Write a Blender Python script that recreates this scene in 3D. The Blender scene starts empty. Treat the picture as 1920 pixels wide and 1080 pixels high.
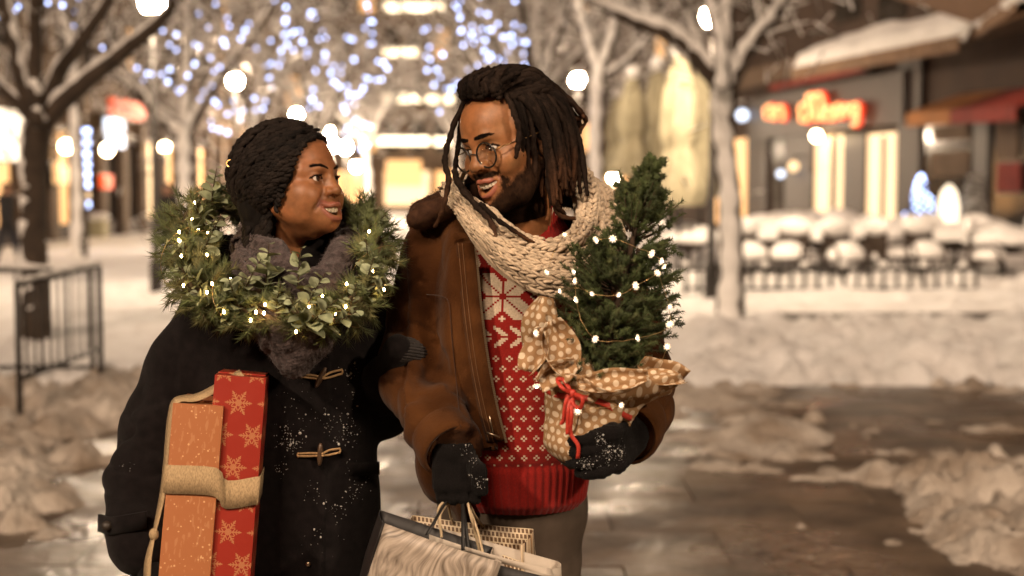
import bpy, math, random
import numpy as np
from mathutils import Vector, Matrix, Euler

rng = np.random.default_rng(7)
random.seed(7)
scene = bpy.context.scene
COL = scene.collection

# ------------------------------------------------------------------ camera
CAM_Z = 1.55
LENS = 50.0
FPX = 1920.0 * LENS / 36.0
TILT = math.atan(180.0 / FPX)
cam_data = bpy.data.cameras.new("camera")
cam = bpy.data.objects.new("camera", cam_data)
COL.objects.link(cam)
cam.location = (0, 0, CAM_Z)
cam.rotation_euler = (math.pi / 2 - TILT, 0, 0)
cam_data.lens = LENS
cam_data.sensor_width = 36.0
cam_data.clip_start = 0.1
cam_data.clip_end = 600.0
cam_data.dof.use_dof = True
cam_data.dof.focus_distance = 2.66
cam_data.dof.aperture_fstop = 2.5
scene.camera = cam

# ------------------------------------------------------------------ sky, sun, exposure
SUN_EL, SUN_AZ = math.radians(42), math.radians(-14)      # azimuth: where the light comes from, left behind the camera
world = bpy.data.worlds.new("World")
scene.world = world
world.use_nodes = True
wn = world.node_tree
wn.nodes.clear()
w_out = wn.nodes.new('ShaderNodeOutputWorld')
w_bg = wn.nodes.new('ShaderNodeBackground')
w_sky = wn.nodes.new('ShaderNodeTexSky')
w_sky.sky_type = 'NISHITA'
w_sky.sun_disc = False
w_sky.sun_elevation = math.radians(2)
w_sky.sun_rotation = math.radians(180)
w_sky.dust_density = 4.0
w_bg.inputs['Strength'].default_value = 0.010
wn.links.new(w_sky.outputs[0], w_bg.inputs['Color'])
wn.links.new(w_bg.outputs[0], w_out.inputs['Surface'])

sun_data = bpy.data.lights.new("city_glow_sun", 'SUN')
sun_data.energy = 1.25
sun_data.angle = math.radians(16)
sun_data.color = (1.0, 0.72, 0.51)
sun = bpy.data.objects.new("city_glow_sun", sun_data)
COL.objects.link(sun)
_sd = Vector((math.sin(SUN_AZ) * math.cos(SUN_EL), -math.cos(SUN_AZ) * math.cos(SUN_EL), math.sin(SUN_EL)))
sun.rotation_euler = _sd.to_track_quat('Z', 'Y').to_euler()

scene.view_settings.view_transform = 'Standard'
scene.view_settings.look = 'None'
scene.view_settings.exposure = 0.9
scene.view_settings.gamma = 1.0
scene.view_settings.use_curve_mapping = False
scene.render.engine = 'CYCLES'
scene.cycles.use_denoising = True
scene.cycles.sample_clamp_indirect = 4.0
scene.cycles.max_bounces = 6
scene.cycles.diffuse_bounces = 3
scene.cycles.transparent_max_bounces = 8
scene.cycles.caustics_reflective = False
scene.cycles.caustics_refractive = False

# ------------------------------------------------------------------ pixel -> place
def W(px, py, Y):
    """World point seen at photograph pixel (px, py) at distance Y along the street."""
    c, s = math.cos(TILT), math.sin(TILT)
    dx = (px - 960.0) / FPX
    dv = (540.0 - py) / FPX
    dy = c + dv * s
    dz = -s + dv * c
    t = Y / dy
    return np.array([dx * t, Y, CAM_Z + dz * t])

def WG(px, py, z=0.0):
    """Ground point (height z) seen at a pixel."""
    c, s = math.cos(TILT), math.sin(TILT)
    dx = (px - 960.0) / FPX
    dv = (540.0 - py) / FPX
    dy = c + dv * s
    dz = -s + dv * c
    t = (z - CAM_Z) / dz
    return np.array([dx * t, dy * t, z])

# ------------------------------------------------------------------ objects and tags
def tag(o, label=None, cat=None, group=None, kind=None):
    if label: o['label'] = label
    if cat: o['category'] = cat
    if group: o['group'] = group
    if kind: o['kind'] = kind
    return o

def empty(name, loc=(0, 0, 0), rz=0.0):
    o = bpy.data.objects.new(name, None)
    o.empty_display_size = 0.05
    o.location = loc
    o.rotation_euler = (0, 0, rz)
    COL.objects.link(o)
    return o

def link(name, me, mat=None, parent=None):
    """Link a mesh built in WORLD coordinates; keeps its place when parented."""
    o = bpy.data.objects.new(name, me)
    if mat is not None and not me.materials:
        me.materials.append(mat)
    COL.objects.link(o)
    if parent is not None:
        o.parent = parent
        o.matrix_parent_inverse = wmat(parent).inverted()
    return o

def wmat(o):
    m = Matrix.LocRotScale(o.location, o.rotation_euler, o.scale)
    if o.parent:
        m = wmat(o.parent) @ o.matrix_parent_inverse @ m
    return m

def copy_tree(o, parent=None):
    c = o.copy()
    COL.objects.link(c)
    if parent is not None:
        c.parent = parent
        c.matrix_parent_inverse = o.matrix_parent_inverse.copy()
    for ch in list(o.children):
        copy_tree(ch, c)
    return c

def mesh_np(name, v, f, smooth=True):
    """v: (n,3) array, f: (m,3|4) int array or list of such arrays."""
    fl = f if isinstance(f, list) else [f]
    fl = [np.asarray(a, dtype=np.int32) for a in fl if len(a)]
    me = bpy.data.meshes.new(name)
    v = np.asarray(v, dtype=np.float32)
    me.vertices.add(len(v))
    me.vertices.foreach_set('co', v.ravel())
    nl = sum(a.size for a in fl)
    npoly = sum(len(a) for a in fl)
    me.loops.add(nl)
    me.loops.foreach_set('vertex_index', np.concatenate([a.ravel() for a in fl]))
    me.polygons.add(npoly)
    sizes = np.concatenate([np.full(len(a), a.shape[1], dtype=np.int32) for a in fl])
    starts = np.concatenate([[0], np.cumsum(sizes)[:-1]]).astype(np.int32)
    me.polygons.foreach_set('loop_start', starts)
    me.polygons.foreach_set('use_smooth', np.full(npoly, smooth, dtype=bool))
    me.update(calc_edges=True)
    me.validate()
    return me

def vcol(me, name, rgb):
    """point colour attribute (n,3) or (n,)"""
    rgb = np.asarray(rgb, dtype=np.float32)
    if rgb.ndim == 1:
        a = me.attributes.new(name, 'FLOAT', 'POINT')
        a.data.foreach_set('value', rgb)
    else:
        a = me.attributes.new(name, 'FLOAT_COLOR', 'POINT')
        a.data.foreach_set('color', np.concatenate([rgb, np.ones((len(rgb), 1), np.float32)], 1).ravel())

def uvset(me, uv):
    """per-vertex uv -> uv layer"""
    lay = me.uv_layers.new(name='UVMap')
    li = np.empty(len(me.loops), dtype=np.int32)
    me.loops.foreach_get('vertex_index', li)
    lay.data.foreach_set('uv', np.asarray(uv, dtype=np.float32)[li].ravel())

class MB:
    """collects geometry into one mesh"""
    def __init__(s):
        s.v, s.f3, s.f4, s.n, s.c = [], [], [], 0, []
    def add(s, v, f, c=None):
        v = np.asarray(v, float)
        f = np.asarray(f, int)
        s.v.append(v)
        (s.f4 if f.shape[1] == 4 else s.f3).append(f + s.n)
        s.n += len(v)
        s.c.append(np.tile(np.asarray(c if c is not None else (1, 1, 1), float), (len(v), 1)))
        return s
    def box(s, lo, hi, c=None):
        lo, hi = np.asarray(lo, float), np.asarray(hi, float)
        v = np.array([[(lo, hi)[a][0], (lo, hi)[b][1], (lo, hi)[d][2]] for a in (0, 1) for b in (0, 1) for d in (0, 1)])
        f = [[0, 1, 3, 2], [4, 6, 7, 5], [0, 4, 5, 1], [2, 3, 7, 6], [0, 2, 6, 4], [1, 5, 7, 3]]
        return s.add(v, f, c)
    def obox(s, c0, ax, ay, az, c=None):
        """oriented box: centre and three half-axes"""
        c0, ax, ay, az = (np.asarray(q, float) for q in (c0, ax, ay, az))
        v = np.array([c0 + a * ax + b * ay + d * az for a in (-1, 1) for b in (-1, 1) for d in (-1, 1)])
        f = np.array([[0, 1, 3, 2], [4, 6, 7, 5], [0, 4, 5, 1], [2, 3, 7, 6], [0, 2, 6, 4], [1, 5, 7, 3]])
        if np.dot(np.cross(ax, ay), az) < 0: f = f[:, ::-1]
        return s.add(v, f, c)
    def tube(s, pts, r, seg=8, c=None, caps=True):
        v, f = tube_np(pts, r, seg, caps)
        return s.add(v, f, c)
    def sphere(s, c0, r, nu=10, nv=6, c=None):
        v, f = sphere_np(nu, nv)
        return s.add(v * np.asarray(r) + np.asarray(c0), f, c)
    def mesh(s, name, smooth=True, col=False):
        fl = []
        if s.f3: fl.append(np.concatenate(s.f3))
        if s.f4: fl.append(np.concatenate(s.f4))
        me = mesh_np(name, np.concatenate(s.v), fl, smooth)
        if col: vcol(me, 'col', np.concatenate(s.c))
        return me
    def build(s, name, mat, parent=None, smooth=True, col=False):
        return link(name, s.mesh(name, smooth, col), mat, parent)

def sphere_np(nu=10, nv=6):
    th = np.linspace(0, math.pi, nv + 1)
    ph = np.linspace(0, 2 * math.pi, nu, endpoint=False)
    v = np.array([[math.sin(t) * math.cos(p), math.sin(t) * math.sin(p), math.cos(t)] for t in th for p in ph])
    f = []
    for i in range(nv):
        for j in range(nu):
            f.append([i * nu + j, (i + 1) * nu + j, (i + 1) * nu + (j + 1) % nu, i * nu + (j + 1) % nu])
    return v, np.array(f)

def spline(pts, n):
    """Catmull-Rom through pts (any dimension), n samples"""
    P = np.asarray(pts, float)
    if len(P) == 2:
        return P[0] + (P[1] - P[0]) * np.linspace(0, 1, n)[:, None]
    L = np.concatenate([[0], np.cumsum(np.linalg.norm(np.diff(P[:, :3], axis=0), axis=1) + 1e-9)])
    u = np.linspace(0, L[-1], n)
    k = np.clip(np.searchsorted(L, u, side='right') - 1, 0, len(P) - 2)
    t = ((u - L[k]) / (L[k + 1] - L[k]))[:, None]
    Pm = np.vstack([2 * P[0] - P[1], P, 2 * P[-1] - P[-2]])
    a, b, c, d = Pm[k], Pm[k + 1], Pm[k + 2], Pm[k + 3]
    return 0.5 * (2 * b + (c - a) * t + (2 * a - 5 * b + 4 * c - d) * t * t + (3 * b - a - 3 * c + d) * t ** 3)

def frames(P):
    """tangent, normal, binormal along a polyline (parallel transport)"""
    T = np.gradient(P, axis=0)
    T /= np.linalg.norm(T, axis=1)[:, None] + 1e-12
    up = np.array([0, 0, 1.0]) if abs(T[0][2]) < 0.9 else np.array([1.0, 0, 0])
    N = np.zeros_like(P)
    n = up - T[0] * np.dot(up, T[0])
    for i in range(len(P)):
        n = n - T[i] * np.dot(n, T[i])
        n /= np.linalg.norm(n) + 1e-12
        N[i] = n
    return T, N, np.cross(T, N)

def tube_np(pts, r, seg=8, caps=True):
    P = np.asarray(pts, float)
    n = len(P)
    r = np.broadcast_to(np.asarray(r, float), (n,)) if np.ndim(r) <= 1 else r
    T, N, B = frames(P)
    a = np.linspace(0, 2 * math.pi, seg, endpoint=False)
    v = P[:, None, :] + r[:, None, None] * (np.cos(a)[None, :, None] * N[:, None, :] + np.sin(a)[None, :, None] * B[:, None, :])
    v = v.reshape(-1, 3)
    i, j = np.meshgrid(np.arange(n - 1), np.arange(seg), indexing='ij')
    i, j = i.ravel(), j.ravel()
    j2 = (j + 1) % seg
    f = np.stack([i * seg + j, i * seg + j2, (i + 1) * seg + j2, (i + 1) * seg + j], 1)
    if caps:
        e0, e1 = len(v), len(v) + 1
        v = np.vstack([v, P[0] - T[0] * r[0] * .4, P[-1] + T[-1] * r[-1] * .4])
        jj = np.arange(seg); jn = (jj + 1) % seg
        b = (n - 1) * seg
        f = np.vstack([f, np.stack([jn, jj, np.full(seg, e0), np.full(seg, e0)], 1),
                       np.stack([b + jj, b + jn, np.full(seg, e1), np.full(seg, e1)], 1)])
        # the cap quads are degenerate: turn them into triangles by repeating is not allowed, so split below
        f4 = f[:(n - 1) * seg]
        f3 = f[(n - 1) * seg:, :3]
        # express triangles as quads with a mid vertex would cost more; close with tiny quads pairs instead
        if seg % 2 == 0:
            q = []
            for base, e, flip in ((0, e0, True), (b, e1, False)):
                for m in range(0, seg, 2):
                    a1, a2, a3 = base + m, base + m + 1, base + (m + 2) % seg
                    q.append([a3, a2, a1, e] if flip else [a1, a2, a3, e])
            f = np.vstack([f4, np.array(q)])
        else:
            f = f4
    return v, f

# ------------------------------------------------------------------ noise
def _hash(ix, iy, iz, seed):
    h = (ix * 374761393 + iy * 668265263 + iz * 2147483647 + seed * 1274126177) & 0xffffffff
    h = ((h ^ (h >> 13)) * 1274126177) & 0xffffffff
    h = h ^ (h >> 16)
    return (h & 0xffff) / 65535.0

def vnoise(P, seed=0):
    P = np.asarray(P, float)
    i = np.floor(P).astype(np.int64)
    f = P - i
    f = f * f * (3 - 2 * f)
    r = 0
    for a in (0, 1):
        for b in (0, 1):
            for c in (0, 1):
                w = (f[:, 0] if a else 1 - f[:, 0]) * (f[:, 1] if b else 1 - f[:, 1]) * (f[:, 2] if c else 1 - f[:, 2])
                r = r + w * _hash(i[:, 0] + a, i[:, 1] + b, i[:, 2] + c, seed)
    return r

def fbm(P, scale=1.0, oct=3, seed=0):
    """about -1..1"""
    r, a, t = 0, 1.0, 0
    Q = np.asarray(P, float) * scale
    for o in range(oct):
        r = r + a * (vnoise(Q, seed + o * 17) * 2 - 1)
        t += a
        a *= 0.5
        Q = Q * 2.03 + 11.3
    return r / t

# ------------------------------------------------------------------ distance-field modelling
class Vol:
    def __init__(s, lo, hi, h):
        s.h = h
        s.lo = np.asarray(lo, float)
        s.n = np.ceil((np.asarray(hi, float) - s.lo) / h).astype(int) + 1
        s.d = np.full(s.n, 1.0, np.float32)
        s.ax = [(s.lo[i] + h * np.arange(s.n[i])).astype(np.float32) for i in range(3)]
    def win(s, lo, hi):
        a = np.clip(np.floor((np.asarray(lo) - s.lo) / s.h).astype(int), 0, s.n)
        b = np.clip(np.ceil((np.asarray(hi) - s.lo) / s.h).astype(int) + 1, 0, s.n)
        sl = tuple(slice(a[i], b[i]) for i in range(3))
        X, Y, Z = (s.ax[i][sl[i]] for i in range(3))
        return sl, X[:, None, None], Y[None, :, None], Z[None, None, :]
    def op(s, fn, lo, hi, k=0.0, mode='u'):
        m = max(k * 1.7, s.h * (14 if mode == 'u' else 3))
        sl, X, Y, Z = s.win(np.asarray(lo) - m, np.asarray(hi) + m)
        if any(q.stop <= q.start for q in sl): return s
        v = fn(X, Y, Z).astype(np.float32)
        d = s.d[sl]
        if mode == 's':
            v = -v
        if k > 0:
            if mode == 'u':
                hh = np.clip(.5 + .5 * (d - v) / k, 0, 1)
                s.d[sl] = d + (v - d) * hh - k * hh * (1 - hh)
            else:
                hh = np.clip(.5 - .5 * (d - v) / k, 0, 1)
                s.d[sl] = d + (v - d) * hh + k * hh * (1 - hh)
        else:
            s.d[sl] = np.minimum(d, v) if mode == 'u' else np.maximum(d, v)
        return s
    def ell(s, c, r, R=None, k=0.0, mode='u'):
        c, r = np.asarray(c, float), np.asarray(r, float) * np.ones(3)
        R = np.eye(3) if R is None else np.asarray(R)
        def fn(X, Y, Z):
            x, y, z = X - c[0], Y - c[1], Z - c[2]
            q = [R[0, i] * x + R[1, i] * y + R[2, i] * z for i in range(3)]
            k0 = np.sqrt((q[0] / r[0]) ** 2 + (q[1] / r[1]) ** 2 + (q[2] / r[2]) ** 2) + 1e-9
            k1 = np.sqrt((q[0] / r[0] ** 2) ** 2 + (q[1] / r[1] ** 2) ** 2 + (q[2] / r[2] ** 2) ** 2) + 1e-9
            return k0 * (k0 - 1) / k1
        ext = np.sqrt(((R * r) ** 2).sum(1))
        return s.op(fn, c - ext, c + ext, k, mode)
    def cone(s, a, b, r1, r2, k=0.0, mode='u', flat=None):
        a, b = np.asarray(a, float), np.asarray(b, float)
        fl = np.ones(3) if flat is None else np.asarray(flat, float)
        ba = (b - a) / fl
        bb = float(np.dot(ba, ba)) + 1e-12
        def fn(X, Y, Z):
            x, y, z = (X - a[0]) / fl[0], (Y - a[1]) / fl[1], (Z - a[2]) / fl[2]
            t = np.clip((x * ba[0] + y * ba[1] + z * ba[2]) / bb, 0, 1)
            return (np.sqrt((x - ba[0] * t) ** 2 + (y - ba[1] * t) ** 2 + (z - ba[2] * t) ** 2) - (r1 + (r2 - r1) * t)) * fl.min()
        m = max(r1, r2) * fl
        return s.op(fn, np.minimum(a, b) - m, np.maximum(a, b) + m, k, mode)
    def chain(s, pts, rs, k=0.0, mode='u', flat=None):
        for i in range(len(pts) - 1):
            s.cone(pts[i], pts[i + 1], rs[i], rs[i + 1], k if i else k, mode, flat)
        return s
    def box(s, c, hs, R=None, rad=0.0, k=0.0, mode='u'):
        c, hs = np.asarray(c, float), np.asarray(hs, float)
        R = np.eye(3) if R is None else np.asarray(R)
        def fn(X, Y, Z):
            x, y, z = X - c[0], Y - c[1], Z - c[2]
            q = [np.abs(R[0, i] * x + R[1, i] * y + R[2, i] * z) - (hs[i] - rad) for i in range(3)]
            o = np.sqrt(np.maximum(q[0], 0) ** 2 + np.maximum(q[1], 0) ** 2 + np.maximum(q[2], 0) ** 2)
            return o + np.minimum(np.maximum(np.maximum(q[0], q[1]), q[2]), 0) - rad
        ext = (np.abs(R) * hs).sum(1)
        return s.op(fn, c - ext, c + ext, k, mode)
    def fn(s, f, k=0.0, mode='u'):
        return s.op(f, s.lo, s.lo + s.n * s.h, k, mode)
    def nets(s):
        d = s.d
        S = d < 0
        c = np.zeros(np.array(S.shape) - 1, np.int8)
        for a in (0, 1):
            for b in (0, 1):
                for e in (0, 1):
                    c += S[a:S.shape[0] - 1 + a, b:S.shape[1] - 1 + b, e:S.shape[2] - 1 + e]
        act = (c > 0) & (c < 8)
        idx = np.argwhere(act)
        n = len(idx)
        vid = np.full(act.shape, -1, np.int32)
        vid[act] = np.arange(n, dtype=np.int32)
        i, j, k = idx.T
        acc = np.zeros((n, 3)); cnt = np.zeros(n)
        val = {}
        for a in (0, 1):
            for b in (0, 1):
                for e in (0, 1):
                    val[a, b, e] = d[i + a, j + b, k + e]
        keys = list(val)
        for p in keys:
            for axis in range(3):
                if p[axis] == 0:
                    q = tuple(1 if m == axis else p[m] for m in range(3))
                    v0, v1 = val[p], val[q]
                    m = (v0 < 0) != (v1 < 0)
                    t = v0[m] / (v0[m] - v1[m])
                    pos = np.tile(np.array(p, float), (m.sum(), 1))
                    pos[:, axis] += t
                    acc[m] += pos
                    cnt[m] += 1
        V = s.lo + (idx + acc / cnt[:, None]) * s.h
        F = []
        for axis in range(3):
            u, w = (axis + 1) % 3, (axis + 2) % 3
            A = np.take(S, range(0, S.shape[axis] - 1), axis)
            B = np.take(S, range(1, S.shape[axis]), axis)
            e = np.argwhere(A != B)
            if not len(e): continue
            ok = (e[:, u] > 0) & (e[:, w] > 0) & (e[:, u] < S.shape[u] - 1) & (e[:, w] < S.shape[w] - 1)
            e = e[ok]
            ins = S[e[:, 0], e[:, 1], e[:, 2]]
            cells = []
            for du, dw in ((-1, -1), (0, -1), (0, 0), (-1, 0)):
                q = e.copy(); q[:, u] += du; q[:, w] += dw
                cells.append(vid[q[:, 0], q[:, 1], q[:, 2]])
            f = np.stack(cells, 1)
            f[~ins] = f[~ins][:, ::-1]
            F.append(f)
        return V, np.concatenate(F)

def vnormals(V, F):
    n = np.zeros_like(V)
    a = np.cross(V[F[:, 2]] - V[F[:, 0]], V[F[:, 3 if F.shape[1] == 4 else 1]] - V[F[:, 1]])
    if F.shape[1] == 3:
        a = np.cross(V[F[:, 1]] - V[F[:, 0]], V[F[:, 2]] - V[F[:, 0]])
    for q in range(F.shape[1]):
        np.add.at(n, F[:, q], a)
    return n / (np.linalg.norm(n, axis=1)[:, None] + 1e-12)

def relax(V, F, it=1, lam=.5):
    for _ in range(it):
        s = np.zeros_like(V); c = np.zeros(len(V))
        m = F.shape[1]
        for q in range(m):
            np.add.at(s, F[:, q], V[F[:, (q + 1) % m]]); np.add.at(c, F[:, q], 1)
            np.add.at(s, F[:, q], V[F[:, (q - 1) % m]]); np.add.at(c, F[:, q], 1)
        V = V + lam * (s / np.maximum(c, 1)[:, None] - V)
    return V

def Rmat(yaw=0, pitch=0, roll=0):
    """columns: right, forward, up"""
    return np.array(Matrix.Rotation(math.radians(yaw), 3, 'Z') @ Matrix.Rotation(math.radians(pitch), 3, 'X') @ Matrix.Rotation(math.radians(roll), 3, 'Y'))

def polydist(P, line):
    """distance of points to polyline"""
    L = np.asarray(line, float)
    best = np.full(len(P), 9.0)
    for a, b in zip(L[:-1], L[1:]):
        ba = b - a
        t = np.clip(((P - a) @ ba) / (ba @ ba + 1e-12), 0, 1)
        best = np.minimum(best, np.linalg.norm(P - a - t[:, None] * ba, axis=1))
    return best

def sstep(a, b, x):
    t = np.clip((x - a) / (b - a), 0, 1)
    return t * t * (3 - 2 * t)

# ------------------------------------------------------------------ materials
def mat(name, col, rough=0.8, var=0.0, vscale=20.0, bump=0.0, bscale=200.0, metal=0.0, sheen=0.0, spec=0.5, col2=None,
        attr=None, sss=0.0, trans=0.0, coat=0.0, bdist=0.002, stretch=None):
    m = bpy.data.materials.new(name)
    m.use_nodes = True
    nt = m.node_tree
    b = nt.nodes['Principled BSDF']
    b.inputs['Roughness'].default_value = rough
    b.inputs['Metallic'].default_value = metal
    b.inputs['Specular IOR Level'].default_value = spec
    if sheen: b.inputs['Sheen Weight'].default_value = sheen; b.inputs['Sheen Roughness'].default_value = 0.5
    if sss:
        b.inputs['Subsurface Weight'].default_value = sss
        b.inputs['Subsurface Radius'].default_value = (1.0, 0.35, 0.18)
        b.inputs['Subsurface Scale'].default_value = 0.004
    if coat: b.inputs['Coat Weight'].default_value = coat
    if trans: b.inputs['Transmission Weight'].default_value = trans
    tc = nt.nodes.new('ShaderNodeTexCoord')
    vec = tc.outputs['Object']
    if stretch:
        mp = nt.nodes.new('ShaderNodeMapping')
        mp.inputs['Scale'].default_value = stretch
        nt.links.new(vec, mp.inputs['Vector'])
        vec = mp.outputs['Vector']
    src = None
    if attr:
        an = nt.nodes.new('ShaderNodeAttribute')
        an.attribute_name = attr
        src = an.outputs['Color']
    if var or col2:
        nz = nt.nodes.new('ShaderNodeTexNoise')
        nz.inputs['Scale'].default_value = vscale
        nz.inputs['Detail'].default_value = 5.0
        nt.links.new(vec, nz.inputs['Vector'])
        mx = nt.nodes.new('ShaderNodeMix'); mx.data_type = 'RGBA'
        rp = nt.nodes.new('ShaderNodeMapRange')
        rp.inputs['From Min'].default_value = 0.3; rp.inputs['From Max'].default_value = 0.7
        nt.links.new(nz.outputs['Fac'], rp.inputs['Value'])
        nt.links.new(rp.outputs[0], mx.inputs['Factor'])
        if src is not None:
            mx.blend_type = 'MULTIPLY'
            mx.inputs['Factor'].default_value = 1
            r2 = nt.nodes.new('ShaderNodeMapRange')
            r2.inputs['From Min'].default_value = 0.3; r2.inputs['From Max'].default_value = 0.7
            r2.inputs['To Min'].default_value = 1 - var; r2.inputs['To Max'].default_value = 1 + var
            nt.links.new(nz.outputs['Fac'], r2.inputs['Value'])
            nt.links.remove(mx.inputs['Factor'].links[0])
            nt.links.new(src, mx.inputs['A']); nt.links.new(r2.outputs[0], mx.inputs['B'])
        else:
            c = np.array(col)
            c2 = np.array(col2) if col2 else np.clip(c * (1 + var), 0, 1)
            c1 = c if col2 else c * (1 - var)
            mx.inputs['A'].default_value = (*c1, 1); mx.inputs['B'].default_value = (*c2, 1)
        nt.links.new(mx.outputs['Result'], b.inputs['Base Color'])
    elif src is not None:
        nt.links.new(src, b.inputs['Base Color'])
    else:
        b.inputs['Base Color'].default_value = (*col, 1)
    if bump:
        nb = nt.nodes.new('ShaderNodeTexNoise')
        nb.inputs['Scale'].default_value = bscale
        nb.inputs['Detail'].default_value = 4.0
        nt.links.new(vec, nb.inputs['Vector'])
        bn = nt.nodes.new('ShaderNodeBump')
        bn.inputs['Strength'].default_value = bump
        bn.inputs['Distance'].default_value = bdist
        nt.links.new(nb.outputs['Fac'], bn.inputs['Height'])
        nt.links.new(bn.outputs['Normal'], b.inputs['Normal'])
    return m

def emit(name, col, strength, sample=False):
    m = bpy.data.materials.new(name)
    m.use_nodes = True
    b = m.node_tree.nodes['Principled BSDF']
    b.inputs['Base Color'].default_value = (*[min(1, q) for q in col], 1)
    b.inputs['Emission Color'].default_value = (*col, 1)
    b.inputs['Emission Strength'].default_value = strength
    if not sample:
        try: m.cycles.emission_sampling = 'NONE'
        except Exception: pass
    return m

def lamp(name, loc, watts, col, size=0.15, parent=None):
    l = bpy.data.lights.new(name, 'POINT')
    l.energy = watts
    l.color = col
    l.shadow_soft_size = size
    o = bpy.data.objects.new(name, l)
    o.location = loc
    COL.objects.link(o)
    if parent is not None:
        o.parent = parent
        o.matrix_parent_inverse = wmat(parent).inverted()
    return o
# ------------------------------------------------------------------ heads: right = +x, forward = +y, up = +z, origin between the eyes' height and the ears
def head_shape(q, neck_dir, chest=None):
    """q: dict of proportions; neck_dir: unit vector (head frame) pointing down the neck. Returns V, F, marks."""
    h = 0.0015
    v = Vol((-.105, -.135, -.235), (.105, .15, .14), h)
    w = q.get('w', 1.0)
    # skull, forehead, face block
    cr = q['crown']
    v.ell((0, -.012 + q['fore'] * .6, cr * .30), (.076 * w, .096, cr * .70))
    v.ell((0, .03 + q['fore'], .030), (.064 * w, .060, min(.066, cr * .55)), k=.03)
    v.ell((0, .030, -.045), (.061 * w, .058, .075), k=.03)
    # jaw
    for s in (-1, 1):
        jz = q['chin'] + q['jaw_up']
        v.cone((s * .055 * w, -.005, -.050), (s * q['jaw'], .045, jz), .018, .015, k=.025)
        v.cone((s * q['jaw'], .045, jz), (0, .071, q['chin']), .015, .018, k=.022)
        # cheekbone and smiling cheek
        v.ell((s * .049 * w, .052, -.026), (.022, .024, .019), k=.024)
        v.ell((s * .037, .064 + .003 * q['cheek'], -.036), (.020, .018, .017), k=.02)
        v.ell((s * .045, .040, -.054), (.017, .028, .023), k=.03) if q['cheek'] > .8 else None
    v.ell((0, .078, q['chin'] + .002), (.021, .015, .016), k=.018)
    # brow ridge
    bo = q['ridge']
    v.chain([(-.047, .058 + bo, .014), (-.023, .075 + bo, .016), (0, .077 + bo, .012), (.023, .075 + bo, .016), (.047, .058 + bo, .014)], [.012, .0125, .0125, .0125, .012], k=.014)
    # muzzle
    v.ell((0, .073, -.068), (.033, .022, .028), k=.018)
    # eye sockets
    for s in (-1, 1):
        v.ell((s * .033, .096, -.002), (.020, .0175, .0135), k=.014, mode='s')
    # nose
    nw, nl, nz = q['nose_w'], q['nose_l'], q['nz']
    v.chain([(0, .080, .010), (0, .0855, -.008 * nz), (0, .093 + nl * .3, -.024 * nz), (0, .099 + nl, -.035 * nz)], [.0085, .0085, .0095, .0110], k=.011)
    v.ell((0, .1005 + nl, -.0365 * nz), (.0120 + nw * .3, .0110, .0098), k=.006)
    for s in (-1, 1):
        v.ell((s * (.0125 + nw), .0915 + nl * .5, -.0400 * nz), (.0085, .0115, .0080), k=.006)
    for s in (-1, 1):
        v.ell((s * (.0075 + nw * .5), .0965 + nl * .6, -.0390 * nz - .0085), (.0040, .0062, .0050), k=.003, mode='s')
    # smile crease from nose wing to mouth corner
    for s in (-1, 1):
        v.chain([(s * (.021 + nw), .088, -.036 * nz), (s * .031, .0865, -.050 * nz - .004), (s * (q['mw'] + .010), .078, q['mz'])], [.0008, .0012, .0008], k=.012, mode='s')
    # eyelids and opening
    eo = q['eye_open']
    for s in (-1, 1):
        c = np.array((s * .0325, .0705, -.002))
        v.ell(c, (.0155, .0142, .0142), k=.006)
        R = np.array(Matrix.Rotation(math.radians(-4 * s), 3, 'Y'))
        v.ell(c + (0, .016, -.0004), (.0145, .016, eo), R=R, k=.0022, mode='s')
        # lid crease
        v.chain([c + (-.013, .0125, .0075), c + (0, .0165, .0105), c + (.013, .0125, .0075)], [.0008] * 3, k=.004, mode='s')
    # mouth: lips as curves, opening between
    mw, mz = q['mw'], q['mz']
    cz = q['corner']
    up = [(-mw, .0765, mz + cz), (-mw * .55, .0920, mz + .0035), (-.006, .0990, mz + .0058), (0, .0990, mz + .0045), (.006, .0990, mz + .0058), (mw * .55, .0920, mz + .0035), (mw, .0765, mz + cz)]
    lo = [(-mw, .0765, mz + cz), (-mw * .6, .0905, mz - .0125), (0, .0980, mz - .0205), (mw * .6, .0905, mz - .0125), (mw, .0765, mz + cz)]
    upc, loc = spline(up, 25), spline(lo, 21)
    # the cavity between the lips
    for t in np.linspace(-.86, .86, 19):
        x = mw * t
        zu = np.interp(x, upc[:, 0], upc[:, 2]); zl = np.interp(x, loc[:, 0], loc[:, 2]); y = np.interp(x, upc[:, 0], upc[:, 1])
        hh = max((zu - zl) * .5 * q['gape'], .0012)
        v.ell((x, y - .002, (zu + zl) / 2), (.0045, .018, hh), k=.0015, mode='s')
    lt = q['lip']
    tu = 1 - np.abs(np.linspace(-1, 1, 25)) ** 3 * .6
    tl = 1 - np.abs(np.linspace(-1, 1, 21)) ** 3 * .65
    v.chain(upc + np.array([0, -.001, .0015]), lt * .92 * tu, k=.003)
    v.chain(loc + np.array([0, -.001, -.0015]), lt * 1.25 * tl, k=.003)
    # philtrum dip and the hollow under the lower lip
    v.ell((0, .099, mz + .019), (.004, .004, .007), k=.006, mode='s')
    v.ell((0, .099, mz - .032), (.014, .007, .004), k=.008, mode='s')
    # ears
    for s in (-1, 1):
        Re = np.array(Matrix.Rotation(math.radians(s * 22), 3, 'Z'))
        v.ell((s * .079 * w, -.012, -.006), (.0065, .018, .031), R=Re, k=.006)
        v.ell((s * .086 * w, -.006, -.004), (.006, .010, .020), R=Re, k=.004, mode='s')
        v.ell((s * .077 * w, -.004, -.032), (.006, .009, .010), k=.005)
    # neck and the top of the chest
    nd = np.asarray(neck_dir, float)
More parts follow.
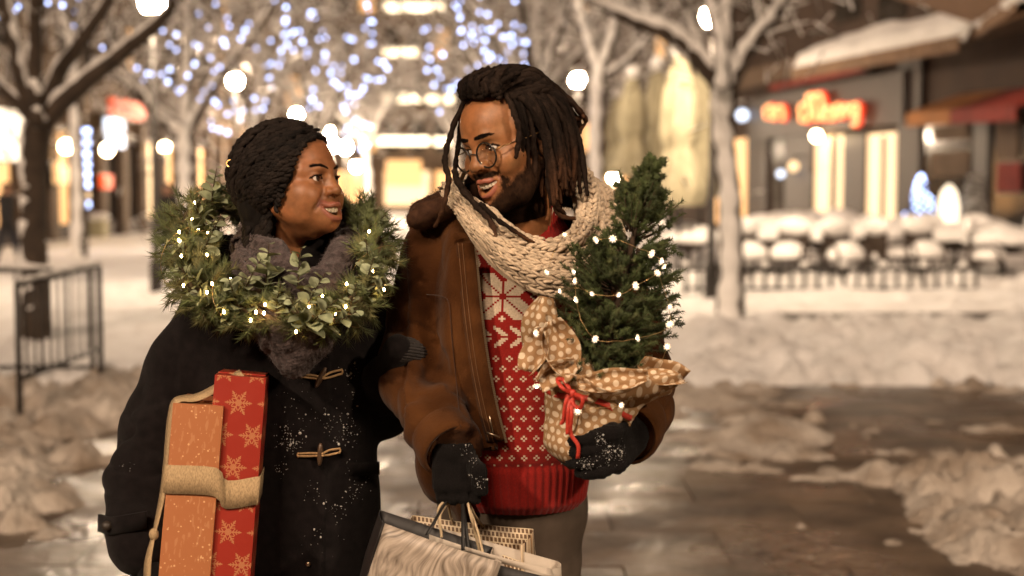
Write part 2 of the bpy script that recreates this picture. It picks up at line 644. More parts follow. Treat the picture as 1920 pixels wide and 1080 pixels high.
    a = np.array([0, -.022, -.040])
    b = a + nd * .15
    v.cone(a, b, q['neck'], q['neck'] * 1.04, k=.022)
    V, F = v.nets()
    V = relax(V, F, 1, .35)
    return V, F, upc, loc

def add_head(person, q, R, org, neck_dir_world, skin, lipc, scale=1.0):
    """builds the body (head and neck) mesh plus eyes, teeth and brows as children of the person"""
    nd = R.T @ np.asarray(neck_dir_world, float)
    V, F, upc, loc = head_shape(q, nd / np.linalg.norm(nd))
    M = Matrix.Translation(org) @ Matrix([list(r) for r in R]).to_4x4() @ Matrix.Scale(scale, 4)
    # colour regions that belong to the skin itself
    base = np.tile(np.array(skin, float), (len(V), 1))
    n1 = fbm(V, 60, 3, 5)[:, None]
    n2 = fbm(V, 500, 2, 9)[:, None]
    base = base * (1 + .16 * n1 + .08 * n2) * (1 + np.array((.10, -.02, -.06)) * fbm(V, 28, 2, 15)[:, None])
    dl = np.minimum(polydist(V, upc + np.array([0, .001, .0025])), polydist(V, loc + np.array([0, .001, -.003])))
    lm = (1 - sstep(q['lip'] * 1.05, q['lip'] * 1.5, dl)) * (V[:, 1] > .066)
    base = base * (1 - lm[:, None]) + np.array(lipc) * lm[:, None]
    # inside of the mouth
    inm = (np.abs(V[:, 0]) < q['mw']) & (V[:, 1] < .072) & (V[:, 1] > .04) & (np.abs(V[:, 2] - q['mz'] + .004) < .014) & (np.abs(V[:, 0]) < q['mw'] * .95)
    base[inm] = (.10, .025, .02)
    dark = np.zeros(len(V))
    # brows: hair roots tint under the brow hairs
    brows = []
    for s in (-1, 1):
        br = spline([(s * .011, .094, .0160 + q['brow_z'] + q['brow_in']), (s * .026, .0905, .0215 + q['brow_z']), (s * .041, .0765, .0215 + q['brow_z']), (s * .053, .060, .0135 + q['brow_z'])], 24)
        brows.append(br)
        wd = q['brow_w'] * np.interp(np.linspace(0, 1, 24), [0, .2, .65, 1], [.8, 1, .9, .35])
        for i in range(23):
            dd = polydist(V * np.array([1, .45, 1]), br[i:i + 2] * np.array([1, .45, 1]))
            dark = np.maximum(dark, 1 - sstep(wd[i] * .65, wd[i] * 1.15, dd + .0008 * n2[:, 0]))
    # lash line round the lids
    for s in (-1, 1):
        c = np.array((s * .0325, .0705, -.002))
        e = V - c
        ring = np.sqrt((e[:, 0] / .0150) ** 2 + (e[:, 2] / (q['eye_open'] + .0012)) ** 2)
        lid = (np.abs(ring - 1) < .16) & (e[:, 2] > -.0005) & (e[:, 1] > 0) & (np.linalg.norm(e, axis=1) < .019)
        dark = np.maximum(dark, lid * .95)
    if q.get('beard'):
        x, y, z = V.T
        n = n1[:, 0] * .006 + n2[:, 0] * .003
        ax = np.abs(x)
        # moustache
        mo = (1 - sstep(.0045, .0085, np.abs(z - (q['mz'] + .0150 + .03 * np.maximum(ax - .008, 0))) + n)) * (1 - sstep(.034, .042, ax)) * (y > .06) * (z > q['mz'] - .004)
        # chin and jaw
        jl = np.interp(ax, [0, .03, .045, .07], [-.100, -.083, -.070, -.045])
        ja = (1 - sstep(jl - .008, jl + .006, z + n)) * sstep(-.02, -.008, y) * (z > -.155)
        sp = (1 - sstep(.004, .009, np.abs(ax - (q['mw'] + .008)) + n)) * (z < q['mz'] + .010) * (z > -.11) * (y > .05)
        sd = (1 - sstep(.006, .012, np.abs(y - .012 - (z + .05) * -.2) + n)) * (z < .0) * (z > -.10) * (ax > .045)
        dn = np.clip(np.maximum.reduce([mo, ja, sp, sd * .75]), 0, 1) * (1 - lm) * (~inm)
        dn = dn * (1 - np.exp(-((x / .02) ** 2 + ((z - q['mz'] + .024) / .006) ** 2)) * .5)
        dark = np.maximum(dark, dn * .93)
        bmask = dn
    else:
        bmask = None
    hairc = np.array((.012, .008, .006))
    base = base * (1 - dark[:, None]) + hairc * dark[:, None]
    me = mesh_np('body', V, F)
    vcol(me, 'col', base)
    vcol(me, 'hairiness', np.maximum(dark, lm * 0))
    def put(name, me_, m_):
        o = bpy.data.objects.new(name, me_)
        me_.materials.append(m_)
        COL.objects.link(o)
        o.parent = person
        o.matrix_parent_inverse = wmat(person).inverted()
        o.matrix_basis = M
        return o
    body = put('body', me, MATS['skin'])
    # eyes
    for s in (-1, 1):
        sv, sf = sphere_np(24, 16)
        # pole (z) of the sphere becomes the gaze axis
        g = np.array(q['gaze'], float); g /= np.linalg.norm(g)
        qz = Vector((0, 0, 1)).rotation_difference(Vector(g)).to_matrix()
        rr = .0126
        bulge = np.where(sv[:, 2] > .88, 1 + (sv[:, 2] - .88) * .5, 1)
        sv2 = (sv * bulge[:, None] * rr)
        vv = sv2 @ np.array(qz).T + np.array((s * .0325, .0705, -.002))
        m2 = mesh_np('eye', vv, sf)
        zz = sv[:, 2]
        colr = np.tile(np.array((.62, .55, .50)), (len(sv), 1))
        # finer rings near the pole for the iris
        colr[zz > .80] = (.035, .016, .009)
        colr[zz > .965] = (.004, .003, .003)
        vcol(m2, 'col', colr)
        put('eye', m2, MATS['eye'])
    # teeth
    tb = MB()
    mw, mz = q['mw'], q['mz']
    sv, sf = sphere_np(10, 8)
    sq = np.sign(sv) * np.abs(sv) ** .6
    xs = [0.0041, .0112, .0175, .0225, .0268]
    ws = [.0043, .0036, .0034, .0030, .0028]
    hs = [.0072, .0066, .0066, .0058, .0050]
    for s in (-1, 1):
        for x, wd, ht in zip(xs, ws, hs):
            y = .0905 - 15.0 * x * x
            zt = mz + .0055 - ht + .004 * (x / .028) ** 2 + q['teeth_dz']
            Rz = np.array(Matrix.Rotation(math.atan(-28.0 * x) * s, 3, 'Z'))
            tb.add((sq * np.array((wd, .0035, ht))) @ Rz.T + np.array((s * x, y, zt)), sf)
    put('teeth', tb.mesh('teeth'), MATS['teeth'])
    # brow hairs
    hb = MB()
    def hairs(P, D, N, ln, wd):
        """thin 3-sided blades from points P along D"""
        n = len(P)
        sd = np.cross(D, N); sd /= np.linalg.norm(sd, axis=1)[:, None] + 1e-9
        a = P + sd * wd; b = P - sd * wd; c = P + N * wd * 1.2
        t = P + D * ln[:, None]
        vv = np.concatenate([a, b, c, t])
        i = np.arange(n)
        ff = np.concatenate([np.stack([i, i + n, i + 3 * n], 1), np.stack([i + n, i + 2 * n, i + 3 * n], 1), np.stack([i + 2 * n, i, i + 3 * n], 1)])
        hb.add(vv, ff)
    nrm = vnormals(V, F)
    pick = np.where(dark > .5)[0]
    bro = pick[(V[pick, 2] > .004) & (V[pick, 1] > .03)]
    r2 = np.random.default_rng(3)
    if len(bro):
        bro = r2.choice(bro, 700)
        sgn = np.sign(V[bro, 0])
        D = np.stack([sgn * .9, -.25 - np.abs(V[bro, 0]) * 6, np.full(len(bro), .25)], 1) + nrm[bro] * .35 + r2.normal(0, .12, (len(bro), 3))
        D /= np.linalg.norm(D, axis=1)[:, None]
        hairs(V[bro], D, nrm[bro], r2.uniform(.004, .0075, len(bro)), .00028)
    put('eyebrow', hb.mesh('eyebrow'), MATS['brow'])
    if bmask is not None:
        hb = MB()
        bp = np.where(bmask > .45)[0]
        bp = r2.choice(bp, 7000)
        D = nrm[bp] * .55 + np.array((0, .12, -.75)) + r2.normal(0, .3, (len(bp), 3))
        D /= np.linalg.norm(D, axis=1)[:, None]
        hairs(V[bp], D, nrm[bp], r2.uniform(.003, .0075, len(bp)), .00024)
        put('beard', hb.mesh('beard'), MATS['brow'])
    # upper lashes
    lb = MB()
    for s in (-1, 1):
        c = np.array((s * .0325, .0705, -.002))
        for t in np.linspace(-.95, .95, 26):
            x = t * .0138
            z = q['eye_open'] * math.sqrt(max(0, 1 - t * t)) * .98
            y = math.sqrt(max(0, .0138 ** 2 - x * x - z * z))
            p = c + np.array((x, y, z))
            d = np.array((x * 35, .8, .55)); d /= np.linalg.norm(d)
            lb.tube([p, p + d * .0035, p + d * .006 + np.array((0, 0, .0012))], [.0003, .00025, .00008], 4)
    put('eyelash', lb.mesh('eyelash'), MATS['brow'])
    return M, V, F, nrm

def skin_material():
    m = mat('skin', (.2, .1, .05), .48, var=.16, vscale=70, bump=.45, bscale=1100, attr='col', sss=.12, spec=.32, bdist=.0004)
    nt = m.node_tree; b = nt.nodes['Principled BSDF']
    a = nt.nodes.new('ShaderNodeAttribute'); a.attribute_name = 'hairiness'
    for sock, lo, hi in (('Specular IOR Level', .38, .03), ('Roughness', .45, 1.0), ('Subsurface Weight', .12, 0.0)):
        r = nt.nodes.new('ShaderNodeMapRange'); r.inputs['To Min'].default_value = lo; r.inputs['To Max'].default_value = hi
        nt.links.new(a.outputs['Fac'], r.inputs['Value']); nt.links.new(r.outputs[0], b.inputs[sock])
    return m

MATS = {}
MATS['skin'] = skin_material()
MATS['eye'] = mat('eye_white', (.6, .55, .5), .08, attr='col', spec=.6, coat=.6)
MATS['teeth'] = mat('tooth_enamel', (.72, .64, .52), .25, var=.05, spec=.5)
MATS['brow'] = mat('dark_body_hair', (.008, .005, .004), .9, spec=.1)

Q_W = dict(brow_in=.001, jaw_up=.016, corner=.0105, fore=-.010, nz=.72, w=.955, crown=.108, jaw=.031, chin=-.082, nose_w=.0035, nose_l=-.002, mw=.0335, mz=-.0605, eye_open=.0054, gape=1.1, lip=.0050, neck=.046,
           brow_z=.0015, brow_w=.0030, ridge=-.002, gaze=(-.10, .95, .12), teeth_dz=-.0006, cheek=1.0)
Q_M = dict(brow_in=.004, jaw_up=.008, corner=.0045, fore=.0, nz=.80, w=.98, crown=.113, jaw=.040, chin=-.105, nose_w=.0042, nose_l=.001, mw=.0285, mz=-.065, eye_open=.0051, gape=1.1, lip=.0040, neck=.053,
           brow_z=.001, brow_w=.0044, ridge=.001, gaze=(.42, .85, -.02), teeth_dz=-.0006, beard=True, cheek=.6)
# ------------------------------------------------------------------ clothing helpers and fabrics
def put_sdf(name, v, m, parent, disp=None, rel=1, lam=.4, cols=None):
    V, F = v.nets()
    V = relax(V, F, rel, lam)
    if disp is not None:
        N = vnormals(V, F)
        V = V + N * disp(V, N)[:, None]
    me = mesh_np(name, V, F)
    if cols is not None:
        vcol(me, 'col', cols(V))
    o = link(name, me, m, parent)
    return o, V, F

def ridged(P, sc, seed=0, oct=2):
    return 1 - np.abs(fbm(P * np.asarray(sc, float), 1.0, oct, seed)) * 2

def blades(P, D, N, ln, wd):
    """three-sided thin blades (needles, fibres): returns v, f"""
    n = len(P)
    sd = np.cross(D, N); sd /= np.linalg.norm(sd, axis=1)[:, None] + 1e-9
    nn = np.cross(sd, D)
    wd = np.broadcast_to(wd, (n,))[:, None]
    a = P + sd * wd; b = P - sd * wd; c = P + nn * wd * 1.3
    t = P + D * np.broadcast_to(ln, (n,))[:, None]
    vv = np.concatenate([a, b, c, t])
    i = np.arange(n)
    ff = np.concatenate([np.stack([i, i + n, i + 3 * n], 1), np.stack([i + n, i + 2 * n, i + 3 * n], 1), np.stack([i + 2 * n, i, i + 3 * n], 1)])
    return vv, ff

def unit(a):
    a = np.asarray(a, float)
    return a / (np.linalg.norm(a, axis=-1, keepdims=True) + 1e-12)

def fuzz(name, V, F, parent, m, count, ln, wd, seed, lean=(0, 0, -.3), keep=None):
    r = np.random.default_rng(seed)
    N = vnormals(V, F)
    idx = np.arange(len(V)) if keep is None else np.where(keep(V, N))[0]
    idx = r.choice(idx, count)
    D = unit(N[idx] + r.normal(0, .7, (count, 3)) + np.array(lean))
    P = V[idx] + r.normal(0, .0015, (count, 3)) - N[idx] * .001
    vv, ff = blades(P, D, N[idx], r.uniform(ln * .5, ln, count), wd)
    me = mesh_np(name, vv, ff)
    return link(name, me, m, parent)

def flecks(name, V, F, parent, m, spots, seed, size=.0016):
    """snow crumbs stuck to the cloth: spots = list of (centre, radius, count)"""
    r = np.random.default_rng(seed)
    N = vnormals(V, F)
    b = MB()
    sv, sf = sphere_np(6, 4)
    for c, rad, cnt in spots:
        d = np.linalg.norm((V - c) * np.array((1, .6, 1)), axis=1)
        cand = np.where((d < rad) & (N[:, 1] < .25))[0]
        if not len(cand): continue
        w = np.exp(-(d[cand] / (rad * .55)) ** 2); w /= w.sum()
        for i in r.choice(cand, int(cnt * 1.1), p=w):
            s = size * .5 * r.uniform(.3, 1.2) * (2.6 if r.random() < .08 else 1)
            b.add(sv * s * r.uniform(.6, 1.4, 3) + V[i] + N[i] * s * .3 + r.normal(0, .001, 3), sf)
    if not b.n: return None
    o = b.build(name, m, parent); o['kind'] = 'stuff'
    return o

def strip(path, across, wd, th=.0012):
    """a ribbon: path (n,3), across (n,3) unit vectors; closed thin slab"""
    P = np.asarray(path, float); A = unit(across)
    T = unit(np.gradient(P, axis=0))
    N = unit(np.cross(T, A))
    wd = np.broadcast_to(wd, (len(P),))[:, None]
    rows = np.stack([P - A * wd - N * th / 2, P + A * wd - N * th / 2, P + A * wd + N * th / 2, P - A * wd + N * th / 2], 1)
    n = len(P)
    v = rows.reshape(-1, 3)
    f = []
    for i in range(n - 1):
        for j in range(4):
            f.append([i * 4 + j, i * 4 + (j + 1) % 4, (i + 1) * 4 + (j + 1) % 4, (i + 1) * 4 + j])
    f.append([3, 2, 1, 0]); b = (n - 1) * 4; f.append([b, b + 1, b + 2, b + 3])
    return v, np.array(f)

def glove_hand(v, wrist, knuckle, side, back, fingers, thumb, s=1.0):
    """adds a hand: wrist and knuckle centres, side = unit vector toward the thumb, back = unit vector out of the back of the hand"""
    wrist, knuckle, side, back = (np.asarray(q, float) for q in (wrist, knuckle, side, back))
    v.cone(wrist - (knuckle - wrist) * .25, wrist + (knuckle - wrist) * .1, .034 * s, .033 * s, k=.01)
    for t in (-1, -.33, .33, 1):
        a = wrist + side * t * .018 * s
        b = knuckle + side * t * .031 * s
        v.cone(a, b, .020 * s, .0135 * s, k=.010)
    for ch, r0 in fingers:
        v.chain(ch, np.linspace(r0, r0 * .88, len(ch)) * .84, k=.002)
    v.chain(thumb, [.017 * s, .0145 * s, .0125 * s], k=.008)

def scarf_loop(top, bot, bulge, cols, pitch, seed, core=.012):
    r = np.random.default_rng(seed)
    n = 320
    A, Bq = spline(top, n), spline(bot, n)
    ctr = np.array([.5 * (A[:, 0].min() + A[:, 0].max()), .5 * (A[:, 1].min() + A[:, 1].max()), 0])
    L = np.concatenate([[0], np.cumsum(np.linalg.norm(np.diff(.5 * (A + Bq), axis=0), axis=1))])
    T = unit(np.gradient(.5 * (A + Bq), axis=0))
    Wd = Bq - A
    Nn = np.cross(T, Wd); Nn = unit(Nn)
    outd = .5 * (A + Bq) - ctr; outd[:, 2] = 0
    sg = np.sign((Nn * outd).sum(1)); Nn *= np.median(sg)
    def surf(u, v):
        """u in metres along, v 0..1 across"""
        a = np.stack([np.interp(u, L, A[:, k]) for k in range(3)], -1)
        w = np.stack([np.interp(u, L, Wd[:, k]) for k in range(3)], -1)
        nn = unit(np.stack([np.interp(u, L, Nn[:, k]) for k in range(3)], -1))
        return a + w * v[..., None] + nn * (bulge * np.sin(np.pi * np.clip(v, 0, 1)) ** .7 + .006 * np.sin(v * 9.5 + u * 7) + .004 * np.sin(u * 31 + v * 3))[..., None], nn
    # backing sheet so nothing shows through the stitches
    uu, vv = np.meshgrid(np.linspace(0, L[-1], 140), np.linspace(-.02, 1.02, 14), indexing='ij')
    S, NN = surf(uu, vv)
    S0, S1 = S - NN * .006, S - NN * (.006 + core)
    nn_ = 14
    i, j = np.meshgrid(np.arange(139), np.arange(13), indexing='ij'); i, j = i.ravel(), j.ravel()
    f = np.stack([i * nn_ + j, (i + 1) * nn_ + j, (i + 1) * nn_ + j + 1, i * nn_ + j + 1], 1)
    bb = MB(); bb.add(S0.reshape(-1, 3), f); bb.add(S1.reshape(-1, 3), f[:, ::-1])
    core_me = bb
    # stitches: two slanting teardrops per V
    sv, sf = sphere_np(8, 5)
    out = MB()
    nu = int(L[-1] / pitch)
    for c in range(cols):
        v0 = (c + .5) / cols
        for k in range(nu):
            u0 = (k + .37 * c + r.normal(0, .10)) * pitch
            w = np.linalg.norm(np.interp(u0, L, Wd[:, 0]) * np.array((1, 0, 0)) + np.array((0, np.interp(u0, L, Wd[:, 1]), np.interp(u0, L, Wd[:, 2]))))
            hw = w / cols * .5
            for s in (-1, 1):
                pa, na = surf(np.array([u0 - pitch * .55]), np.array([v0 + s * .06 / cols]))
                pb, nb_ = surf(np.array([u0 + pitch * .75]), np.array([v0 + s * .46 / cols]))
                ax = pb[0] - pa[0]; ln = np.linalg.norm(ax); ax /= ln
                nz = unit(na[0] - ax * (na[0] @ ax)); sd = np.cross(ax, nz)
                q = sv.copy()
                # thick in the middle, rounded ends
                M3 = np.stack([sd * hw * .56 * r.uniform(.82, 1.2), nz * hw * .62 * r.uniform(.8, 1.15), ax * ln * .57 * r.uniform(.92, 1.1)])
                jit = r.normal(0, .0009, 3)
                out.add(q @ M3 + (pa[0] + pb[0]) / 2 + nz * .001 + jit, sf)
    return out, core_me

MATS['coat'] = mat('black_wool', (.0070, .0052, .0054), .95, var=.4, vscale=60, bump=.7, bscale=900, sheen=.05, spec=.12, bdist=.0015)
MATS['suede'] = mat('brown_suede', (.026, .0085, .0026), .95, var=.45, vscale=9, col2=(.085, .033, .0105), bump=.7, bscale=220, sheen=.06, spec=.05, bdist=.0022)
MATS['suede_dark'] = mat('dark_brown_suede', (.040, .015, .006), .92, var=.35, vscale=25, bump=.5, bscale=700, sheen=.15, spec=.2)
MATS['fur'] = mat('brown_fur', (.042, .018, .009), .9, var=.3, vscale=90, spec=.2)
MATS['wool_grey'] = mat('charcoal_knit', (.062, .046, .046), .95, var=.6, vscale=90, bump=.9, bscale=300, bdist=.003, sheen=.12, spec=.1)
MATS['glove'] = mat('black_knit', (.0055, .0045, .0045), .95, var=.3, vscale=300, bump=.9, bscale=500, sheen=.03, spec=.1, bdist=.002)
MATS['snow_crumb'] = mat('snow_crumb', (.48, .46, .44), .6, spec=.4)
MATS['jeans'] = mat('dark_denim', (.02, .02, .03), .9, var=.3, vscale=40, bump=.3, bscale=900)
MATS['trousers'] = mat('taupe_cotton', (.085, .064, .049), .92, var=.2, vscale=22, bump=.4, bscale=900, spec=.2, bdist=.0012)
MATS['boot'] = mat('dark_leather', (.02, .014, .010), .5, var=.3, vscale=30)
MATS['horn'] = mat('toggle_horn', (.07, .04, .022), .35, var=.4, vscale=60)
MATS['cord'] = mat('tan_cord', (.36, .22, .10), .8, var=.2, vscale=200, bump=.5, bscale=900)
MATS['metal'] = mat('dull_metal', (.35, .28, .20), .35, metal=1.0)
MATS['gold'] = mat('gold_metal', (.75, .45, .18), .25, metal=1.0)
MATS['silver'] = mat('silver_metal', (.8, .78, .75), .15, metal=1.0)
# ================================================================== ground, paving, snow
def ground_mat():
    m = mat('wet_stone_ground', (.055, .038, .026), .40, var=.5, vscale=1.6, bump=.8, bscale=12, bdist=.012, col2=(.16, .112, .076))
    return m
MATS['ground'] = ground_mat()
MATS['slab'] = mat('wet_paving_slab', (.042, .029, .020), .44, var=.45, vscale=2.4, bump=.9, bscale=16, bdist=.012, col2=(.17, .12, .082))
MATS['asphalt'] = mat('wet_asphalt', (.040, .032, .027), .45, var=.4, vscale=3, bump=.4, bscale=60, bdist=.006)
def wet(m, lo, hi, sc):
    nt = m.node_tree; b = nt.nodes['Principled BSDF']
    tc = nt.nodes.new('ShaderNodeTexCoord'); nz = nt.nodes.new('ShaderNodeTexNoise'); nz.inputs['Scale'].default_value = sc; nz.inputs['Detail'].default_value = 5
    ge = nt.nodes.new('ShaderNodeNewGeometry'); r = nt.nodes.new('ShaderNodeMapRange')
    r.inputs['From Min'].default_value = .38; r.inputs['From Max'].default_value = .62; r.inputs['To Min'].default_value = lo; r.inputs['To Max'].default_value = hi
    nt.links.new(ge.outputs['Position'], nz.inputs['Vector']); nt.links.new(nz.outputs['Fac'], r.inputs['Value']); nt.links.new(r.outputs[0], b.inputs['Roughness'])
wet(MATS['ground'], .22, .65, .9); wet(MATS['slab'], .20, .65, 1.3); wet(MATS['asphalt'], .2, .6, .8)
def snow_mat(name, a, b, sc):
    return mat(name, a, .8, var=.2, vscale=sc, col2=b, bump=1.0, bscale=26, bdist=.03, spec=.3)
MATS['snow'] = snow_mat('packed_snow', (.70, .67, .645), (.86, .845, .835), 2.5)
MATS['slush'] = snow_mat('dim_trodden_snow', (.23, .175, .13), (.56, .50, .44), 3.2)  # brown is partly dirt, partly weak foreground light put into the colour
g = MB(); g.add(np.array([(-140, -30, 0), (140, -30, 0), (140, 260, 0), (-140, 260, 0)], float), [[0, 1, 2, 3]])
tag(g.build('ground', MATS['ground'], smooth=False), kind='structure')
rd = MB(); rd.add(np.array([(2.6, 15.0, .004), (16, 13.8, .004), (16, 18.8, .004), (3.0, 18.2, .004)], float), [[0, 1, 2, 3]])
tag(rd.build('road', MATS['asphalt'], smooth=False), kind='structure')
# paving slabs under and just behind the couple
pave = tag(empty('pavement', (0, 7.5, 0)), kind='structure')
def paving():
    r = np.random.default_rng(2)
    bases = []
    for k in range(4):
        b = MB()
        b.box((-.446, -.296, 0), (.446, .296, .028))
        me = b.mesh('paving_slab', False); me.materials.append(MATS['slab']); bases.append(me)
    for iy in range(13):
        for ix in range(8):
            o = bpy.data.objects.new('paving_slab', bases[(ix * 3 + iy) % 4]); COL.objects.link(o)
            o.location = (-3.15 + ix * .90 + (.45 if iy % 2 else 0), 3.6 + iy * .60, .004 + r.uniform(0, .004))
            o.rotation_euler = (r.normal(0, .003), r.normal(0, .003), r.normal(0, .004))
            o.parent = pave; o.matrix_parent_inverse = wmat(pave).inverted()
paving()

def hump(x, y, cx, cy, rx, ry, h):
    return h * np.clip(1 - ((x - cx) / rx) ** 2 - ((y - cy) / ry) ** 2, -1, 1)

def snow_height(x, y):
    P = np.stack([x, y, 0 * x], 1)
    n1, n2, n3 = fbm(P, .55, 3, 3), fbm(P, 2.3, 3, 7), fbm(P, 7.5, 3, 12)
    lump = np.abs(fbm(P, 3.1, 2, 21)); n3 = n3 + .5 * fbm(P, 19, 2, 44)
    e = .35 * n1 + .18 * n2                                # wanders the edges
    h = np.full(len(x), -.2)
    # left bank
    d = np.minimum((-2.15 - (y - 8) * .02) - x, (y - (6.3 - .20 * (x + 2.2)))) + e * 1.3
    left = .12 * sstep(-.1, .9, d) - .05 + (.10 * n2 + .11 * n3 + .10 * lump) * sstep(-.1, .5, d)
    left = left * np.where(y > 12, .55, 1)
    h = np.maximum(h, np.where(d > -.3, left, -.2))
    # right bank behind the bare strip
    d = np.minimum(np.minimum(y - 10.7, 15.3 - y), x - 1.0) + e * .8
    rb_ = (.22 * sstep(-.1, 1.1, d) - .05 + (.13 * n2 + .13 * n3 + .16 * lump) * sstep(-.1, .5, d))
    h = np.maximum(h, np.where(d > -.3, rb_, -.2))
    # heap at the lower right
    d = np.minimum(x - (1.62 + .10 * (y - 6.2) ** 2), 7.7 - y) + e * .45
    hp_ = .22 * sstep(-.1, 1.0, d) - .04 + (.10 * n2 + .13 * n3 + .13 * lump) * sstep(-.05, .4, d)
    h = np.maximum(h, np.where(d > -.2, hp_, -.2))
    # ragged strip between path and bare ground, a mound and crumbs
    d = np.minimum(np.minimum(x - .95, 1.95 - x - (y - 8) * -.12), np.minimum(y - 7.4, 11.2 - y)) + e * .9
    h = np.maximum(h, np.where(d > -.2, .06 * sstep(0, .5, d) - .02 + (.06 * n2 + .05 * n3 + .05 * lump) * sstep(-.1, .3, d), -.2))
    for cx, cy, rx, ry, hh in ((1.62, 8.72, .42, .30, .16), (1.25, 8.3, .22, .16, .08), (2.0, 9.35, .10, .10, .12), (2.6, 7.95, .35, .2, .05), (3.1, 9.0, .35, .15, .05), (1.0, 9.6, .3, .3, .10), (.85, 7.2, .2, .12, .04), (2.2, 8.2, .5, .12, .035), (3.6, 8.4, .7, .16, .05)):
        h = np.maximum(h, hump(x, y, cx, cy, rx, ry, hh) + .035 * n3 + .02 * n2)
    # scattered crumbs on the bare ground
    cr_ = fbm(P, 5.5, 2, 33)
    h = np.maximum(h, np.where((x > 1.2) & (y < 10.8), (cr_ - .50) * .20, -.2))
    h = np.maximum(h, np.where((np.abs(x) < 2.6) & (y > 4), (cr_ - .30) * .08, -.2))
    # beyond: an even cover, thin and trodden on the promenade, open on the cleared road
    far = .035 + .03 * n1 + .035 * n2 + .02 * n3
    road = (y > 15.0 - .09 * (x - 3)) & (y < 18.2) & (x > 3.0 + .5 * n2)
    prom = (x > -2.6 + e) & (x < 1.2 + e)
    far = np.where(prom & (y < 24), far - .045 - .12 * sstep(24, 14, y), far)
    fz = np.where((y > 14.5) & ~road, far * sstep(14.5, 16, y) - .02 * (1 - sstep(14.5, 16, y)), -.2)
    h = np.maximum(h, fz)
    h = np.where(road & (x > 3.2), np.minimum(h, -.02 + .05 * (cr_ - .5)), h)
    # drifts at the foot of the terrace
    h = np.maximum(h, np.where((x > 3.2) & (y > 18.4) & (y < 21.2), .10 + .08 * n2 + .05 * n3, -.2))
    h = np.maximum(h, np.where((x > 2.4) & (y >= 21.2) & (y < 24.01), .22 + .16 * n2 + .06 * n3, -.2))
    h = np.maximum(h, np.where((x > 2.6) & (x < 13) & (y >= 24) & (y < 36.5), .24 + .18 * n2 + .08 * n3, -.2))
    return h
def snow_sheet(x0, x1, y0, y1, step, name, m):
    xs, ys = np.arange(x0, x1 + step, step), np.arange(y0, y1 + step, step)
    X, Y = np.meshgrid(xs, ys, indexing='ij')
    H = snow_height(X.ravel(), Y.ravel())
    V = np.stack([X.ravel(), Y.ravel(), H], 1)
    ny = len(ys)
    i, j = np.meshgrid(np.arange(len(xs) - 1), np.arange(ny - 1), indexing='ij'); i, j = i.ravel(), j.ravel()
    F = np.stack([i * ny + j, (i + 1) * ny + j, (i + 1) * ny + j + 1, i * ny + j + 1], 1)
    keep = (H[F] > .006).any(1)
    F = F[keep]
    used = np.unique(F); mp = np.full(len(V), -1); mp[used] = np.arange(len(used))
    V[:, 2] = np.maximum(V[:, 2], .005)
    o = link(name, mesh_np(name, V[used], mp[F]), m)
    return tag(o, kind='stuff')
tag(snow_sheet(-6.5, 7.5, 4.0, 11.0, .032, 'dim_trodden_snow', MATS['slush']), 'lumpy trodden snow and slush beside the paved path', 'snow')
tag(snow_sheet(-17, 17, 11.0, 24, .075, 'snow_bank', MATS['snow']), 'pale heaped snow bank stretching behind the couple', 'snow')
tag(snow_sheet(-30, 30, 24, 120, .8, 'snow_cover', MATS['snow']), 'thin even snow cover on the far square', 'snow')
tag(snow_sheet(2.6, 13, 24, 36, .13, 'terrace_snow', MATS['snow']), 'deep snow lying between the terrace tables', 'snow')
# ================================================================== street: buildings, lamps, trees, terrace
MATS['stone'] = mat('warm_limestone', (.13, .088, .058), .85, var=.25, vscale=1.5, bump=.3, bscale=8, bdist=.02)
MATS['stone2'] = mat('grey_limestone', (.105, .074, .052), .85, var=.25, vscale=1.5, bump=.3, bscale=8, bdist=.02)
MATS['stone_dark'] = mat('brown_stone', (.050, .029, .019), .85, var=.25, vscale=1.2)
MATS['dark_frame'] = mat('dark_shop_frame', (.026, .013, .009), .5, var=.2, vscale=3)
MATS['glass_dark'] = mat('dark_window_glass', (.02, .018, .016), .08, spec=.6)
MATS['lit_warm'] = emit('lit_warm_window', (1.0, .58, .25), .50)
MATS['lit_pale'] = emit('lit_pale_window', (1.0, .72, .42), .62)
MATS['lit_white'] = emit('lit_white_shop', (1.0, .90, .74), .5)
MATS['tube_light'] = emit('strip_light', (1.0, .80, .52), 3.0)
MATS['blue_sign'] = emit('blue_white_sign', (.65, .78, 1.0), 1.3)
MATS['red_sign'] = emit('red_sign_board', (1.0, .12, .035), .34)
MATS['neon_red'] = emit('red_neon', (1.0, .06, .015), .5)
MATS['neon_core'] = emit('neon_letter', (1.0, .42, .16), 1.5)
MATS['awn_orange'] = mat('orange_awning', (.42, .17, .05), .8, var=.2, vscale=3)
MATS['awn_red'] = mat('red_awning', (.22, .022, .013), .8, var=.2, vscale=3)
MATS['awn_tan'] = mat('tan_awning', (.20, .12, .07), .85, var=.2, vscale=3)
MATS['iron'] = mat('dark_iron', (.020, .015, .012), .5, var=.3, vscale=30)
MATS['globe'] = emit('lamp_globe', (1.0, .77, .54), 620.0, True)
MATS['globe_small'] = emit('wall_lamp_globe', (1.0, .72, .40), 26.0, True)
MATS['tree_bark'] = mat('wet_bark', (.045, .030, .020), .9, var=.4, vscale=8, bump=.8, bscale=30, bdist=.02)
MATS['twig'] = mat('dark_twig', (.07, .05, .035), .9, var=.3, vscale=10)
MATS['snowy'] = mat('clinging_snow', (.82, .80, .78), .8, var=.12, vscale=6)

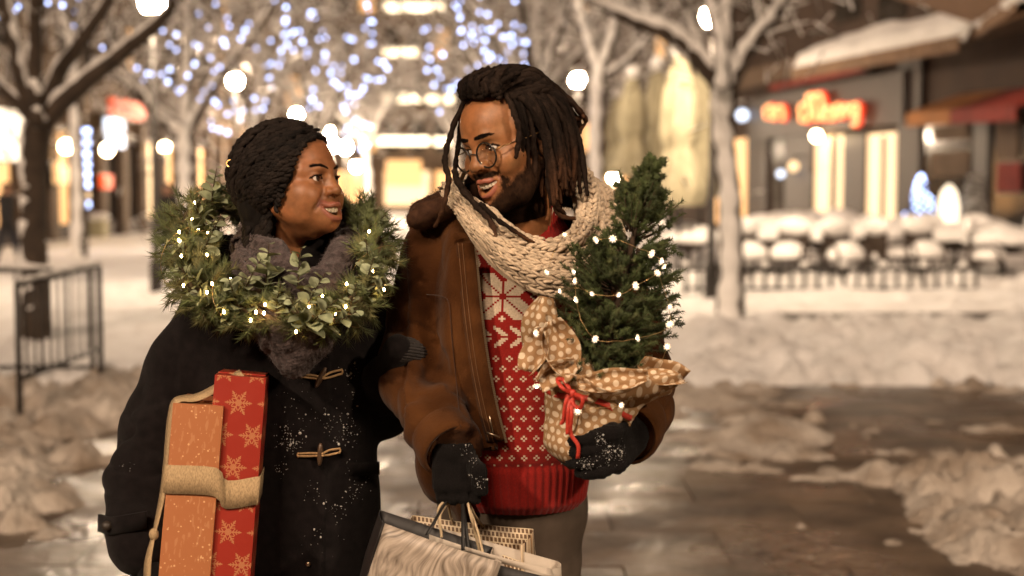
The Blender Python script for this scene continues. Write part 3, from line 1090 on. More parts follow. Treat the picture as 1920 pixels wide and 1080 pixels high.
class Face:
    """a vertical building front from ground point A to B, seen from the street"""
    def __init__(s, A, B):
        s.A, s.B = np.array([*A, 0.0]), np.array([*B, 0.0])
        s.u = unit(s.B - s.A)
        n = np.array((s.u[1], -s.u[0], 0))
        s.n = n if np.dot(n, np.array([0, 0, 0]) - s.A) > 0 else -n       # towards the camera
        s.L = np.linalg.norm(s.B - s.A)
    def hit(s, px, py=None, out=0.0):
        """distance along the front (and height) seen at a pixel"""
        d = W(px, py if py is not None else 360, 1.0) - np.array([0, 0, CAM_Z])
        t = (np.dot(s.A, s.n) + out) / np.dot(d[:2], s.n[:2])
        p = d * t
        return float(np.dot(p - s.A + np.array([0, 0, 0]), s.u)), CAM_Z + p[2]
    def pt(s, u, z, out=0.0):
        return s.A + s.u * u + s.n * out + np.array((0, 0, z))
    def box(s, b, u0, u1, z0, z1, o0, o1):
        c = s.pt((u0 + u1) / 2, (z0 + z1) / 2, (o0 + o1) / 2)
        b.obox(c, s.u * abs(u1 - u0) / 2, s.n * abs(o1 - o0) / 2, np.array((0, 0, abs(z1 - z0) / 2)))
    def part(s, name, m, parent, *rects):
        b = MB()
        for r in rects: s.box(b, *r)
        return b.build(name, m, parent, smooth=False)

def facade(f, name, label, u0, u1, height, m, shop_h=4.2, bay=2.6, seed=1, lit=.2, shop_lit=.5, depth=8.0):
    """a building slice with base shopfronts, rows of recessed windows, pilasters and cornices"""
    r = np.random.default_rng(seed)
    root = tag(empty(name, tuple(f.pt((u0 + u1) / 2, 0))), label, 'building')
    f.part('wall', m, root, (u0, u1, 0, height, -depth, -.35))
    n = max(1, int(round((u1 - u0) / bay))); bw = (u1 - u0) / n
    # pilasters and bands make the openings recessed
    f.part('pilasters', m, root, *[(u0 + i * bw - (.35 if 0 < i < n else 0) + (0 if i else .0), u0 + i * bw + (.35 if 0 < i < n else (.35 if i == 0 else 0)) - (0 if i < n else 0) + (0 if i < n else 0), 0, height, -.35, 0) for i in range(n)])
    f.part('pilasters', m, root, (u1 - .35, u1, 0, height, -.348, .002))
    f.part('shop_cornice', m, root, (u0 + .002, u1 - .002, shop_h, shop_h + .55, -.347, .22))
    nf = int((height - shop_h - 1) / 3.4)
    for k in range(nf):
        z = shop_h + .55 + k * 3.4
        f.part('sill_band', m, root, (u0 + .003, u1 - .003, z + .001, z + .8, -.346, -.03))
        for i in range(n):
            a, b_ = u0 + i * bw + .42, u0 + (i + 1) * bw - .42
            if b_ - a < .3: continue
            w = f.part('window', MATS['lit_warm'] if r.random() < lit else MATS['glass_dark'], root, (a + .06, b_ - .06, z + .86, z + 2.8, -.34, -.28))
            f.part('frame', MATS['dark_frame'], w, (a, a + .08, z + .82, z + 2.9, -.27, -.20), (b_ - .08, b_, z + .82, z + 2.9, -.27, -.20), ((a + b_) / 2 - .03, (a + b_) / 2 + .03, z + .9, z + 2.82, -.268, -.21))
        f.part('lintel_band', m, root, (u0 + .003, u1 - .003, z + 2.9, z + 3.39, -.345, -.02))
    f.part('roof_cornice', m, root, (u0, u1, height, height + .5, -depth, .45))
    for i in range(n):
        a, b_ = u0 + i * bw + .40, u0 + (i + 1) * bw - .40
        if b_ - a < .3: continue
        q = r.random()
        mm = MATS['lit_pale'] if q < shop_lit * .5 else (MATS['lit_warm'] if q < shop_lit else MATS['glass_dark'])
        w = f.part('shop_window', mm, root, (a + .05, b_ - .05, .55, shop_h - .75, -.34, -.30))
        f.part('shop_frame', MATS['dark_frame'], w, (a, a + .10, .06, shop_h - .6, -.29, -.18), (b_ - .10, b_, .06, shop_h - .6, -.29, -.18), (a + .1, b_ - .1, shop_h - .75, shop_h - .6, -.288, -.182), (a + .1, b_ - .1, .06, .55, -.345, -.2))
    return root

# left side of the street
FL = Face((-14.0, 26), (-13.2, 82))
FL2 = FL
facade(FL, 'corner_shop_building', 'brightly lit shop building at the left edge of the street', 4, 14.5, 13, MATS['stone2'], seed=3, lit=.25, shop_lit=1.0)
facade(FL, 'stone_building', 'tan stone building with wall lamps and blue sign on the left', 14.5, 27, 14, MATS['stone'], seed=5, lit=.1, shop_lit=.35)
facade(FL, 'stone_building', 'brown stone building behind the snowy tree at left', 27, 38, 12, MATS['stone_dark'], seed=8, lit=.1, shop_lit=.5)
facade(FL, 'stone_building', 'pale building farthest along the left side of the street', 38, 56, 15, MATS['stone'], seed=9, lit=.15, shop_lit=.6)

def on_face(f, px, py, out=.1):
    u, z = f.hit(px, py, out)
    return f.pt(u, z, out)
def px_rect(f, x0, x1, y0, y1, o0, o1):
    ua, _ = f.hit(x0, None, o1); ub, _ = f.hit(x1, None, o1)
    xm = (x0 + x1) / 2
    _, z1 = f.hit(xm, y0, o1); _, z0 = f.hit(xm, y1, o1)
    return (min(ua, ub), max(ua, ub), z0, z1, o0, o1)
def sign(name, label, f, rect, m, cat='sign', o0=.24, o1=.42):
    root = tag(empty(name, tuple(on_face(f, (rect[0] + rect[1]) / 2, rect[3]))), label, cat)
    r = px_rect(f, *rect, o0, o1)
    f.part('panel', m, root, r)
    f.part('back_box', MATS['dark_frame'], root, (r[0] - .04, r[1] + .04, r[2] - .04, r[3] + .04, o0 - .12, o0 - .002))
    return root
sign('shop_sign', 'orange red sign board high on the left facade', FL, (216, 275, 190, 222), MATS['red_sign'])
sign('shop_sign', 'glowing blue white sign on the left facade', FL, (208, 236, 224, 276), MATS['blue_sign'])
sign('display_board', 'small orange lit board low on the left facade', FL, (197, 212, 328, 354), MATS['red_sign'])
sign('display_board', 'yellow lit display by the left shop door', FL, (112, 130, 305, 345), MATS['lit_warm'])
sign('shop_sign', 'large white lit shop panel at the left picture edge', FL, (-20, 46, 205, 300), MATS['lit_white'])

def wall_lamp(label, p):
    root = tag(empty('wall_lamp', tuple(p)), label, 'lamp', 'globe lamps on the left facades')
    b = MB(); b.sphere(p, .19, 14, 10); b.build('globe', MATS['globe_small'], root)
    b = MB(); b.tube([p + np.array((0, 0, .19)), p + np.array((-.1, 0, .42)), p + np.array((-.5, .05, .42))], .035, 6); b.build('bracket', MATS['iron'], root)
for lbl, px, py in (('globe lamp on the facade by the leftmost trunk', 124, 275), ('globe lamp under the blue white sign', 201, 281), ('globe lamp on the facade left of the snowy trunk', 309, 277)):
    wall_lamp(lbl, on_face(FL, px, py, .6))

# building closing the street
FE = Face((-30, 112), (26, 112))
end = tag(empty('end_building', (-2, 112, 0)), 'large building closing the street with rows of strip lights', 'building')
FE.part('wall', MATS['stone'], end, (0, 56, 0, 26, -10, -.4))
for k in range(29): FE.part('pilaster', MATS['stone'], end, (k * 1.93, k * 1.93 + .7, 0, 26, -.39, 0))
for k in range(6):
    z = 3.6 + k * 3.6
    FE.part('floor_band', MATS['stone2'], end, (.01, 55.9, z, z + 1.1, -.38, .1 + .002 * k))
    for j in range(28):
        FE.part('window', MATS['lit_warm'] if (j * 7 + k * 3) % 9 == 0 else MATS['glass_dark'], end, (j * 1.93 + .75, j * 1.93 + 1.88, z + 1.15, z + 3.4, -.395, -.30))
for j, (a, b_) in enumerate(((8, 11), (12, 15), (16, 19), (20, 23.5), (24, 27), (28, 31), (32, 35), (36, 39))):
    FE.part('shop_window', MATS['lit_warm'] if j % 3 else MATS['lit_pale'], end, (a, b_, .5, 3.2, -.2, .12))
for lbl, x0, x1, y in (('strip light highest on the end building', 722, 832, 13), ('strip light on third floor of end building', 720, 786, 98), ('long strip light below it on end building', 718, 790, 184), ('short strip light beside the dreadlocks', 800, 858, 186), ('lowest long strip light over lit shopfront', 706, 804, 264), ('strip light seen beside the round glasses', 815, 868, 265)):
    s_ = tag(empty('strip_light', tuple(on_face(FE, (x0 + x1) / 2, y, .3))), lbl, 'strip light', 'strip lights on the end building')
    r_ = px_rect(FE, x0, x1, y - 7, y + 7, .2, .5)
    FE.part('tube', MATS['tube_light'], s_, r_)
    FE.part('housing', MATS['dark_frame'], s_, (r_[0] - .1, r_[1] + .1, r_[3] + .01, r_[3] + .16, .12, .6))
sign('lit_signboard', 'warm lit signboard at the foot of the end building', FE, (724, 790, 300, 346), MATS['lit_warm'], 'signboard')

# right side: restaurant front
FR = Face((7.4, 52), (11.9, 25))
u_a, u_b = FR.hit(1330)[0], FR.hit(2060)[0]
rest = tag(empty('restaurant_building', tuple(FR.pt(14, 0))), 'dark restaurant front with red neon sign and lit doors', 'building')
FR.part('wall', MATS['stone_dark'], rest, (min(u_a, u_b) - 6, max(u_a, u_b) + 3, 0, 13, -9, -.02))
FR.part('upper_wall', MATS['stone_dark'], rest, (min(u_a, u_b) - 6, max(u_a, u_b) + 3, 5.6, 13, -.019, .05))
FR.part('cornice', MATS['stone'], rest, (min(u_a, u_b) - 6, max(u_a, u_b) + 3, 5.0, 5.58, -.018, .4))
for k, (x0, x1, y0, y1, m_, nm) in enumerate(((1400, 1436, 255, 440, 'dark_frame', 'pillar'), (1444, 1468, 250, 440, 'glass_dark', 'shop_window'), (1470, 1522, 252, 440, 'dark_frame', 'pillar'), (1526, 1578, 256, 412, 'lit_pale', 'door'), (1580, 1620, 254, 420, 'dark_frame', 'pillar'), (1626, 1676, 250, 420, 'lit_pale', 'door'),
                                              (1680, 1722, 60, 470, 'dark_frame', 'pillar'), (1732, 1820, 222, 400, 'glass_dark', 'shop_window'), (1822, 1850, 205, 470, 'dark_frame', 'pillar'), (1852, 1990, 205, 420, 'glass_dark', 'shop_window'), (1340, 1396, 262, 420, 'lit_warm', 'shop_window'))):
    p_ = FR.part(nm, MATS[m_], rest, px_rect(FR, x0, x1, y0, y1, .0 if nm == 'pillar' else -.0, .16 if nm == 'pillar' else .05 + .004 * k))
for x0, x1 in ((1556, 1562), (1650, 1654)):
    FR.part('mullion', MATS['dark_frame'], rest, px_rect(FR, x0, x1, 256, 414, .1, .17))
for i, (x0, x1, y0, y1) in enumerate(((1745, 1815, 235, 262), (1745, 1815, 285, 330), (1865, 1905, 225, 300))):
    FR.part('shelf_goods', MATS['stone'], rest, px_rect(FR, x0, x1, y0, y1, .08, .13))
for i, (x0, x1) in enumerate(((1400, 1440), (1560, 1605), (1640, 1690), (1740, 1790), (1830, 1880), (1900, 1960))):
    wv = FR.part('window', MATS['glass_dark'], rest, px_rect(FR, x0, x1, -60, 40, .0, .12))
FR.part('fascia', MATS['dark_frame'], rest, px_rect(FR, 1400, 1690, 160, 246, .0, .30))
sign('poster', 'red poster on the pillar at the right edge', FR, (1868, 1912, 305, 360), MATS['awn_red'], 'poster', .20, .24)
sign('light_strip_sign', 'thin red strip awning above the neon lettering', FR, (1440, 1612, 142, 152), MATS['awn_red'])

# neon lettering: rounded script strokes, unreadable in the picture as well
def neon():
    root = tag(empty('neon_sign', tuple(on_face(FR, 1530, 215, .45))), 'red neon script sign over the restaurant doors', 'sign')
    strokes = [[(1436, 222), (1434, 205), (1444, 198), (1450, 210), (1446, 224)], [(1452, 224), (1454, 204), (1464, 200), (1468, 212), (1466, 226)], 
               [(1502, 228), (1500, 200), (1512, 196), (1518, 212), (1510, 228)], [(1514, 196), (1514, 180), (1522, 178), (1524, 190)], [(1530, 226), (1526, 184), (1536, 176), (1542, 190), (1540, 224)], [(1546, 226), (1546, 206), (1556, 202), (1560, 214), (1558, 226)],
               [(1562, 224), (1566, 200), (1574, 198), (1574, 222)], [(1576, 222), (1582, 200), (1590, 200), (1590, 218)], [(1592, 206), (1598, 196), (1608, 198), (1606, 216), (1596, 214)], [(1607, 200), (1606, 228), (1598, 234)]]
    for st in strokes:
        P = spline([on_face(FR, x, y, .55) for x, y in st], 14)
        b = MB(); b.tube(P, .046, 6); b.build('letter_tube', MATS['neon_core'], root)
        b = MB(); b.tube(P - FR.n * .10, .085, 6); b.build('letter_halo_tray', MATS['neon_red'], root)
neon()
def small_lamp(label, f, px, py, r_, m, out=.5, cat='lamp'):
    p = on_face(f, px, py, out)
    root = tag(empty('spot_lamp', tuple(p)), label, cat, 'small lamps on the restaurant front')
    b = MB(); b.sphere(p, r_, 12, 8); b.build('bulb', m, root)
    b = MB(); b.tube([p + np.array((0, 0, r_)), p + np.array((0, 0, r_ + .15)), p - f.n * out + np.array((0, 0, r_ + .15))], .03, 6); b.build('bracket', MATS['iron'], root)
small_lamp('round white lamp under the neon sign', FR, 1531, 255, .15, MATS['globe_small'])
small_lamp('blue white lamp beside the right trunk', FR, 1392, 216, .20, MATS['blue_sign'])
small_lamp('bluish lamp left of the lit doors', FR, 1464, 326, .12, MATS['blue_sign'])
small_lamp('warm lamp beside the bluish lamp', FR, 1488, 312, .16, MATS['lit_pale'])

# awnings with snow
def awning(label, p0, p1, drop, out, m, snow, m2=None, split=None):
    root = tag(empty('awning', tuple((p0 + p1) / 2)), label, 'awning')
    d = unit(p1 - p0); n = unit(np.cross((0, 0, 1), d)); n = n if n[1] < 0 or n[0] < 0 else -n
    def cloth(a, b, mm, nm='cloth'):
        k = MB()
        q = [a, b, b - n * out + np.array((0, 0, drop)), a - n * out + np.array((0, 0, drop))]
        q2 = [x - np.array((0, 0, .05)) for x in q]
        k.add(np.array(q + q2), [[0, 1, 2, 3], [7, 6, 5, 4], [4, 5, 1, 0], [5, 6, 2, 1], [6, 7, 3, 2], [7, 4, 0, 3]])
        k.build(nm, mm, root, smooth=False)
        k = MB()
        nn = 14
        for i in range(nn):
            s0, s1 = a + (b - a) * i / nn, a + (b - a) * (i + .92) / nn
            k.obox((s0 + s1) / 2 - np.array((0, 0, .16)), (s1 - s0) / 2, n * .012, np.array((0, 0, .15)))
        k.build('valance', mm, root, smooth=False)
    if split: cloth(p0, p0 + (p1 - p0) * split, m); cloth(p0 + (p1 - p0) * split, p1, m2)
    else: cloth(p0, p1, m)
    if snow:
        nu, nv = 60, 14
        u, v = np.meshgrid(np.linspace(-.01, 1.01, nu), np.linspace(0, 1, nv), indexing='ij')
        base = p0 + (p1 - p0) * u[..., None] + (-n * out + np.array((0, 0, drop))) * v[..., None]
        hh = snow * np.sin(np.clip(v + .03, 0, 1) * math.pi) ** .35 * (.8 + .5 * fbm(base.reshape(-1, 3), 1.2, 3, 5).reshape(nu, nv))
        T = base + np.array((0, 0, 1.0)) * np.maximum(hh, .02)[..., None]
        T[:, 0, 2] -= .25 + .18 * fbm(base[:, 0], 2.2, 2, 9)
        i, j = np.meshgrid(np.arange(nu - 1), np.arange(nv - 1), indexing='ij'); i, j = i.ravel(), j.ravel()
        F = np.stack([i * nv + j, (i + 1) * nv + j, (i + 1) * nv + j + 1, i * nv + j + 1], 1)
        o = link('snow_cap', mesh_np('snow_cap', T.reshape(-1, 3), F), MATS['snowy'], root)
        sm = o.modifiers.new('thick', 'SOLIDIFY'); sm.thickness = .06
    return root
awning('long awning loaded with thick snow over the terrace', W(1486, 128, 38), W(1800, 66, 28), .9, 2.6, MATS['awn_tan'], .45)
awning('short snowy awning at the top right edge', W(1800, 66, 27.9) + np.array((.3, 0, .25)), W(1905, -15, 24.5), .7, 2.0, MATS['awn_tan'], .35)
awning('low awning half orange half red at right', W(1700, 212, 33.5), W(1905, 196, 27.5), .45, 1.3, MATS['awn_orange'], 0, MATS['awn_red'], .45)

# ---------------------------------------------------------------- street lamps
def street_lamp(p, label, h=None, head_r=.17):
    root = tag(empty('street_lamp', (p[0], p[1], 0)), label, 'street lamp', 'globe street lamps along the promenade')
    x, y, z = p
    b = MB(); b.tube([(x, y, 0), (x, y, .5), (x, y, .55), (x, y, z - head_r)], [.11, .10, .06, .045], 10); b.build('post', MATS['iron'], root)
    b = MB(); b.sphere(p, head_r, 16, 12); b.build('globe', MATS['globe'], root)
    b = MB(); b.tube([(x, y, z + head_r * .8), (x, y, z + head_r * 1.1), (x, y, z + head_r * 1.35)], [head_r * .8, head_r * .55, .03], 12); b.build('cap', MATS['iron'], root)
    b = MB(); b.tube([(x, y, z - head_r * 1.15), (x, y, z - head_r * .85)], [.06, .10], 10); b.build('collar', MATS['iron'], root)
    b = MB(); b.sphere((x, y, z + head_r * 1.36), (head_r * .75, head_r * .75, .07), 10, 6); b.build('snow_cap', MATS['snowy'], root)
for lbl, px, py, Y in (('street lamp above the dark twisted hair at left', 441, 152, 37), ('street lamp right of the dreadlocks', 1083, 150, 37), ('street lamp just over the dark twisted hair', 556, 214, 50),
                       ('nearest left street lamp at the top of the picture', 285, 4, 21), ('street lamp glowing behind the right trunk', 1338, 30, 20.5), ('distant street lamp right of the hair', 612, 248, 62), ('distant street lamp next in the row', 648, 276, 72),
                       ('distant small street lamp near the face', 622, 272, 68), ('far street lamp low behind the nose', 668, 312, 90), ('street lamp behind the scarf at right', 1152, 330, 70)):
    street_lamp(W(px, py, Y), lbl, head_r=.17 if Y < 60 else .26)
street_lamp(np.array((-3.3, -1.7, 4.1)), 'street lamp behind the photographer on the left')
street_lamp(np.array((4.4, -1.6, 4.3)), 'street lamp behind the photographer on the right')

# ---------------------------------------------------------------- trees
def limb(b, sb, P, R, seg=9, snow=.5):
    P = spline(P, max(8, len(P) * 6)); n = len(P)
    R = np.interp(np.linspace(0, 1, n), np.linspace(0, 1, len(R)), R)
    r = np.random.default_rng(int(abs(P[0, 0]) * 1000) % 9973)
    P = P + r.normal(0, .012, P.shape) * np.minimum(R, .1)[:, None] * 4
    b.tube(P, R, seg)
    if snow:
        T = unit(np.gradient(P, axis=0))
        flat = np.clip(1 - np.abs(T[:, 2]) ** 1.5, .12, 1)
        up = np.array((0, 0, 1.0)) - T * T[:, 2:3]
        up = unit(up + np.array((0, -.45, 0)) * (snow > .7))
        up = unit(up + (np.array((-.45, -.55, 0)) if snow > .7 else np.array((-.6, -.12, 0))) * (np.abs(T[:, 2:3]) > .8))
        sb.tube(P + up * (R * .62)[:, None], np.maximum(np.where(np.abs(T[:, 2]) > .8, R * (.30 + .6 * snow), R * (.55 + .5 * snow * flat)), .006) * (1 + .22 * np.sin(np.arange(n) * 1.7) * r.uniform(.5, 1, n)), max(6, seg - 2))
def twigs(tb, ts, starts, r, n, spread, size):
    """fine crown: short forked twigs with snow on top"""
    idx = r.integers(0, len(starts), n)
    P = starts[idx] + r.normal(0, 1, (n, 3)) * spread
    D = unit(r.normal(0, 1, (n, 3)) + np.array((0, 0, .25)))
    L = r.uniform(.5, 1.2, n) * size
    v, f = blades(P, D, unit(r.normal(0, 1, (n, 3))), L, .016 * size ** .5); tb.add(v, f)
    k = r.random(n) < .75
    v, f = blades(P[k] + np.array((0, 0, .03)), D[k], unit(r.normal(0, 1, (k.sum(), 3))), L[k] * .95, .026 * size ** .5); ts.add(v, f)
def tree(label, base, trunk, limbs, r0, crown_n=900, spread=(1.2, 1.2, .9), size=.55, seed=1, snow=.8, extra=()):
    root = tag(empty('bare_tree', tuple(base)), label, 'tree', 'bare snow covered trees along the promenade')
    r = np.random.default_rng(seed)
    b, sb, tb, ts = MB(), MB(), MB(), MB()
    limb(b, sb, trunk, r0, 12, snow)
    b.build('trunk', MATS['tree_bark'], root); sb.build('trunk_snow', MATS['snowy'], root)
    tips = []
    for L, rr in limbs:
        b, sb = MB(), MB()
        limb(b, sb, L, rr, 8, snow)
        P = spline(L, 12); tips += [P[6], P[8], P[10], P[11]]
        for k in range(5):
            i = int(r.integers(4, 11))
            d = unit(unit(P[min(i + 1, 11)] - P[i - 1]) + r.normal(0, .55, 3) + np.array((0, 0, .25)))
            ln = r.uniform(.6, 1.5) * size * 1.6
            q = [P[i], P[i] + d * ln * .5 + r.normal(0, .06, 3), P[i] + d * ln + np.array((0, 0, .15 * ln))]
            limb(b, sb, q, [rr[-1] * .6, rr[-1] * .4, rr[-1] * .18], 5, snow)
            tips += [np.array(q[1]), np.array(q[2])]
        b.build('limb', MATS['tree_bark'], root); sb.build('limb_snow', MATS['snowy'], root)
    if crown_n:
        st = np.array(tips + [np.asarray(e) for e in extra])
        twigs(tb, ts, st, r, crown_n, np.array(spread), size)
        tb.build('twigs', MATS['twig'], root)['kind'] = 'stuff'; ts.build('twig_snow', MATS['snowy'], root)['kind'] = 'stuff'
    return root
def T_(Y, *pts): return [W(x, y, Y) for x, y in pts]
Yl = 14.6
tree('nearest bare tree with five forking limbs at the left edge', W(66, 660, Yl), T_(Yl, (66, 655), (66, 560), (64, 420), (66, 300), (72, 235)),
     [(T_(Yl, (70, 240), (40, 150), (5, -20), (-20, -120)), [.09, .07, .055, .03]), (T_(Yl - .3, (72, 238), (66, 120), (66, -20), (70, -150)), [.085, .075, .065, .03]), (T_(Yl + .3, (76, 232), (110, 140), (165, 60), (215, -20), (250, -100)), [.095, .085, .07, .055, .03]),
      (T_(Yl - .2, (80, 236), (130, 180), (215, 110), (300, 40), (350, -30)), [.105, .095, .08, .065, .03]), (T_(Yl + .2, (66, 232), (30, 190), (-10, 150), (-60, 80)), [.06, .055, .05, .03])], [.19, .15, .13, .125, .15], 160, (.9, .9, .7), .5, 3, .5)
Yr = 17.0
tree('bare snow covered tree behind the potted spruce at right', W(1370, 612, Yr), T_(Yr, (1368, 612), (1372, 500), (1366, 350), (1355, 250), (1358, 165)),
     [(T_(Yr, (1354, 165), (1310, 110), (1255, 65), (1170, 30), (1090, -10)), [.13, .11, .10, .07, .04]), (T_(Yr - .3, (1356, 165), (1350, 80), (1325, -20), (1310, -120)), [.10, .09, .08, .04]), (T_(Yr + .3, (1360, 165), (1360, 60), (1362, -40), (1365, -140)), [.12, .11, .10, .05]),
      (T_(Yr, (1366, 160), (1400, 95), (1450, 30), (1480, -30)), [.12, .10, .085, .05]), (T_(Yr + .4, (1352, 160), (1300, 60), (1285, -40)), [.07, .06, .05])], [.19, .15, .14, .13, .17], 350, (.8, .8, .6), .45, 5)
Y3 = 32.0
tree('slender dark trunk with snow at its foot near the blue lights', W(148, 492, Y3), T_(Y3, (148, 492), (150, 400), (146, 300), (142, 180), (140, 90)),
     [(T_(Y3, (140, 95), (160, 20), (200, -60)), [.12, .09, .05]), (T_(Y3, (140, 95), (110, 10), (80, -80)), [.12, .09, .05])], [.20, .16, .14, .13, .13], 500, (1.6, 1.6, 1.3), .7, 7)
Y4 = 34.0
tree('snow laden tree left of the dark twisted hair', W(352, 480, Y4), T_(Y4, (352, 482), (352, 400), (350, 300), (350, 240)),
     [(T_(Y4, (350, 270), (310, 230), (260, 175), (215, 135)), [.18, .17, .15, .09]), (T_(Y4, (350, 242), (352, 150), (355, 50), (360, -50)), [.17, .14, .10, .05]), (T_(Y4, (352, 245), (400, 160), (470, 70), (520, -10)), [.15, .12, .09, .05])], [.26, .22, .22, .22], 1300, (2.0, 1.8, 1.5), .75, 9)
Y5 = 30.0
tree('snow covered tree right of the dreadlocks', W(1120, 495, Y5), T_(Y5, (1120, 500), (1122, 400), (1118, 300), (1120, 190), (1122, 140)),
     [(T_(Y5, (1122, 145), (1100, 70), (1080, 0), (1070, -60)), [.13, .11, .09, .05]), (T_(Y5, (1122, 145), (1150, 60), (1165, -20)), [.13, .10, .06]), (T_(Y5, (1120, 150), (1180, 110), (1230, 50)), [.09, .07, .05])], [.22, .19, .17, .17, .17], 500, (1.5, 1.5, 1.0), .6, 11)
for k, (px, Y, lbl) in enumerate(((480, 44, 'bare tree with snowy crown above the dark twisted hair'), (600, 56, 'distant bare snowy tree between the two people, left one'), (690, 66, 'distant bare snowy tree nearest the end building'), (960, 46, 'bare snowy tree hidden behind the dreadlocks'), (860, 60, 'distant bare snowy tree beside the strip lights'), (1210, 52, 'bare snowy tree behind the closed parasols'), (1010, 34, 'bare snowy tree whose crown fills the top centre'))):
    x = (px - 960) / FPX * Y
    h = 3.4
    tr = [np.array((x, Y, 0)), np.array((x + .1, Y, h * .5)), np.array((x - .05, Y, h))]
    rr = np.random.default_rng(50 + k)
    lm = []
    for a in range(6):
        an = a * 1.05 + rr.uniform(0, .5)
        e = np.array((math.cos(an) * 2.6, math.sin(an) * 2.4, 3.4 + rr.uniform(-.6, 1.2)))
        lm.append(([tr[2], tr[2] + e * np.array((.35, .35, .45)), tr[2] + e], [.12, .09, .04]))
    tree(lbl, tr[0], tr, lm, [.24, .2, .18], 1100, (1.2, 1.2, 1.0), .7, 60 + k)

# ---------------------------------------------------------------- blue fairy lights hung in the trees
MATS['fairy_blue'] = emit('blue_white_led', (.42, .54, 1.0), 4.4)
MATS['fairy_wire'] = mat('dark_cable', (.02, .02, .025), .7)
bulb_b = MB(); bulb_b.sphere((0, 0, 0), 1, 8, 5); BULB = bulb_b.mesh('bulb'); BULB.materials.append(MATS['fairy_blue'])
strands = [
    ('short blue strand at the top left corner', 15, [(-5, 8), (20, 14), (40, 20), (58, 28), (78, 32)], 9), ('blue strand crossing the left tree', 16, [(90, 15), (110, 20), (135, 45), (150, 15), (170, 22)], 6), ('blue strand left of the snowy limb', 20, [(178, 106), (200, 115), (225, 130), (262, 147), (300, 148), (322, 150)], 10),
    ('blue strand ending left of the dark twisted hair', 24, [(310, 55), (325, 50), (325, 95), (322, 110), (330, 165), (345, 175), (365, 110), (370, 60), (372, 28)], 14), ('blue strand looping beside the left street lamp', 25, [(412, 15), (425, 55), (418, 75), (402, 100), (410, 125), (395, 160), (372, 190), (395, 192), (425, 215), (448, 192)], 16),
    ('blue strand low above the twisted hair', 25, [(405, 240), (410, 225), (430, 230), (465, 222), (475, 215), (490, 205), (490, 180), (508, 160), (505, 135), (512, 112)], 15), ('blue strand hanging left of centre', 26, [(538, 2), (545, 15), (542, 35), (535, 52), (548, 85), (540, 100), (520, 115), (508, 120)], 13),
    ('blue strand hanging above the woman', 26, [(595, 12), (592, 40), (600, 60), (604, 85), (607, 92), (605, 112), (620, 132), (618, 155), (628, 165), (632, 172)], 15), ('blue strand with paired bulbs at centre', 28, [(572, 85), (580, 110), (585, 130), (588, 150), (592, 188), (600, 200), (560, 200)], 11), ('blue strand nearest the end building', 25, [(684, 12), (690, 25), (695, 38), (702, 60), (706, 95), (712, 130), (710, 152), (700, 150), (685, 142), (680, 165), (668, 175)], 18),
    ('dense blue strand falling behind the cheek', 27, [(668, 175), (660, 190), (662, 215), (668, 230), (655, 245), (675, 255), (665, 270), (680, 275), (672, 250), (690, 235)], 18), ('faint blue strand behind the dense one', 36, [(640, 85), (660, 100), (655, 70), (650, 120), (645, 140), (652, 178), (640, 240)], 10),
    ('blue strand left of the dreadlocks top', 25, [(795, 70), (802, 90), (810, 105), (812, 122), (818, 138), (825, 155), (835, 168), (850, 170), (862, 160)], 14), ('blue strand above the dreadlocks', 25, [(857, 8), (868, 25), (865, 50), (868, 68), (866, 85)], 10), ('blue cluster strand above the dreadlocks', 26, [(893, 90), (905, 95), (898, 122), (895, 135), (912, 105), (930, 85), (938, 58), (955, 60), (965, 45), (968, 72), (960, 85), (985, 70)], 18),
    ('blue strand at top right of the dreadlocks', 25, [(900, 8), (902, 30), (902, 42), (920, 62), (885, 55), (892, 70)], 9), ('blue strand over the right of the hair', 27, [(972, 8), (976, 5), (960, 30), (950, 108), (935, 115), (985, 105), (990, 95)], 9), ('lone blue strand between the two people', 27, [(822, 215), (815, 60), (790, 28), (798, 45)], 5), ('blue strand at upper left of centre', 30, [(465, 35), (455, 60), (470, 85), (560, 60), (565, 68)], 8)]
for lbl, Y, pts, n in strands:
    root = tag(empty('fairy_light_strand', tuple(W(*pts[0], Y))), lbl, 'fairy lights', 'blue fairy light strands in the trees')
    P = spline([W(x, y, Y) for x, y in pts], 60)
    b = MB(); b.tube(P + np.array((0, 0, .035)), .007, 4); b.build('cable', MATS['fairy_wire'], root)
    rr = np.random.default_rng(n * 7 + len(lbl))
    for t in np.linspace(0, 59, int(n * 1.05)):
        p = P[int(t)] + rr.normal(0, .075, 3)
        o = bpy.data.objects.new('bulb', BULB); COL.objects.link(o)
        s_ = rr.uniform(.45, 1.15) * .00118 * Y
        o.location = p; o.scale = (s_, s_, s_ * 1.1)
        o.parent = root; o.matrix_parent_inverse = wmat(root).inverted()
# ladder of blue lights on a pole
lp = W(158, 470, 36)
root = tag(empty('light_pole', (lp[0], lp[1], 0)), 'pole wound with a ladder of blue lights behind the slender trunk', 'light pole')
b = MB(); b.tube([(lp[0] - .16, lp[1] + .06, 0), (lp[0] - .16, lp[1] + .06, W(158, 225, 36)[2])], .07, 8); b.build('post', MATS['iron'], root)
for y in (247, 268, 289, 308, 327, 346, 366, 384):
    p = W(158, y, 36); b = MB(); b.obox(p, (.13, 0, 0), (0, .05, 0), (0, 0, .075)); b.build('light_bar', MATS['fairy_blue'] if y != 366 else MATS['lit_pale'], root)

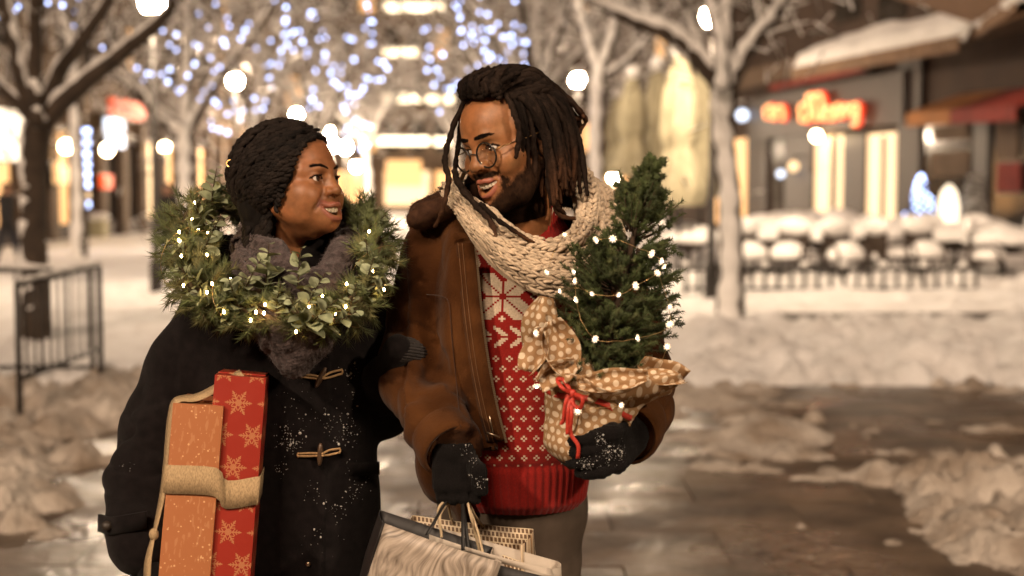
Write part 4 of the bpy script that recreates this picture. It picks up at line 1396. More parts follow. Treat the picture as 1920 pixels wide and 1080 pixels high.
# ---------------------------------------------------------------- terrace: closed parasols, tables, chairs, low fence, decorations
MATS['parasol'] = mat('pale_canvas', (.40, .36, .24), .85, var=.2, vscale=4)
def parasol(px, top, bot, Y, label, w=.32):
    t_, b_ = W(px, top, Y), W(px, bot, Y)
    root = tag(empty('closed_parasol', (t_[0], Y, 0)), label, 'parasol', 'closed parasols beside the terrace')
    n, s = 22, 24
    th = np.linspace(0, 2 * math.pi, s, endpoint=False)
    V = []
    for i in range(n):
        t = i / (n - 1)
        R = w * np.interp(t, [0, .1, .3, .55, .62, .9, 1], [.10, .34, .62, .70, .50, .95, .80])
        rr = R * (1 + .22 * np.sin(th * 6 + t * 2))
        V.append(np.stack([t_[0] + rr * np.cos(th), Y + rr * np.sin(th), np.full(s, t_[2] + (b_[2] - t_[2]) * t)], 1))
    V = np.concatenate(V)
    i, j = np.meshgrid(np.arange(n - 1), np.arange(s), indexing='ij'); i, j = i.ravel(), j.ravel()
    F = np.stack([i * s + j, (i + 1) * s + j, (i + 1) * s + (j + 1) % s, i * s + (j + 1) % s], 1)
    link('canopy', mesh_np('canopy', V, F), MATS['parasol'], root)
    b = MB(); b.tube([(t_[0], Y, .05), (t_[0], Y, t_[2] + .12)], .035, 8); b.build('pole', MATS['iron'], root)
    b = MB(); b.tube([(t_[0], Y, 0), (t_[0], Y, .12)], [.34, .28], 12); b.build('base', MATS['iron'], root)
    b = MB(); b.sphere(t_ + np.array((0, 0, .02)), (w * .42, w * .42, .14), 10, 6); b.build('snow_cap', MATS['snowy'], root)
parasol(1186, 138, 330, 26, 'closed pale parasol nearest the potted spruce', .36); parasol(1232, 120, 345, 27, 'closed pale parasol, second beside the spruce', .34); parasol(1276, 95, 385, 23, 'largest closed pale parasol left of the right trunk', .42); parasol(1316, 120, 370, 25, 'closed pale parasol touching the right trunk', .34); parasol(1160, 175, 330, 33, 'farthest small closed parasol', .36)

MATS['chair'] = mat('dark_rattan', (.035, .022, .014), .7, var=.3, vscale=20)
def make_table():
    root = empty('terrace_table')
    b = MB(); b.tube([(0, 0, .70), (0, 0, .74)], .42, 20); b.build('table_top', MATS['chair'], root)
    b = MB(); b.tube([(0, 0, .03), (0, 0, .70)], .045, 8); b.build('leg', MATS['iron'], root)
    b = MB(); b.tube([(0, 0, 0), (0, 0, .03)], .25, 12); b.build('foot', MATS['iron'], root)
    v = Vol((-.7, -.7, .6), (.7, .7, 1.25), .03); v.ell((0, 0, .76), (.55, .55, .30)); v.box((0, 0, .64), (.7, .7, .10), mode='s')
    put_sdf('snow_cap', v, MATS['snowy'], root, lambda V, N: .035 * fbm(V, 4, 2, 3))
    return root
def make_chair():
    root = empty('terrace_chair')
    b = MB(); b.box((-.23, -.23, .42), (.23, .23, .46)); b.build('seat', MATS['chair'], root, smooth=False)
    b = MB(); b.box((-.23, .20, .463), (.23, .24, .90)); b.build('backrest', MATS['chair'], root, smooth=False)
    for sx in (-1, 1):
        for sy in (-1, 1):
            b = MB(); b.tube([(sx * .20, sy * .20, 0), (sx * .20, sy * .19, .42)], .02, 6); b.build('leg', MATS['iron'], root)
        b = MB(); b.tube(spline([(sx * .24, .2, .64), (sx * .245, -.1, .65), (sx * .24, -.2, .46)], 8), .02, 6); b.build('armrest', MATS['chair'], root)
    v = Vol((-.35, -.35, .4), (.35, .35, 1.05), .025); v.ell((0, -.02, .47), (.28, .26, .24)); v.ell((0, .22, .91), (.28, .10, .14), k=.03); v.box((0, -.05, .40), (.4, .24, .061), mode='s')
    put_sdf('snow_cap', v, MATS['snowy'], root, lambda V, N: .02 * fbm(V, 6, 2, 5))
    return root
tproto, cproto = make_table(), make_chair()
tb_spots = [(1290, 23.5, 'terrace table with snow nearest the right trunk, left side'), (1440, 24, 'snow capped terrace table right of the trunk'), (1545, 23.2, 'snow capped terrace table below the neon sign'), (1640, 24.5, 'snow capped terrace table below the right lit door'), (1500, 28, 'snow capped table in the middle terrace row, left'), (1610, 29, 'snow capped table in the middle terrace row, centre'),
            (1700, 28.5, 'snow capped table in the middle terrace row, right'), (1790, 24.5, 'snow capped terrace table under the glowing figure'), (1880, 23, 'snow capped terrace table at the right edge'), (1460, 33, 'farthest snow capped table at left'), (1570, 34, 'farthest snow capped table under the lit doors'), (1840, 29, 'snow capped table beside the snowy fir')]
rr = np.random.default_rng(77)
for k, (px, Y, lbl) in enumerate(tb_spots):
    o = tproto if k == 0 else copy_tree(tproto)
    o.location = ((px - 960) / FPX * Y, Y, 0); o.rotation_euler = (0, 0, rr.uniform(0, 6)); s_ = rr.uniform(.95, 1.2); o.scale = (s_, s_, rr.uniform(.95, 1.12))
    tag(o, lbl, 'table', 'snowy terrace tables')
ch_spots = [(1405, 22.5, .3, 'dark snowy chair next to the right trunk'), (1430, 26, 2.8, 'dark snowy chair behind the trunk side table'), (1480, 22.4, -.5, 'dark snowy chair by the low fence, leftmost'), (1515, 25, 1.5, 'dark snowy chair between the left front tables'), (1585, 22.2, .4, 'dark snowy chair by the low fence under the neon'), (1600, 26, -2.2, 'dark snowy chair behind the neon table'),
            (1665, 23, 2.0, 'dark snowy chair under the right lit door'), (1690, 25.5, -1.1, 'dark snowy chair left of the blue tree'), (1735, 23, .2, 'dark snowy chair in front of the blue tree'), (1745, 27, 2.6, 'dark snowy chair behind, near the blue tree'), (1820, 26, -.6, 'dark snowy chair below the snowy fir'), (1850, 22, 1.2, 'dark snowy chair near the right edge, front'), (1905, 25, -1.9, 'dark snowy chair cut by the right edge'), (1545, 31, .8, 'dark snowy chair far back under the doors')]
for k, (px, Y, a, lbl) in enumerate(ch_spots):
    o = cproto if k == 0 else copy_tree(cproto)
    o.location = ((px - 960) / FPX * Y, Y, 0); o.rotation_euler = (0, 0, a); o.scale = (1.1, 1.1, 1.1)
    tag(o, lbl, 'chair', 'snowy terrace chairs')
def low_fence():
    a, b_ = WG(1285, 556), WG(1830, 556)
    root = tag(empty('low_fence', tuple((a + b_) / 2)), 'low dark picket fence with snow in front of the terrace', 'fence')
    n = 22
    for i in range(n + 1):
        p = a + (b_ - a) * i / n
        m = MB(); m.tube([p, p + np.array((0, 0, .46))], .028, 6); m.build('picket', MATS['iron'], root)
        if i % 3 == 0:
            m = MB(); m.sphere(p + np.array((0, 0, .48)), (.07, .07, .05), 8, 5); m.build('snow_cap', MATS['snowy'], root)
    for z in (.12, .40):
        m = MB(); m.tube([a + np.array((0, 0, z)), b_ + np.array((0, 0, z))], .022, 6); m.build('rail', MATS['iron'], root)
low_fence()
def planter_tree():
    p = W(1725, 440, 30)
    root = tag(empty('lit_christmas_tree', (p[0], p[1], 0)), 'small cone tree of blue lights in a red pot on the terrace', 'lit tree')
    b = MB(); b.tube([(p[0], p[1], .35), (p[0], p[1], .85)], [.24, .32], 12); b.build('pot', MATS['awn_red'], root)
    b = MB(); b.tube([(p[0], p[1], 0), (p[0], p[1], .35)], [.2, .2], 10); b.build('stand', MATS['iron'], root)
    z0, z1 = .86, W(1725, 328, 30)[2]
    r = np.random.default_rng(3); n = 900
    t = r.random(n) ** .7; a = r.uniform(0, 6.28, n); R = .42 * (1 - t) + .03
    P = np.stack([p[0] + R * np.cos(a) * .5, p[1] + R * np.sin(a) * .5, z0 + (z1 - z0) * t], 1)
    D = unit(np.stack([np.cos(a), np.sin(a), np.full(n, -.2)], 1))
    v, f = blades(P, D, np.tile((0, 0, 1.0), (n, 1)), R * .5, .03)
    b = MB(); b.add(v, f); b.build('foliage', MATS['spruce'] if 'spruce' in MATS else MATS['twig'], root)
    for k in range(84):
        tt = (k / 84) ** 1.15; an = k * 2.4; R = (.38 * (1 - tt) + .03) * (.55 + .45 * ((k * 7) % 5) / 4)
        o = bpy.data.objects.new('bulb', BULB); COL.objects.link(o); o.scale = (.035,) * 3
        o.location = (p[0] + R * math.cos(an), p[1] + R * math.sin(an), z0 + (z1 - z0) * tt); o.parent = root; o.matrix_parent_inverse = wmat(root).inverted()
planter_tree()
MATS['glow_figure'] = emit('lit_lantern_skin', (1.0, .84, .62), 1.0)
def lantern():
    p = W(1778, 440, 29)
    root = tag(empty('glowing_lantern', (p[0], p[1], 0)), 'tall glowing white lantern beside the blue lit tree', 'lantern')
    z0, z1 = .75, W(1778, 347, 29)[2]
    t = np.linspace(0, 1, 14)
    b = MB(); b.tube(np.stack([np.full(14, p[0]), np.full(14, p[1]), z0 + (z1 - z0) * t], 1), np.interp(t, [0, .1, .5, .85, 1], [.14, .16, .22, .16, .05]), 16); b.build('shade', MATS['glow_figure'], root)
    b = MB(); b.tube([(p[0], p[1], 0), (p[0], p[1], z0)], [.2, .12], 10); b.build('stand', MATS['iron'], root)
lantern()
def snowy_fir():
    p = W(1826, 450, 29.5)
    root = tag(empty('snowy_fir', (p[0], p[1], 0)), 'small snow dusted fir beside the glowing lantern', 'fir tree')
    z0, z1 = .2, W(1826, 328, 29.5)[2]
    b = MB(); b.tube([(p[0], p[1], 0), (p[0], p[1], z1)], [.06, .01], 8); b.build('trunk', MATS['tree_bark'], root)
    r = np.random.default_rng(6); n = 2600
    t = r.random(n) ** .8; a = r.uniform(0, 6.28, n); R = (.48 * (1 - t) + .03) * r.uniform(.4, 1, n)
    P = np.stack([p[0] + R * np.cos(a), p[1] + R * np.sin(a), z0 + (z1 - z0) * t], 1)
    D = unit(np.stack([np.cos(a), np.sin(a), np.full(n, -.25)], 1) + r.normal(0, .3, (n, 3)))
    k = r.random(n) < .5
    for kk, nm, m_ in ((k, 'needles', 'twig'), (~k, 'snow', 'snowy')):
        v, f = blades(P[kk], D[kk], np.tile((0, 0, 1.0), (kk.sum(), 1)), .16, .02); b = MB(); b.add(v, f); b.build(nm, MATS[m_], root)['kind'] = 'stuff'
snowy_fir()

# ---------------------------------------------------------------- crowd barrier at the left
def barrier(a, b_, label, z0, z1, nb):
    root = tag(empty('crowd_barrier', tuple((a + b_) / 2)), label, 'barrier', 'iron crowd barriers at the left')
    up = np.array((0, 0, 1.0))
    m = MB(); m.tube([a + up * z1, b_ + up * z1], .020, 8); m.build('top_rail', MATS['iron'], root)
    m = MB(); m.tube([a + up * z0, b_ + up * z0], .018, 8); m.build('bottom_rail', MATS['iron'], root)
    for p in (a, b_):
        m = MB(); m.tube([p, p + up * z1], .022, 8); m.build('post', MATS['iron'], root)
        d = unit(np.cross(b_ - a, up)); m = MB(); m.tube([p - d * .22 + up * .02, p + d * .22 + up * .02], .018, 6); m.build('foot', MATS['iron'], root)
    for i in range(1, nb):
        p = a + (b_ - a) * i / nb
        m = MB(); m.tube([p + up * z0, p + up * z1], .010, 6); m.build('bar', MATS['iron'], root)
    m = MB(); P = spline([a + up * (z1 + .022), (a + b_) / 2 + up * (z1 + .03), b_ + up * (z1 + .022)], 30); m.tube(P, .020 + .008 * np.sin(np.arange(30) * 1.3), 7); m.build('snow_line', MATS['snowy'], root)
barrier(WG(190, 727, .06), WG(38, 795, .0), 'slanting iron crowd barrier with snow on its rail', .30, .93, 11)
barrier(np.array((-5.2, 11.4, .05)), np.array((-3.35, 11.3, .05)), 'iron crowd barrier standing square behind the slanting one', .10, .88, 9)
# litter bin
bp = WG(182, 448)
root = tag(empty('white_box', tuple(bp)), 'pale snow topped box by the left facade', 'box')
b = MB(); b.obox(bp + np.array((0, 0, .35)), (.30, 0, 0), (0, .3, 0), (0, 0, .35)); b.build('body', MATS['parasol'], root, smooth=False)
b = MB(); b.sphere(bp + np.array((0, 0, .72)), (.46, .42, .16), 12, 8); b.build('snow_cap', MATS['snowy'], root)

# ---------------------------------------------------------------- passers-by
MATS['coat_dark2'] = mat('dark_coat', (.014, .012, .012), .9, var=.3, vscale=5)
MATS['skin2'] = mat('passer_skin', (.30, .17, .11), .6)
def passer(px, py, label, stride, turn, H=1.74):
    p = WG(px, py)
    root = tag(empty('person', (p[0], p[1], 0), turn), label, 'person')
    S = H / 1.74
    v = Vol((-.45, -.45, 0), (.45, .45, 1.78), .022)
    v.chain([(0, 0, .95), (0, 0, 1.15), (0, 0, 1.40)], [.15, .15, .17], k=.06, flat=(1.15, .75, 1))
    for s in (-1, 1):
        f = s * stride
        v.chain([(s * .09, 0, .92), (s * .095, -f * .16 - .02, .50), (s * .095, -f * .28, .09)], [.095, .07, .052], k=.03)
        v.cone((s * .095, -f * .28, .05), (s * .10, -f * .28 - .13, .04), .045, .04, k=.02)
        v.chain([(s * .19, 0, 1.40), (s * .24, f * .10, 1.12), (s * .22, f * .2 - .06, .90)], [.075, .06, .05], k=.04)
        v.ell((s * .22, f * .2 - .07, .83), (.035, .03, .06), k=.02)
    v.cone((0, 0, 1.42), (0, -.01, 1.55), .06, .055, k=.03)
    v.ell((0, -.015, 1.63), (.075, .095, .115), k=.015)
    V, F = v.nets()
    me = mesh_np('body', V, F)
    c = np.tile((.012, .010, .010), (len(V), 1)); c[(V[:, 2] > 1.50) & (V[:, 1] < .0)] = (.25, .13, .08); c[V[:, 2] > 1.67] = (.012, .009, .008); c[(V[:, 2] > .12) & (V[:, 2] < .8) & (np.abs(V[:, 0]) < .19)] = (.018, .018, .024)
    vcol(me, 'col', c)
    mm = mat('passer_clothes', (.02, .02, .02), .85, attr='col')
    me.materials.append(mm)
    o = bpy.data.objects.new('body', me); COL.objects.link(o); o.parent = root; o.scale = (S, S, S)
passer(14, 506, 'person in dark clothes walking at the left edge', .8, 1.4)
passer(318, 500, 'dark clad person half hidden behind the lit garland', .4, -.6)
# ================================================================== the woman
YW = 2.74
HW = W(550, 341, YW)
RW = Rmat(-116, 5, -2)
woman = tag(empty('person', (W(560, 800, 2.80)[0], 2.80, 0)),
            'smiling person with dark twisted hair in a black duffle coat carrying gift boxes', 'person')
M_W, V_W, F_W, N_W = add_head(woman, Q_W, RW, Vector(HW), (-.05, .28, -1), (.245, .100, .042), (.24, .080, .052), .955)

def head_pt(M, p):
    return np.array(M @ Vector(p))

# lip piercing studs and hair cuff
pb = MB()
pb.sphere(head_pt(M_W, (.0185, .0935, -.0745)), .0016)
pb.sphere(head_pt(M_W, (.0215, .0905, -.0815)), .0017)
pb.build('lip_stud', MATS['silver'], woman)

# ---------------------------------------------------------------- hair: many two-strand twists swept back over a dark mass
MATS['twist'] = mat('twisted_dark_hair', (.0062, .0042, .0034), .8, attr='col', var=.4, vscale=60, bump=.7, bscale=500, bdist=.0015, spec=.15)
def woman_hair():
    c = np.array([0, -.022, .018]); rr = np.array([.090, .104, .098])
    v = Vol((-.115, -.165, -.20), (.115, .115, .15), .004)
    v.ell(c, rr * .965)
    v.ell((.015, -.060, -.050), (.068, .045, .075), k=.04)
    # keep the face clear
    v.ell((0, .100, -.045), (.086, .090, .108), k=.01, mode='s')
    V, F = v.nets()
    V = V + vnormals(V, F) * (.005 * ridged(V, (60, 60, 25), 3) - .004)[:, None]
    me = mesh_np('hair', V, F)
    b = MB()
    r = np.random.default_rng(11)
    def proj(P, lift):
        q = (P - c) / rr
        ln = np.linalg.norm(q, axis=1)
        return c + q / ln[:, None] * rr * (1 + lift[:, None])
    hl = spline([(-.062, .030, .060), (-.040, .058, .078), (0, .070, .086), (.030, .070, .081), (.052, .062, .062), (.064, .056, .038), (.072, .045, .012), (.078, .034, -.015), (.080, .024, -.042), (.080, .014, -.062)], 26)
    crown = spline([(-.02, .055, .10), (-.01, .01, .125), (0, -.05, .115), (.0, -.10, .07), (0, -.125, .02)], 18)
    far = spline([(-.070, .03, .04), (-.08, -.01, .05), (-.08, -.06, .04), (-.05, -.11, .01)], 12)
    runs = []
    for i, p in enumerate(hl):
        t = i / 25.0
        e = np.array([.030, -.118, -.085]) * (1 - t) + np.array([.092, -.010, -.112]) * t
        runs.append((p, e, 0))
    for i, p in enumerate(hl[:-2]):
        t = i / 25.0
        e = np.array([.020, -.120, -.075]) * (1 - t) + np.array([.094, -.028, -.108]) * t
        runs.append((p * .5 + .5 * (p + np.array([.012, -.045, .018])), e, 1))
    for i, p in enumerate(crown):
        t = i / 17.0
        e = np.array([.060, -.085, -.10]) * (1 - t) + np.array([.0, -.125, -.09]) * t
        runs.append((p, e, 1))
    for i, p in enumerate(far):
        e = np.array([-.075, -.05, -.10]) * (1 - i / 11) + np.array([-.02, -.12, -.1]) * (i / 11)
        runs.append((p, e, 0))
    for i in range(16):
        x = -.05 + .008 * i
        runs.append((np.array((x, -.112, .03 - .02 * (i % 3))), np.array((x * 1.25 + .01, -.112, -.10)), 1))
        if i > 5: runs.append((np.array((.085, -.02 - .008 * (i - 6), .02)), np.array((.088, -.03 - .008 * (i - 6), -.10)), 0))
    for p, e, ring in runs:
        e = e + r.normal(0, .008, 3)
        p = np.asarray(p) + r.normal(0, .0015, 3)
        t = np.linspace(0, 1, 34)[:, None]
        bow = np.sin(t * math.pi) * np.array([.02, -.01, .012])
        lift = .015 + .050 * np.sin(np.linspace(0.15, 2.6, 34)) + ring * .025 + r.normal(0, .008)
        path = proj(p + (e - p) * t + bow, lift)
        path[0] = p
        # hanging ends
        n2 = int(r.integers(12, 19))
        dn = np.cumsum(np.tile(np.array([.0016, -.0004, -.0075]), (n2, 1)) + r.normal(0, .0012, (n2, 3)), axis=0)
        path = spline(np.vstack([path[::3], path[-1] + dn[::2]]), 48)
        T, N, B = frames(path)
        L = np.concatenate([[0], np.cumsum(np.linalg.norm(np.diff(path, axis=0), axis=1))])
        rad = np.interp(np.linspace(0, 1, 48), [0, .10, .8, 1], [.0040, .0060, .0058, .0030]) * r.uniform(.9, 1.15)
        fr = 2 * math.pi / .030
        tint = r.uniform(.55, 1.9)
        for s in (0, math.pi):
            a = L * fr + s + r.uniform(0, 6)* (s == 0) + ring
            off = (np.cos(a)[:, None] * N + np.sin(a)[:, None] * B) * (rad * .60)[:, None]
            b.tube(path + off + r.normal(0, .0004, (48, 3)), rad * .86, 6, c=np.array((.0075, .0050, .0040)) * tint)
    m2 = b.mesh('hair_twists', True, True)
    r3 = np.random.default_rng(5)
    vcol(me, 'col', np.tile((.005, .0035, .003), (len(V), 1)))
    for mm, nm in ((me, 'hair'), (m2, 'hair_twists')):
        mm.materials.append(MATS['twist'])
        o = bpy.data.objects.new(nm, mm)
        COL.objects.link(o)
        o.parent = woman
        o.matrix_parent_inverse = wmat(woman).inverted()
        o.matrix_basis = M_W
    # small loose fibres so the outline is not clean
    P = np.concatenate(b.v)
    idx = r3.choice(len(P), 26000)
    D = unit(r3.normal(0, 1, (26000, 3)))
    vv, ff = blades(P[idx], D, unit(r3.normal(0, 1, (26000, 3))), r3.uniform(.002, .008, 26000), .00018)
    m3 = mesh_np('hair_frizz', vv, ff); vcol(m3, 'col', np.tile((.012, .008, .006), (len(vv), 1))); m3.materials.append(MATS['twist'])
    o = bpy.data.objects.new('hair_frizz', m3); COL.objects.link(o)
    o.parent = woman; o.matrix_parent_inverse = wmat(woman).inverted(); o.matrix_basis = M_W
woman_hair()
cb = MB()
cp = W(437, 307, 2.755)
th = np.linspace(0, 2 * math.pi, 13)
cb.tube(np.stack([cp[0] + .0065 * np.cos(th), cp[1] + .0055 * np.sin(th) * .6 - .03, cp[2] + .0065 * np.sin(th)], 1), .0022, 6)
cb.build('hair_cuff', MATS['gold'], woman)

# ---------------------------------------------------------------- duffle coat
def woman_coat():
    v = Vol((-.82, 2.44, .50), (-.10, 3.06, 1.46), .0055)
    v.ell(W(548, 640, 2.82), (.168, .115, .20))
    v.cone(W(420, 572, 2.85), W(668, 568, 2.84), .074, .072, k=.06, flat=(1, .95, 1))
    v.ell(W(560, 800, 2.81), (.150, .118, .22), k=.05)
    v.ell(W(470, 760, 2.83), (.15, .10, .25), k=.05)
    v.ell(W(430, 950, 2.83), (.10, .09, .25), k=.05)
    v.ell(W(562, 950, 2.80), (.158, .130, .24), k=.05)
    v.cone(W(562, 950, 2.80), W(565, 1210, 2.80), .150, .168, k=.03, flat=(1, .82, 1))
    # her right arm, at the left of the picture, clasping the boxes
    v.chain([W(412, 600, 2.84), W(350, 690, 2.83), W(300, 800, 2.79), W(268, 900, 2.72), W(258, 985, 2.655)], [.076, .076, .074, .066, .060], k=.03)
    # her left arm, back and through his elbow
    v.chain([W(678, 590, 2.84), W(706, 700, 2.90), W(716, 770, 2.86)], [.074, .062, .058], k=.03)
    v.chain([W(716, 770, 2.86), W(722, 705, 2.74), W(746, 654, 2.670)], [.050, .036, .027], k=.02)
    v.cone(W(566, 560, 2.80), W(576, 452, 2.80), .07, .052, k=.02)
    # hood lying behind the neck
    v.ell(W(495, 490, 2.95), (.13, .075, .10), k=.04)
    v.ell(W(600, 480, 2.96), (.12, .075, .09), k=.04)
    # cuff with its strap
    v.cone(W(258, 985, 2.655), W(262, 1022, 2.635), .062, .060, k=.004)
    # hollow hem
    c = W(565, 1250, 2.80)
    v.box((c[0], c[1], c[2] - .05), (.3, .3, .06), mode='s')
    def disp(V, N):
        f = .0035 * fbm(V, 9, 2, 3)
        # wrinkles across the sleeve bend
        e = W(290, 800, 2.79)
        near = np.exp(-((V[:, 2] - e[2]) / .13) ** 2) * (V[:, 0] < W(345, 800, 2.79)[0])
        f -= near * .010 * np.clip(ridged(V, (6, 6, 17), 5), 0, 1) ** 3
        f -= (V[:, 0] < W(345, 800, 2.79)[0]) * .006 * np.clip(ridged(V, (7, 5, 7), 15), 0, 1) ** 3
        f += .0022 * ridged(V, (16, 8, 3.0), 8)
        # vertical hang folds lower down
        f += .004 * np.sin(V[:, 0] * 42 + 2 * np.sin(V[:, 2] * 5)) * sstep(1.1, .75, V[:, 2]) * (N[:, 1] < 0)
        # the placket: a raised overlap
        pe = W(668, 800, 2.7)[0] - .085 + (V[:, 2] - 1.1) * .03
        f += .004 * ((V[:, 0] > pe - .055) & (V[:, 0] < pe + .03) & (N[:, 1] < -.4) & (V[:, 2] < 1.24))
        return f
    o, V, F = put_sdf('coat', v, MATS['coat'], woman, disp)
    return V, F
VC, FC = woman_coat()

def front_of(V, p, up=0.0):
    """depth Y of the surface nearest the camera around pixel p"""
    q = W(p[0], p[1], 2.7)
    r = unit(q - np.array([0, 0, CAM_Z]))
    d = V - np.array([0, 0, CAM_Z])
    t = d @ r
    off = np.linalg.norm(d - t[:, None] * r, axis=1)
    m = off < .008
    return (V[m][:, 1].min() if m.any() else 2.7)

def on(V, px, py, lift=0.0):
    return W(px, py, front_of(V, (px, py)) - lift)

# toggles: a horn peg with two cord loops each
for (lx, ly), (mx, my), (rx, ry), tilt in (((565, 704), (601, 708), (640, 697), 28), ((560, 853), (600, 852), (636, 845), 4)):
    tg = MB()
    mp = on(VC, mx, my, .012)
    d = np.array((math.sin(math.radians(tilt)), 0, math.cos(math.radians(tilt))))
    tt = np.linspace(-1, 1, 13)
    tg.tube(mp + tt[:, None] * d * .021, .0058 * np.sqrt(np.clip(1.03 - tt ** 2 * .85, 0, 1)), 8)
    pg = tg.build('toggle', MATS['horn'], woman)
    cdb = MB()
    for dy in (-4, 4):
        pts = [on(VC, lx, ly + dy * .6, .004), on(VC, (lx + mx) / 2, (ly + my) / 2 + dy * .7, .005), mp + np.array((-.004, -.002, -dy * .0006))]
        cdb.tube(spline(pts, 10), .0022, 6)
        pts = [mp + np.array((.004, -.004, -dy * .0004)), on(VC, (rx + mx) / 2, (ry + my) / 2 + dy * 1.1, .005), on(VC, rx, ry + dy * .9, .004)]
        cdb.tube(spline(pts, 10), .0022, 6)
    cdb.tube(spline([on(VC, lx, ly - 4, .004), on(VC, lx - 2, ly, .004), on(VC, lx, ly + 4, .004)], 6), .0022, 6)
    cdb.tube(spline([on(VC, rx, ry - 5, .004), on(VC, rx + 2, ry, .004), on(VC, rx, ry + 5, .004)], 6), .0022, 6)
    cdb.build('toggle_cord', MATS['cord'], woman)
# snap stud, pocket flap and sleeve strap
sb = MB(); sb.sphere(on(VC, 578, 1058, .001), (.005, .0025, .005)); sb.build('snap_stud', MATS['metal'], woman)
pk = MB()
top = [on(VC, x, 868 - (x - 655) * .05, .004) for x in np.linspace(655, 712, 8)]
bot = [on(VC, x, 893 - (x - 655) * .05, .007) for x in np.linspace(655, 712, 8)]
tv = np.array(top + bot); n8 = 8
pv = np.concatenate([tv, tv + np.array((0, .006, 0))])
pf = [[i, i + 1, n8 + i + 1, n8 + i][::-1] for i in range(7)] + [[2 * n8 + n8 + i, 2 * n8 + n8 + i + 1, n8 + i + 1, n8 + i] for i in range(7)]
pk.add(pv, pf); pk.build('pocket_flap', MATS['coat'], woman)
st = MB()
s0, s1 = W(190, 985, 2.60), W(262, 972, 2.575)
pth = spline([W(186, 980, 2.66), W(206, 986, 2.603), W(235, 982, 2.588), W(275, 975, 2.592)], 12)
v_, f_ = strip(pth, np.tile((0.05, 0, 1.0), (12, 1)), .0165, .006); st.add(v_, f_)
so = st.build('sleeve_strap', MATS['coat'], woman)
bt = MB(); bt.tube([W(200, 986, 2.598), W(200, 986, 2.592)], .0095, 12); bt.build('button', MATS['boot'], woman)

# gloved right hand under the boxes
def woman_glove():
    v = Vol((-.80, 2.44, .72), (-.55, 2.78, .98), .004)
    wr, kn = W(264, 1025, 2.64), W(275, 1092, 2.60)
    fl = []
    for t in (-1, -.33, .33, 1):
        a = kn + np.array((.02 * t, 0, .004 * t)) + np.array((0, .012 * t, 0))
        fl.append(([a, a + np.array((.03, -.012, -.04)), a + np.array((.068, -.012, -.045))], .0125))
    glove_hand(v, wr, kn, np.array((.5, -.8, 0)), np.array((-1, 0, 0)), fl, [wr + np.array((.02, -.02, -.02)), kn + np.array((.035, -.035, .01)), kn + np.array((.055, -.045, -.02))])
    return put_sdf('glove', v, MATS['glove'], woman)
woman_glove()
# left hand hooked over his arm: ribbed grey cuff and dark mitt
lb = MB()
p0, p1 = W(744, 655, 2.668), W(796, 664, 2.715)
ax = unit(p1 - p0)
for i in range(26):
    a = 2 * math.pi * i / 26
    n1 = unit(np.cross(ax, (0, 0, 1))); n2 = np.cross(ax, n1)
    off = (math.cos(a) * n1 + math.sin(a) * n2)
    lb.tube([p0 + off * .023, .5 * (p0 + p1) + off * .024, p1 + off * .022], .0034, 6)
MATS['cuff'] = mat('grey_ribbed_cuff', (.028, .024, .023), .95, var=.4, vscale=200, bump=.6, bscale=600)
lb.tube([p0, p1], .022, 14)
lb.build('ribbed_cuff', MATS['cuff'], woman)
v = Vol((-.28, 2.44, 1.10), (-.04, 2.74, 1.34), .004)
kn = p1 + np.array((.016, .075, -.012))
fl = []
for t in (-1, -.33, .33, 1):
    a = kn + np.array((0, .004 * t, .022 * t))
    fl.append(([a, a + np.array((.006, .026, -.008)), a + np.array((.0, .05, -.014))], .011))
glove_hand(v, p1 + np.array((0, .014, 0)), kn, np.array((0, .1, 1.0)), np.array((0, -1, 0)), fl, [p1 + np.array((.004, .03, .012)), p1 + np.array((.010, .06, .022)), p1 + np.array((.014, .08, .024))], .65)
put_sdf('glove', v, MATS['glove'], woman)

# legs and boots below the coat
def legs(person, cx, cy, z0, m, boot, sep=.095, r=.082):
    v = Vol((cx - .3, cy - .25, .05), (cx + .3, cy + .25, z0 + .1), .011)
    for s in (-1, 1):
        v.chain([(cx + s * sep * .95, cy, z0), (cx + s * sep, cy - .015, .50), (cx + s * sep, cy + .02, .10)], [r, r * .72, r * .58], k=.02)
    v.ell((cx, cy, z0), (sep + r * .95, r * 1.35, .10), k=.04)
    put_sdf('trousers', v, m, person, lambda V, N: .004 * ridged(V, (6, 6, 14), 4))
    for s in (-1, 1):
        b = Vol((cx + s * sep - .09, cy - .26, -.01), (cx + s * sep + .09, cy + .14, .24), .008)
        b.cone((cx + s * sep, cy + .02, .05), (cx + s * sep, cy - .16, .042), .05, .045, k=.02, flat=(1, 1, .85))
        b.cone((cx + s * sep, cy + .02, .06), (cx + s * sep, cy + .02, .18), .052, .056, k=.02)
        b.box((cx + s * sep, cy - .06, -.02), (.2, .3, .022), mode='s')
        put_sdf('boot', b, boot, person)
legs(woman, W(562, 950, 2.80)[0], 2.82, .72, MATS['jeans'], MATS['boot'], .085, .078)

# snow crumbs caught on the wool
flecks('snow_flecks', VC, FC, woman, MATS['snow_crumb'],
       [(on(VC, 540, 815), .045, 90), (on(VC, 545, 835), .02, 50), (on(VC, 650, 810), .04, 80), (on(VC, 610, 790), .04, 30), (on(VC, 655, 700), .025, 30),
        (on(VC, 525, 882), .02, 25), (on(VC, 660, 876), .02, 22), (on(VC, 630, 960), .035, 40), (on(VC, 590, 925), .03, 25), (on(VC, 665, 925), .03, 30),
        (on(VC, 560, 750), .05, 25), (on(VC, 640, 755), .05, 25), (on(VC, 600, 1000), .06, 20), (on(VC, 235, 875), .02, 12), (on(VC, 680, 900), .05, 20)], 4)

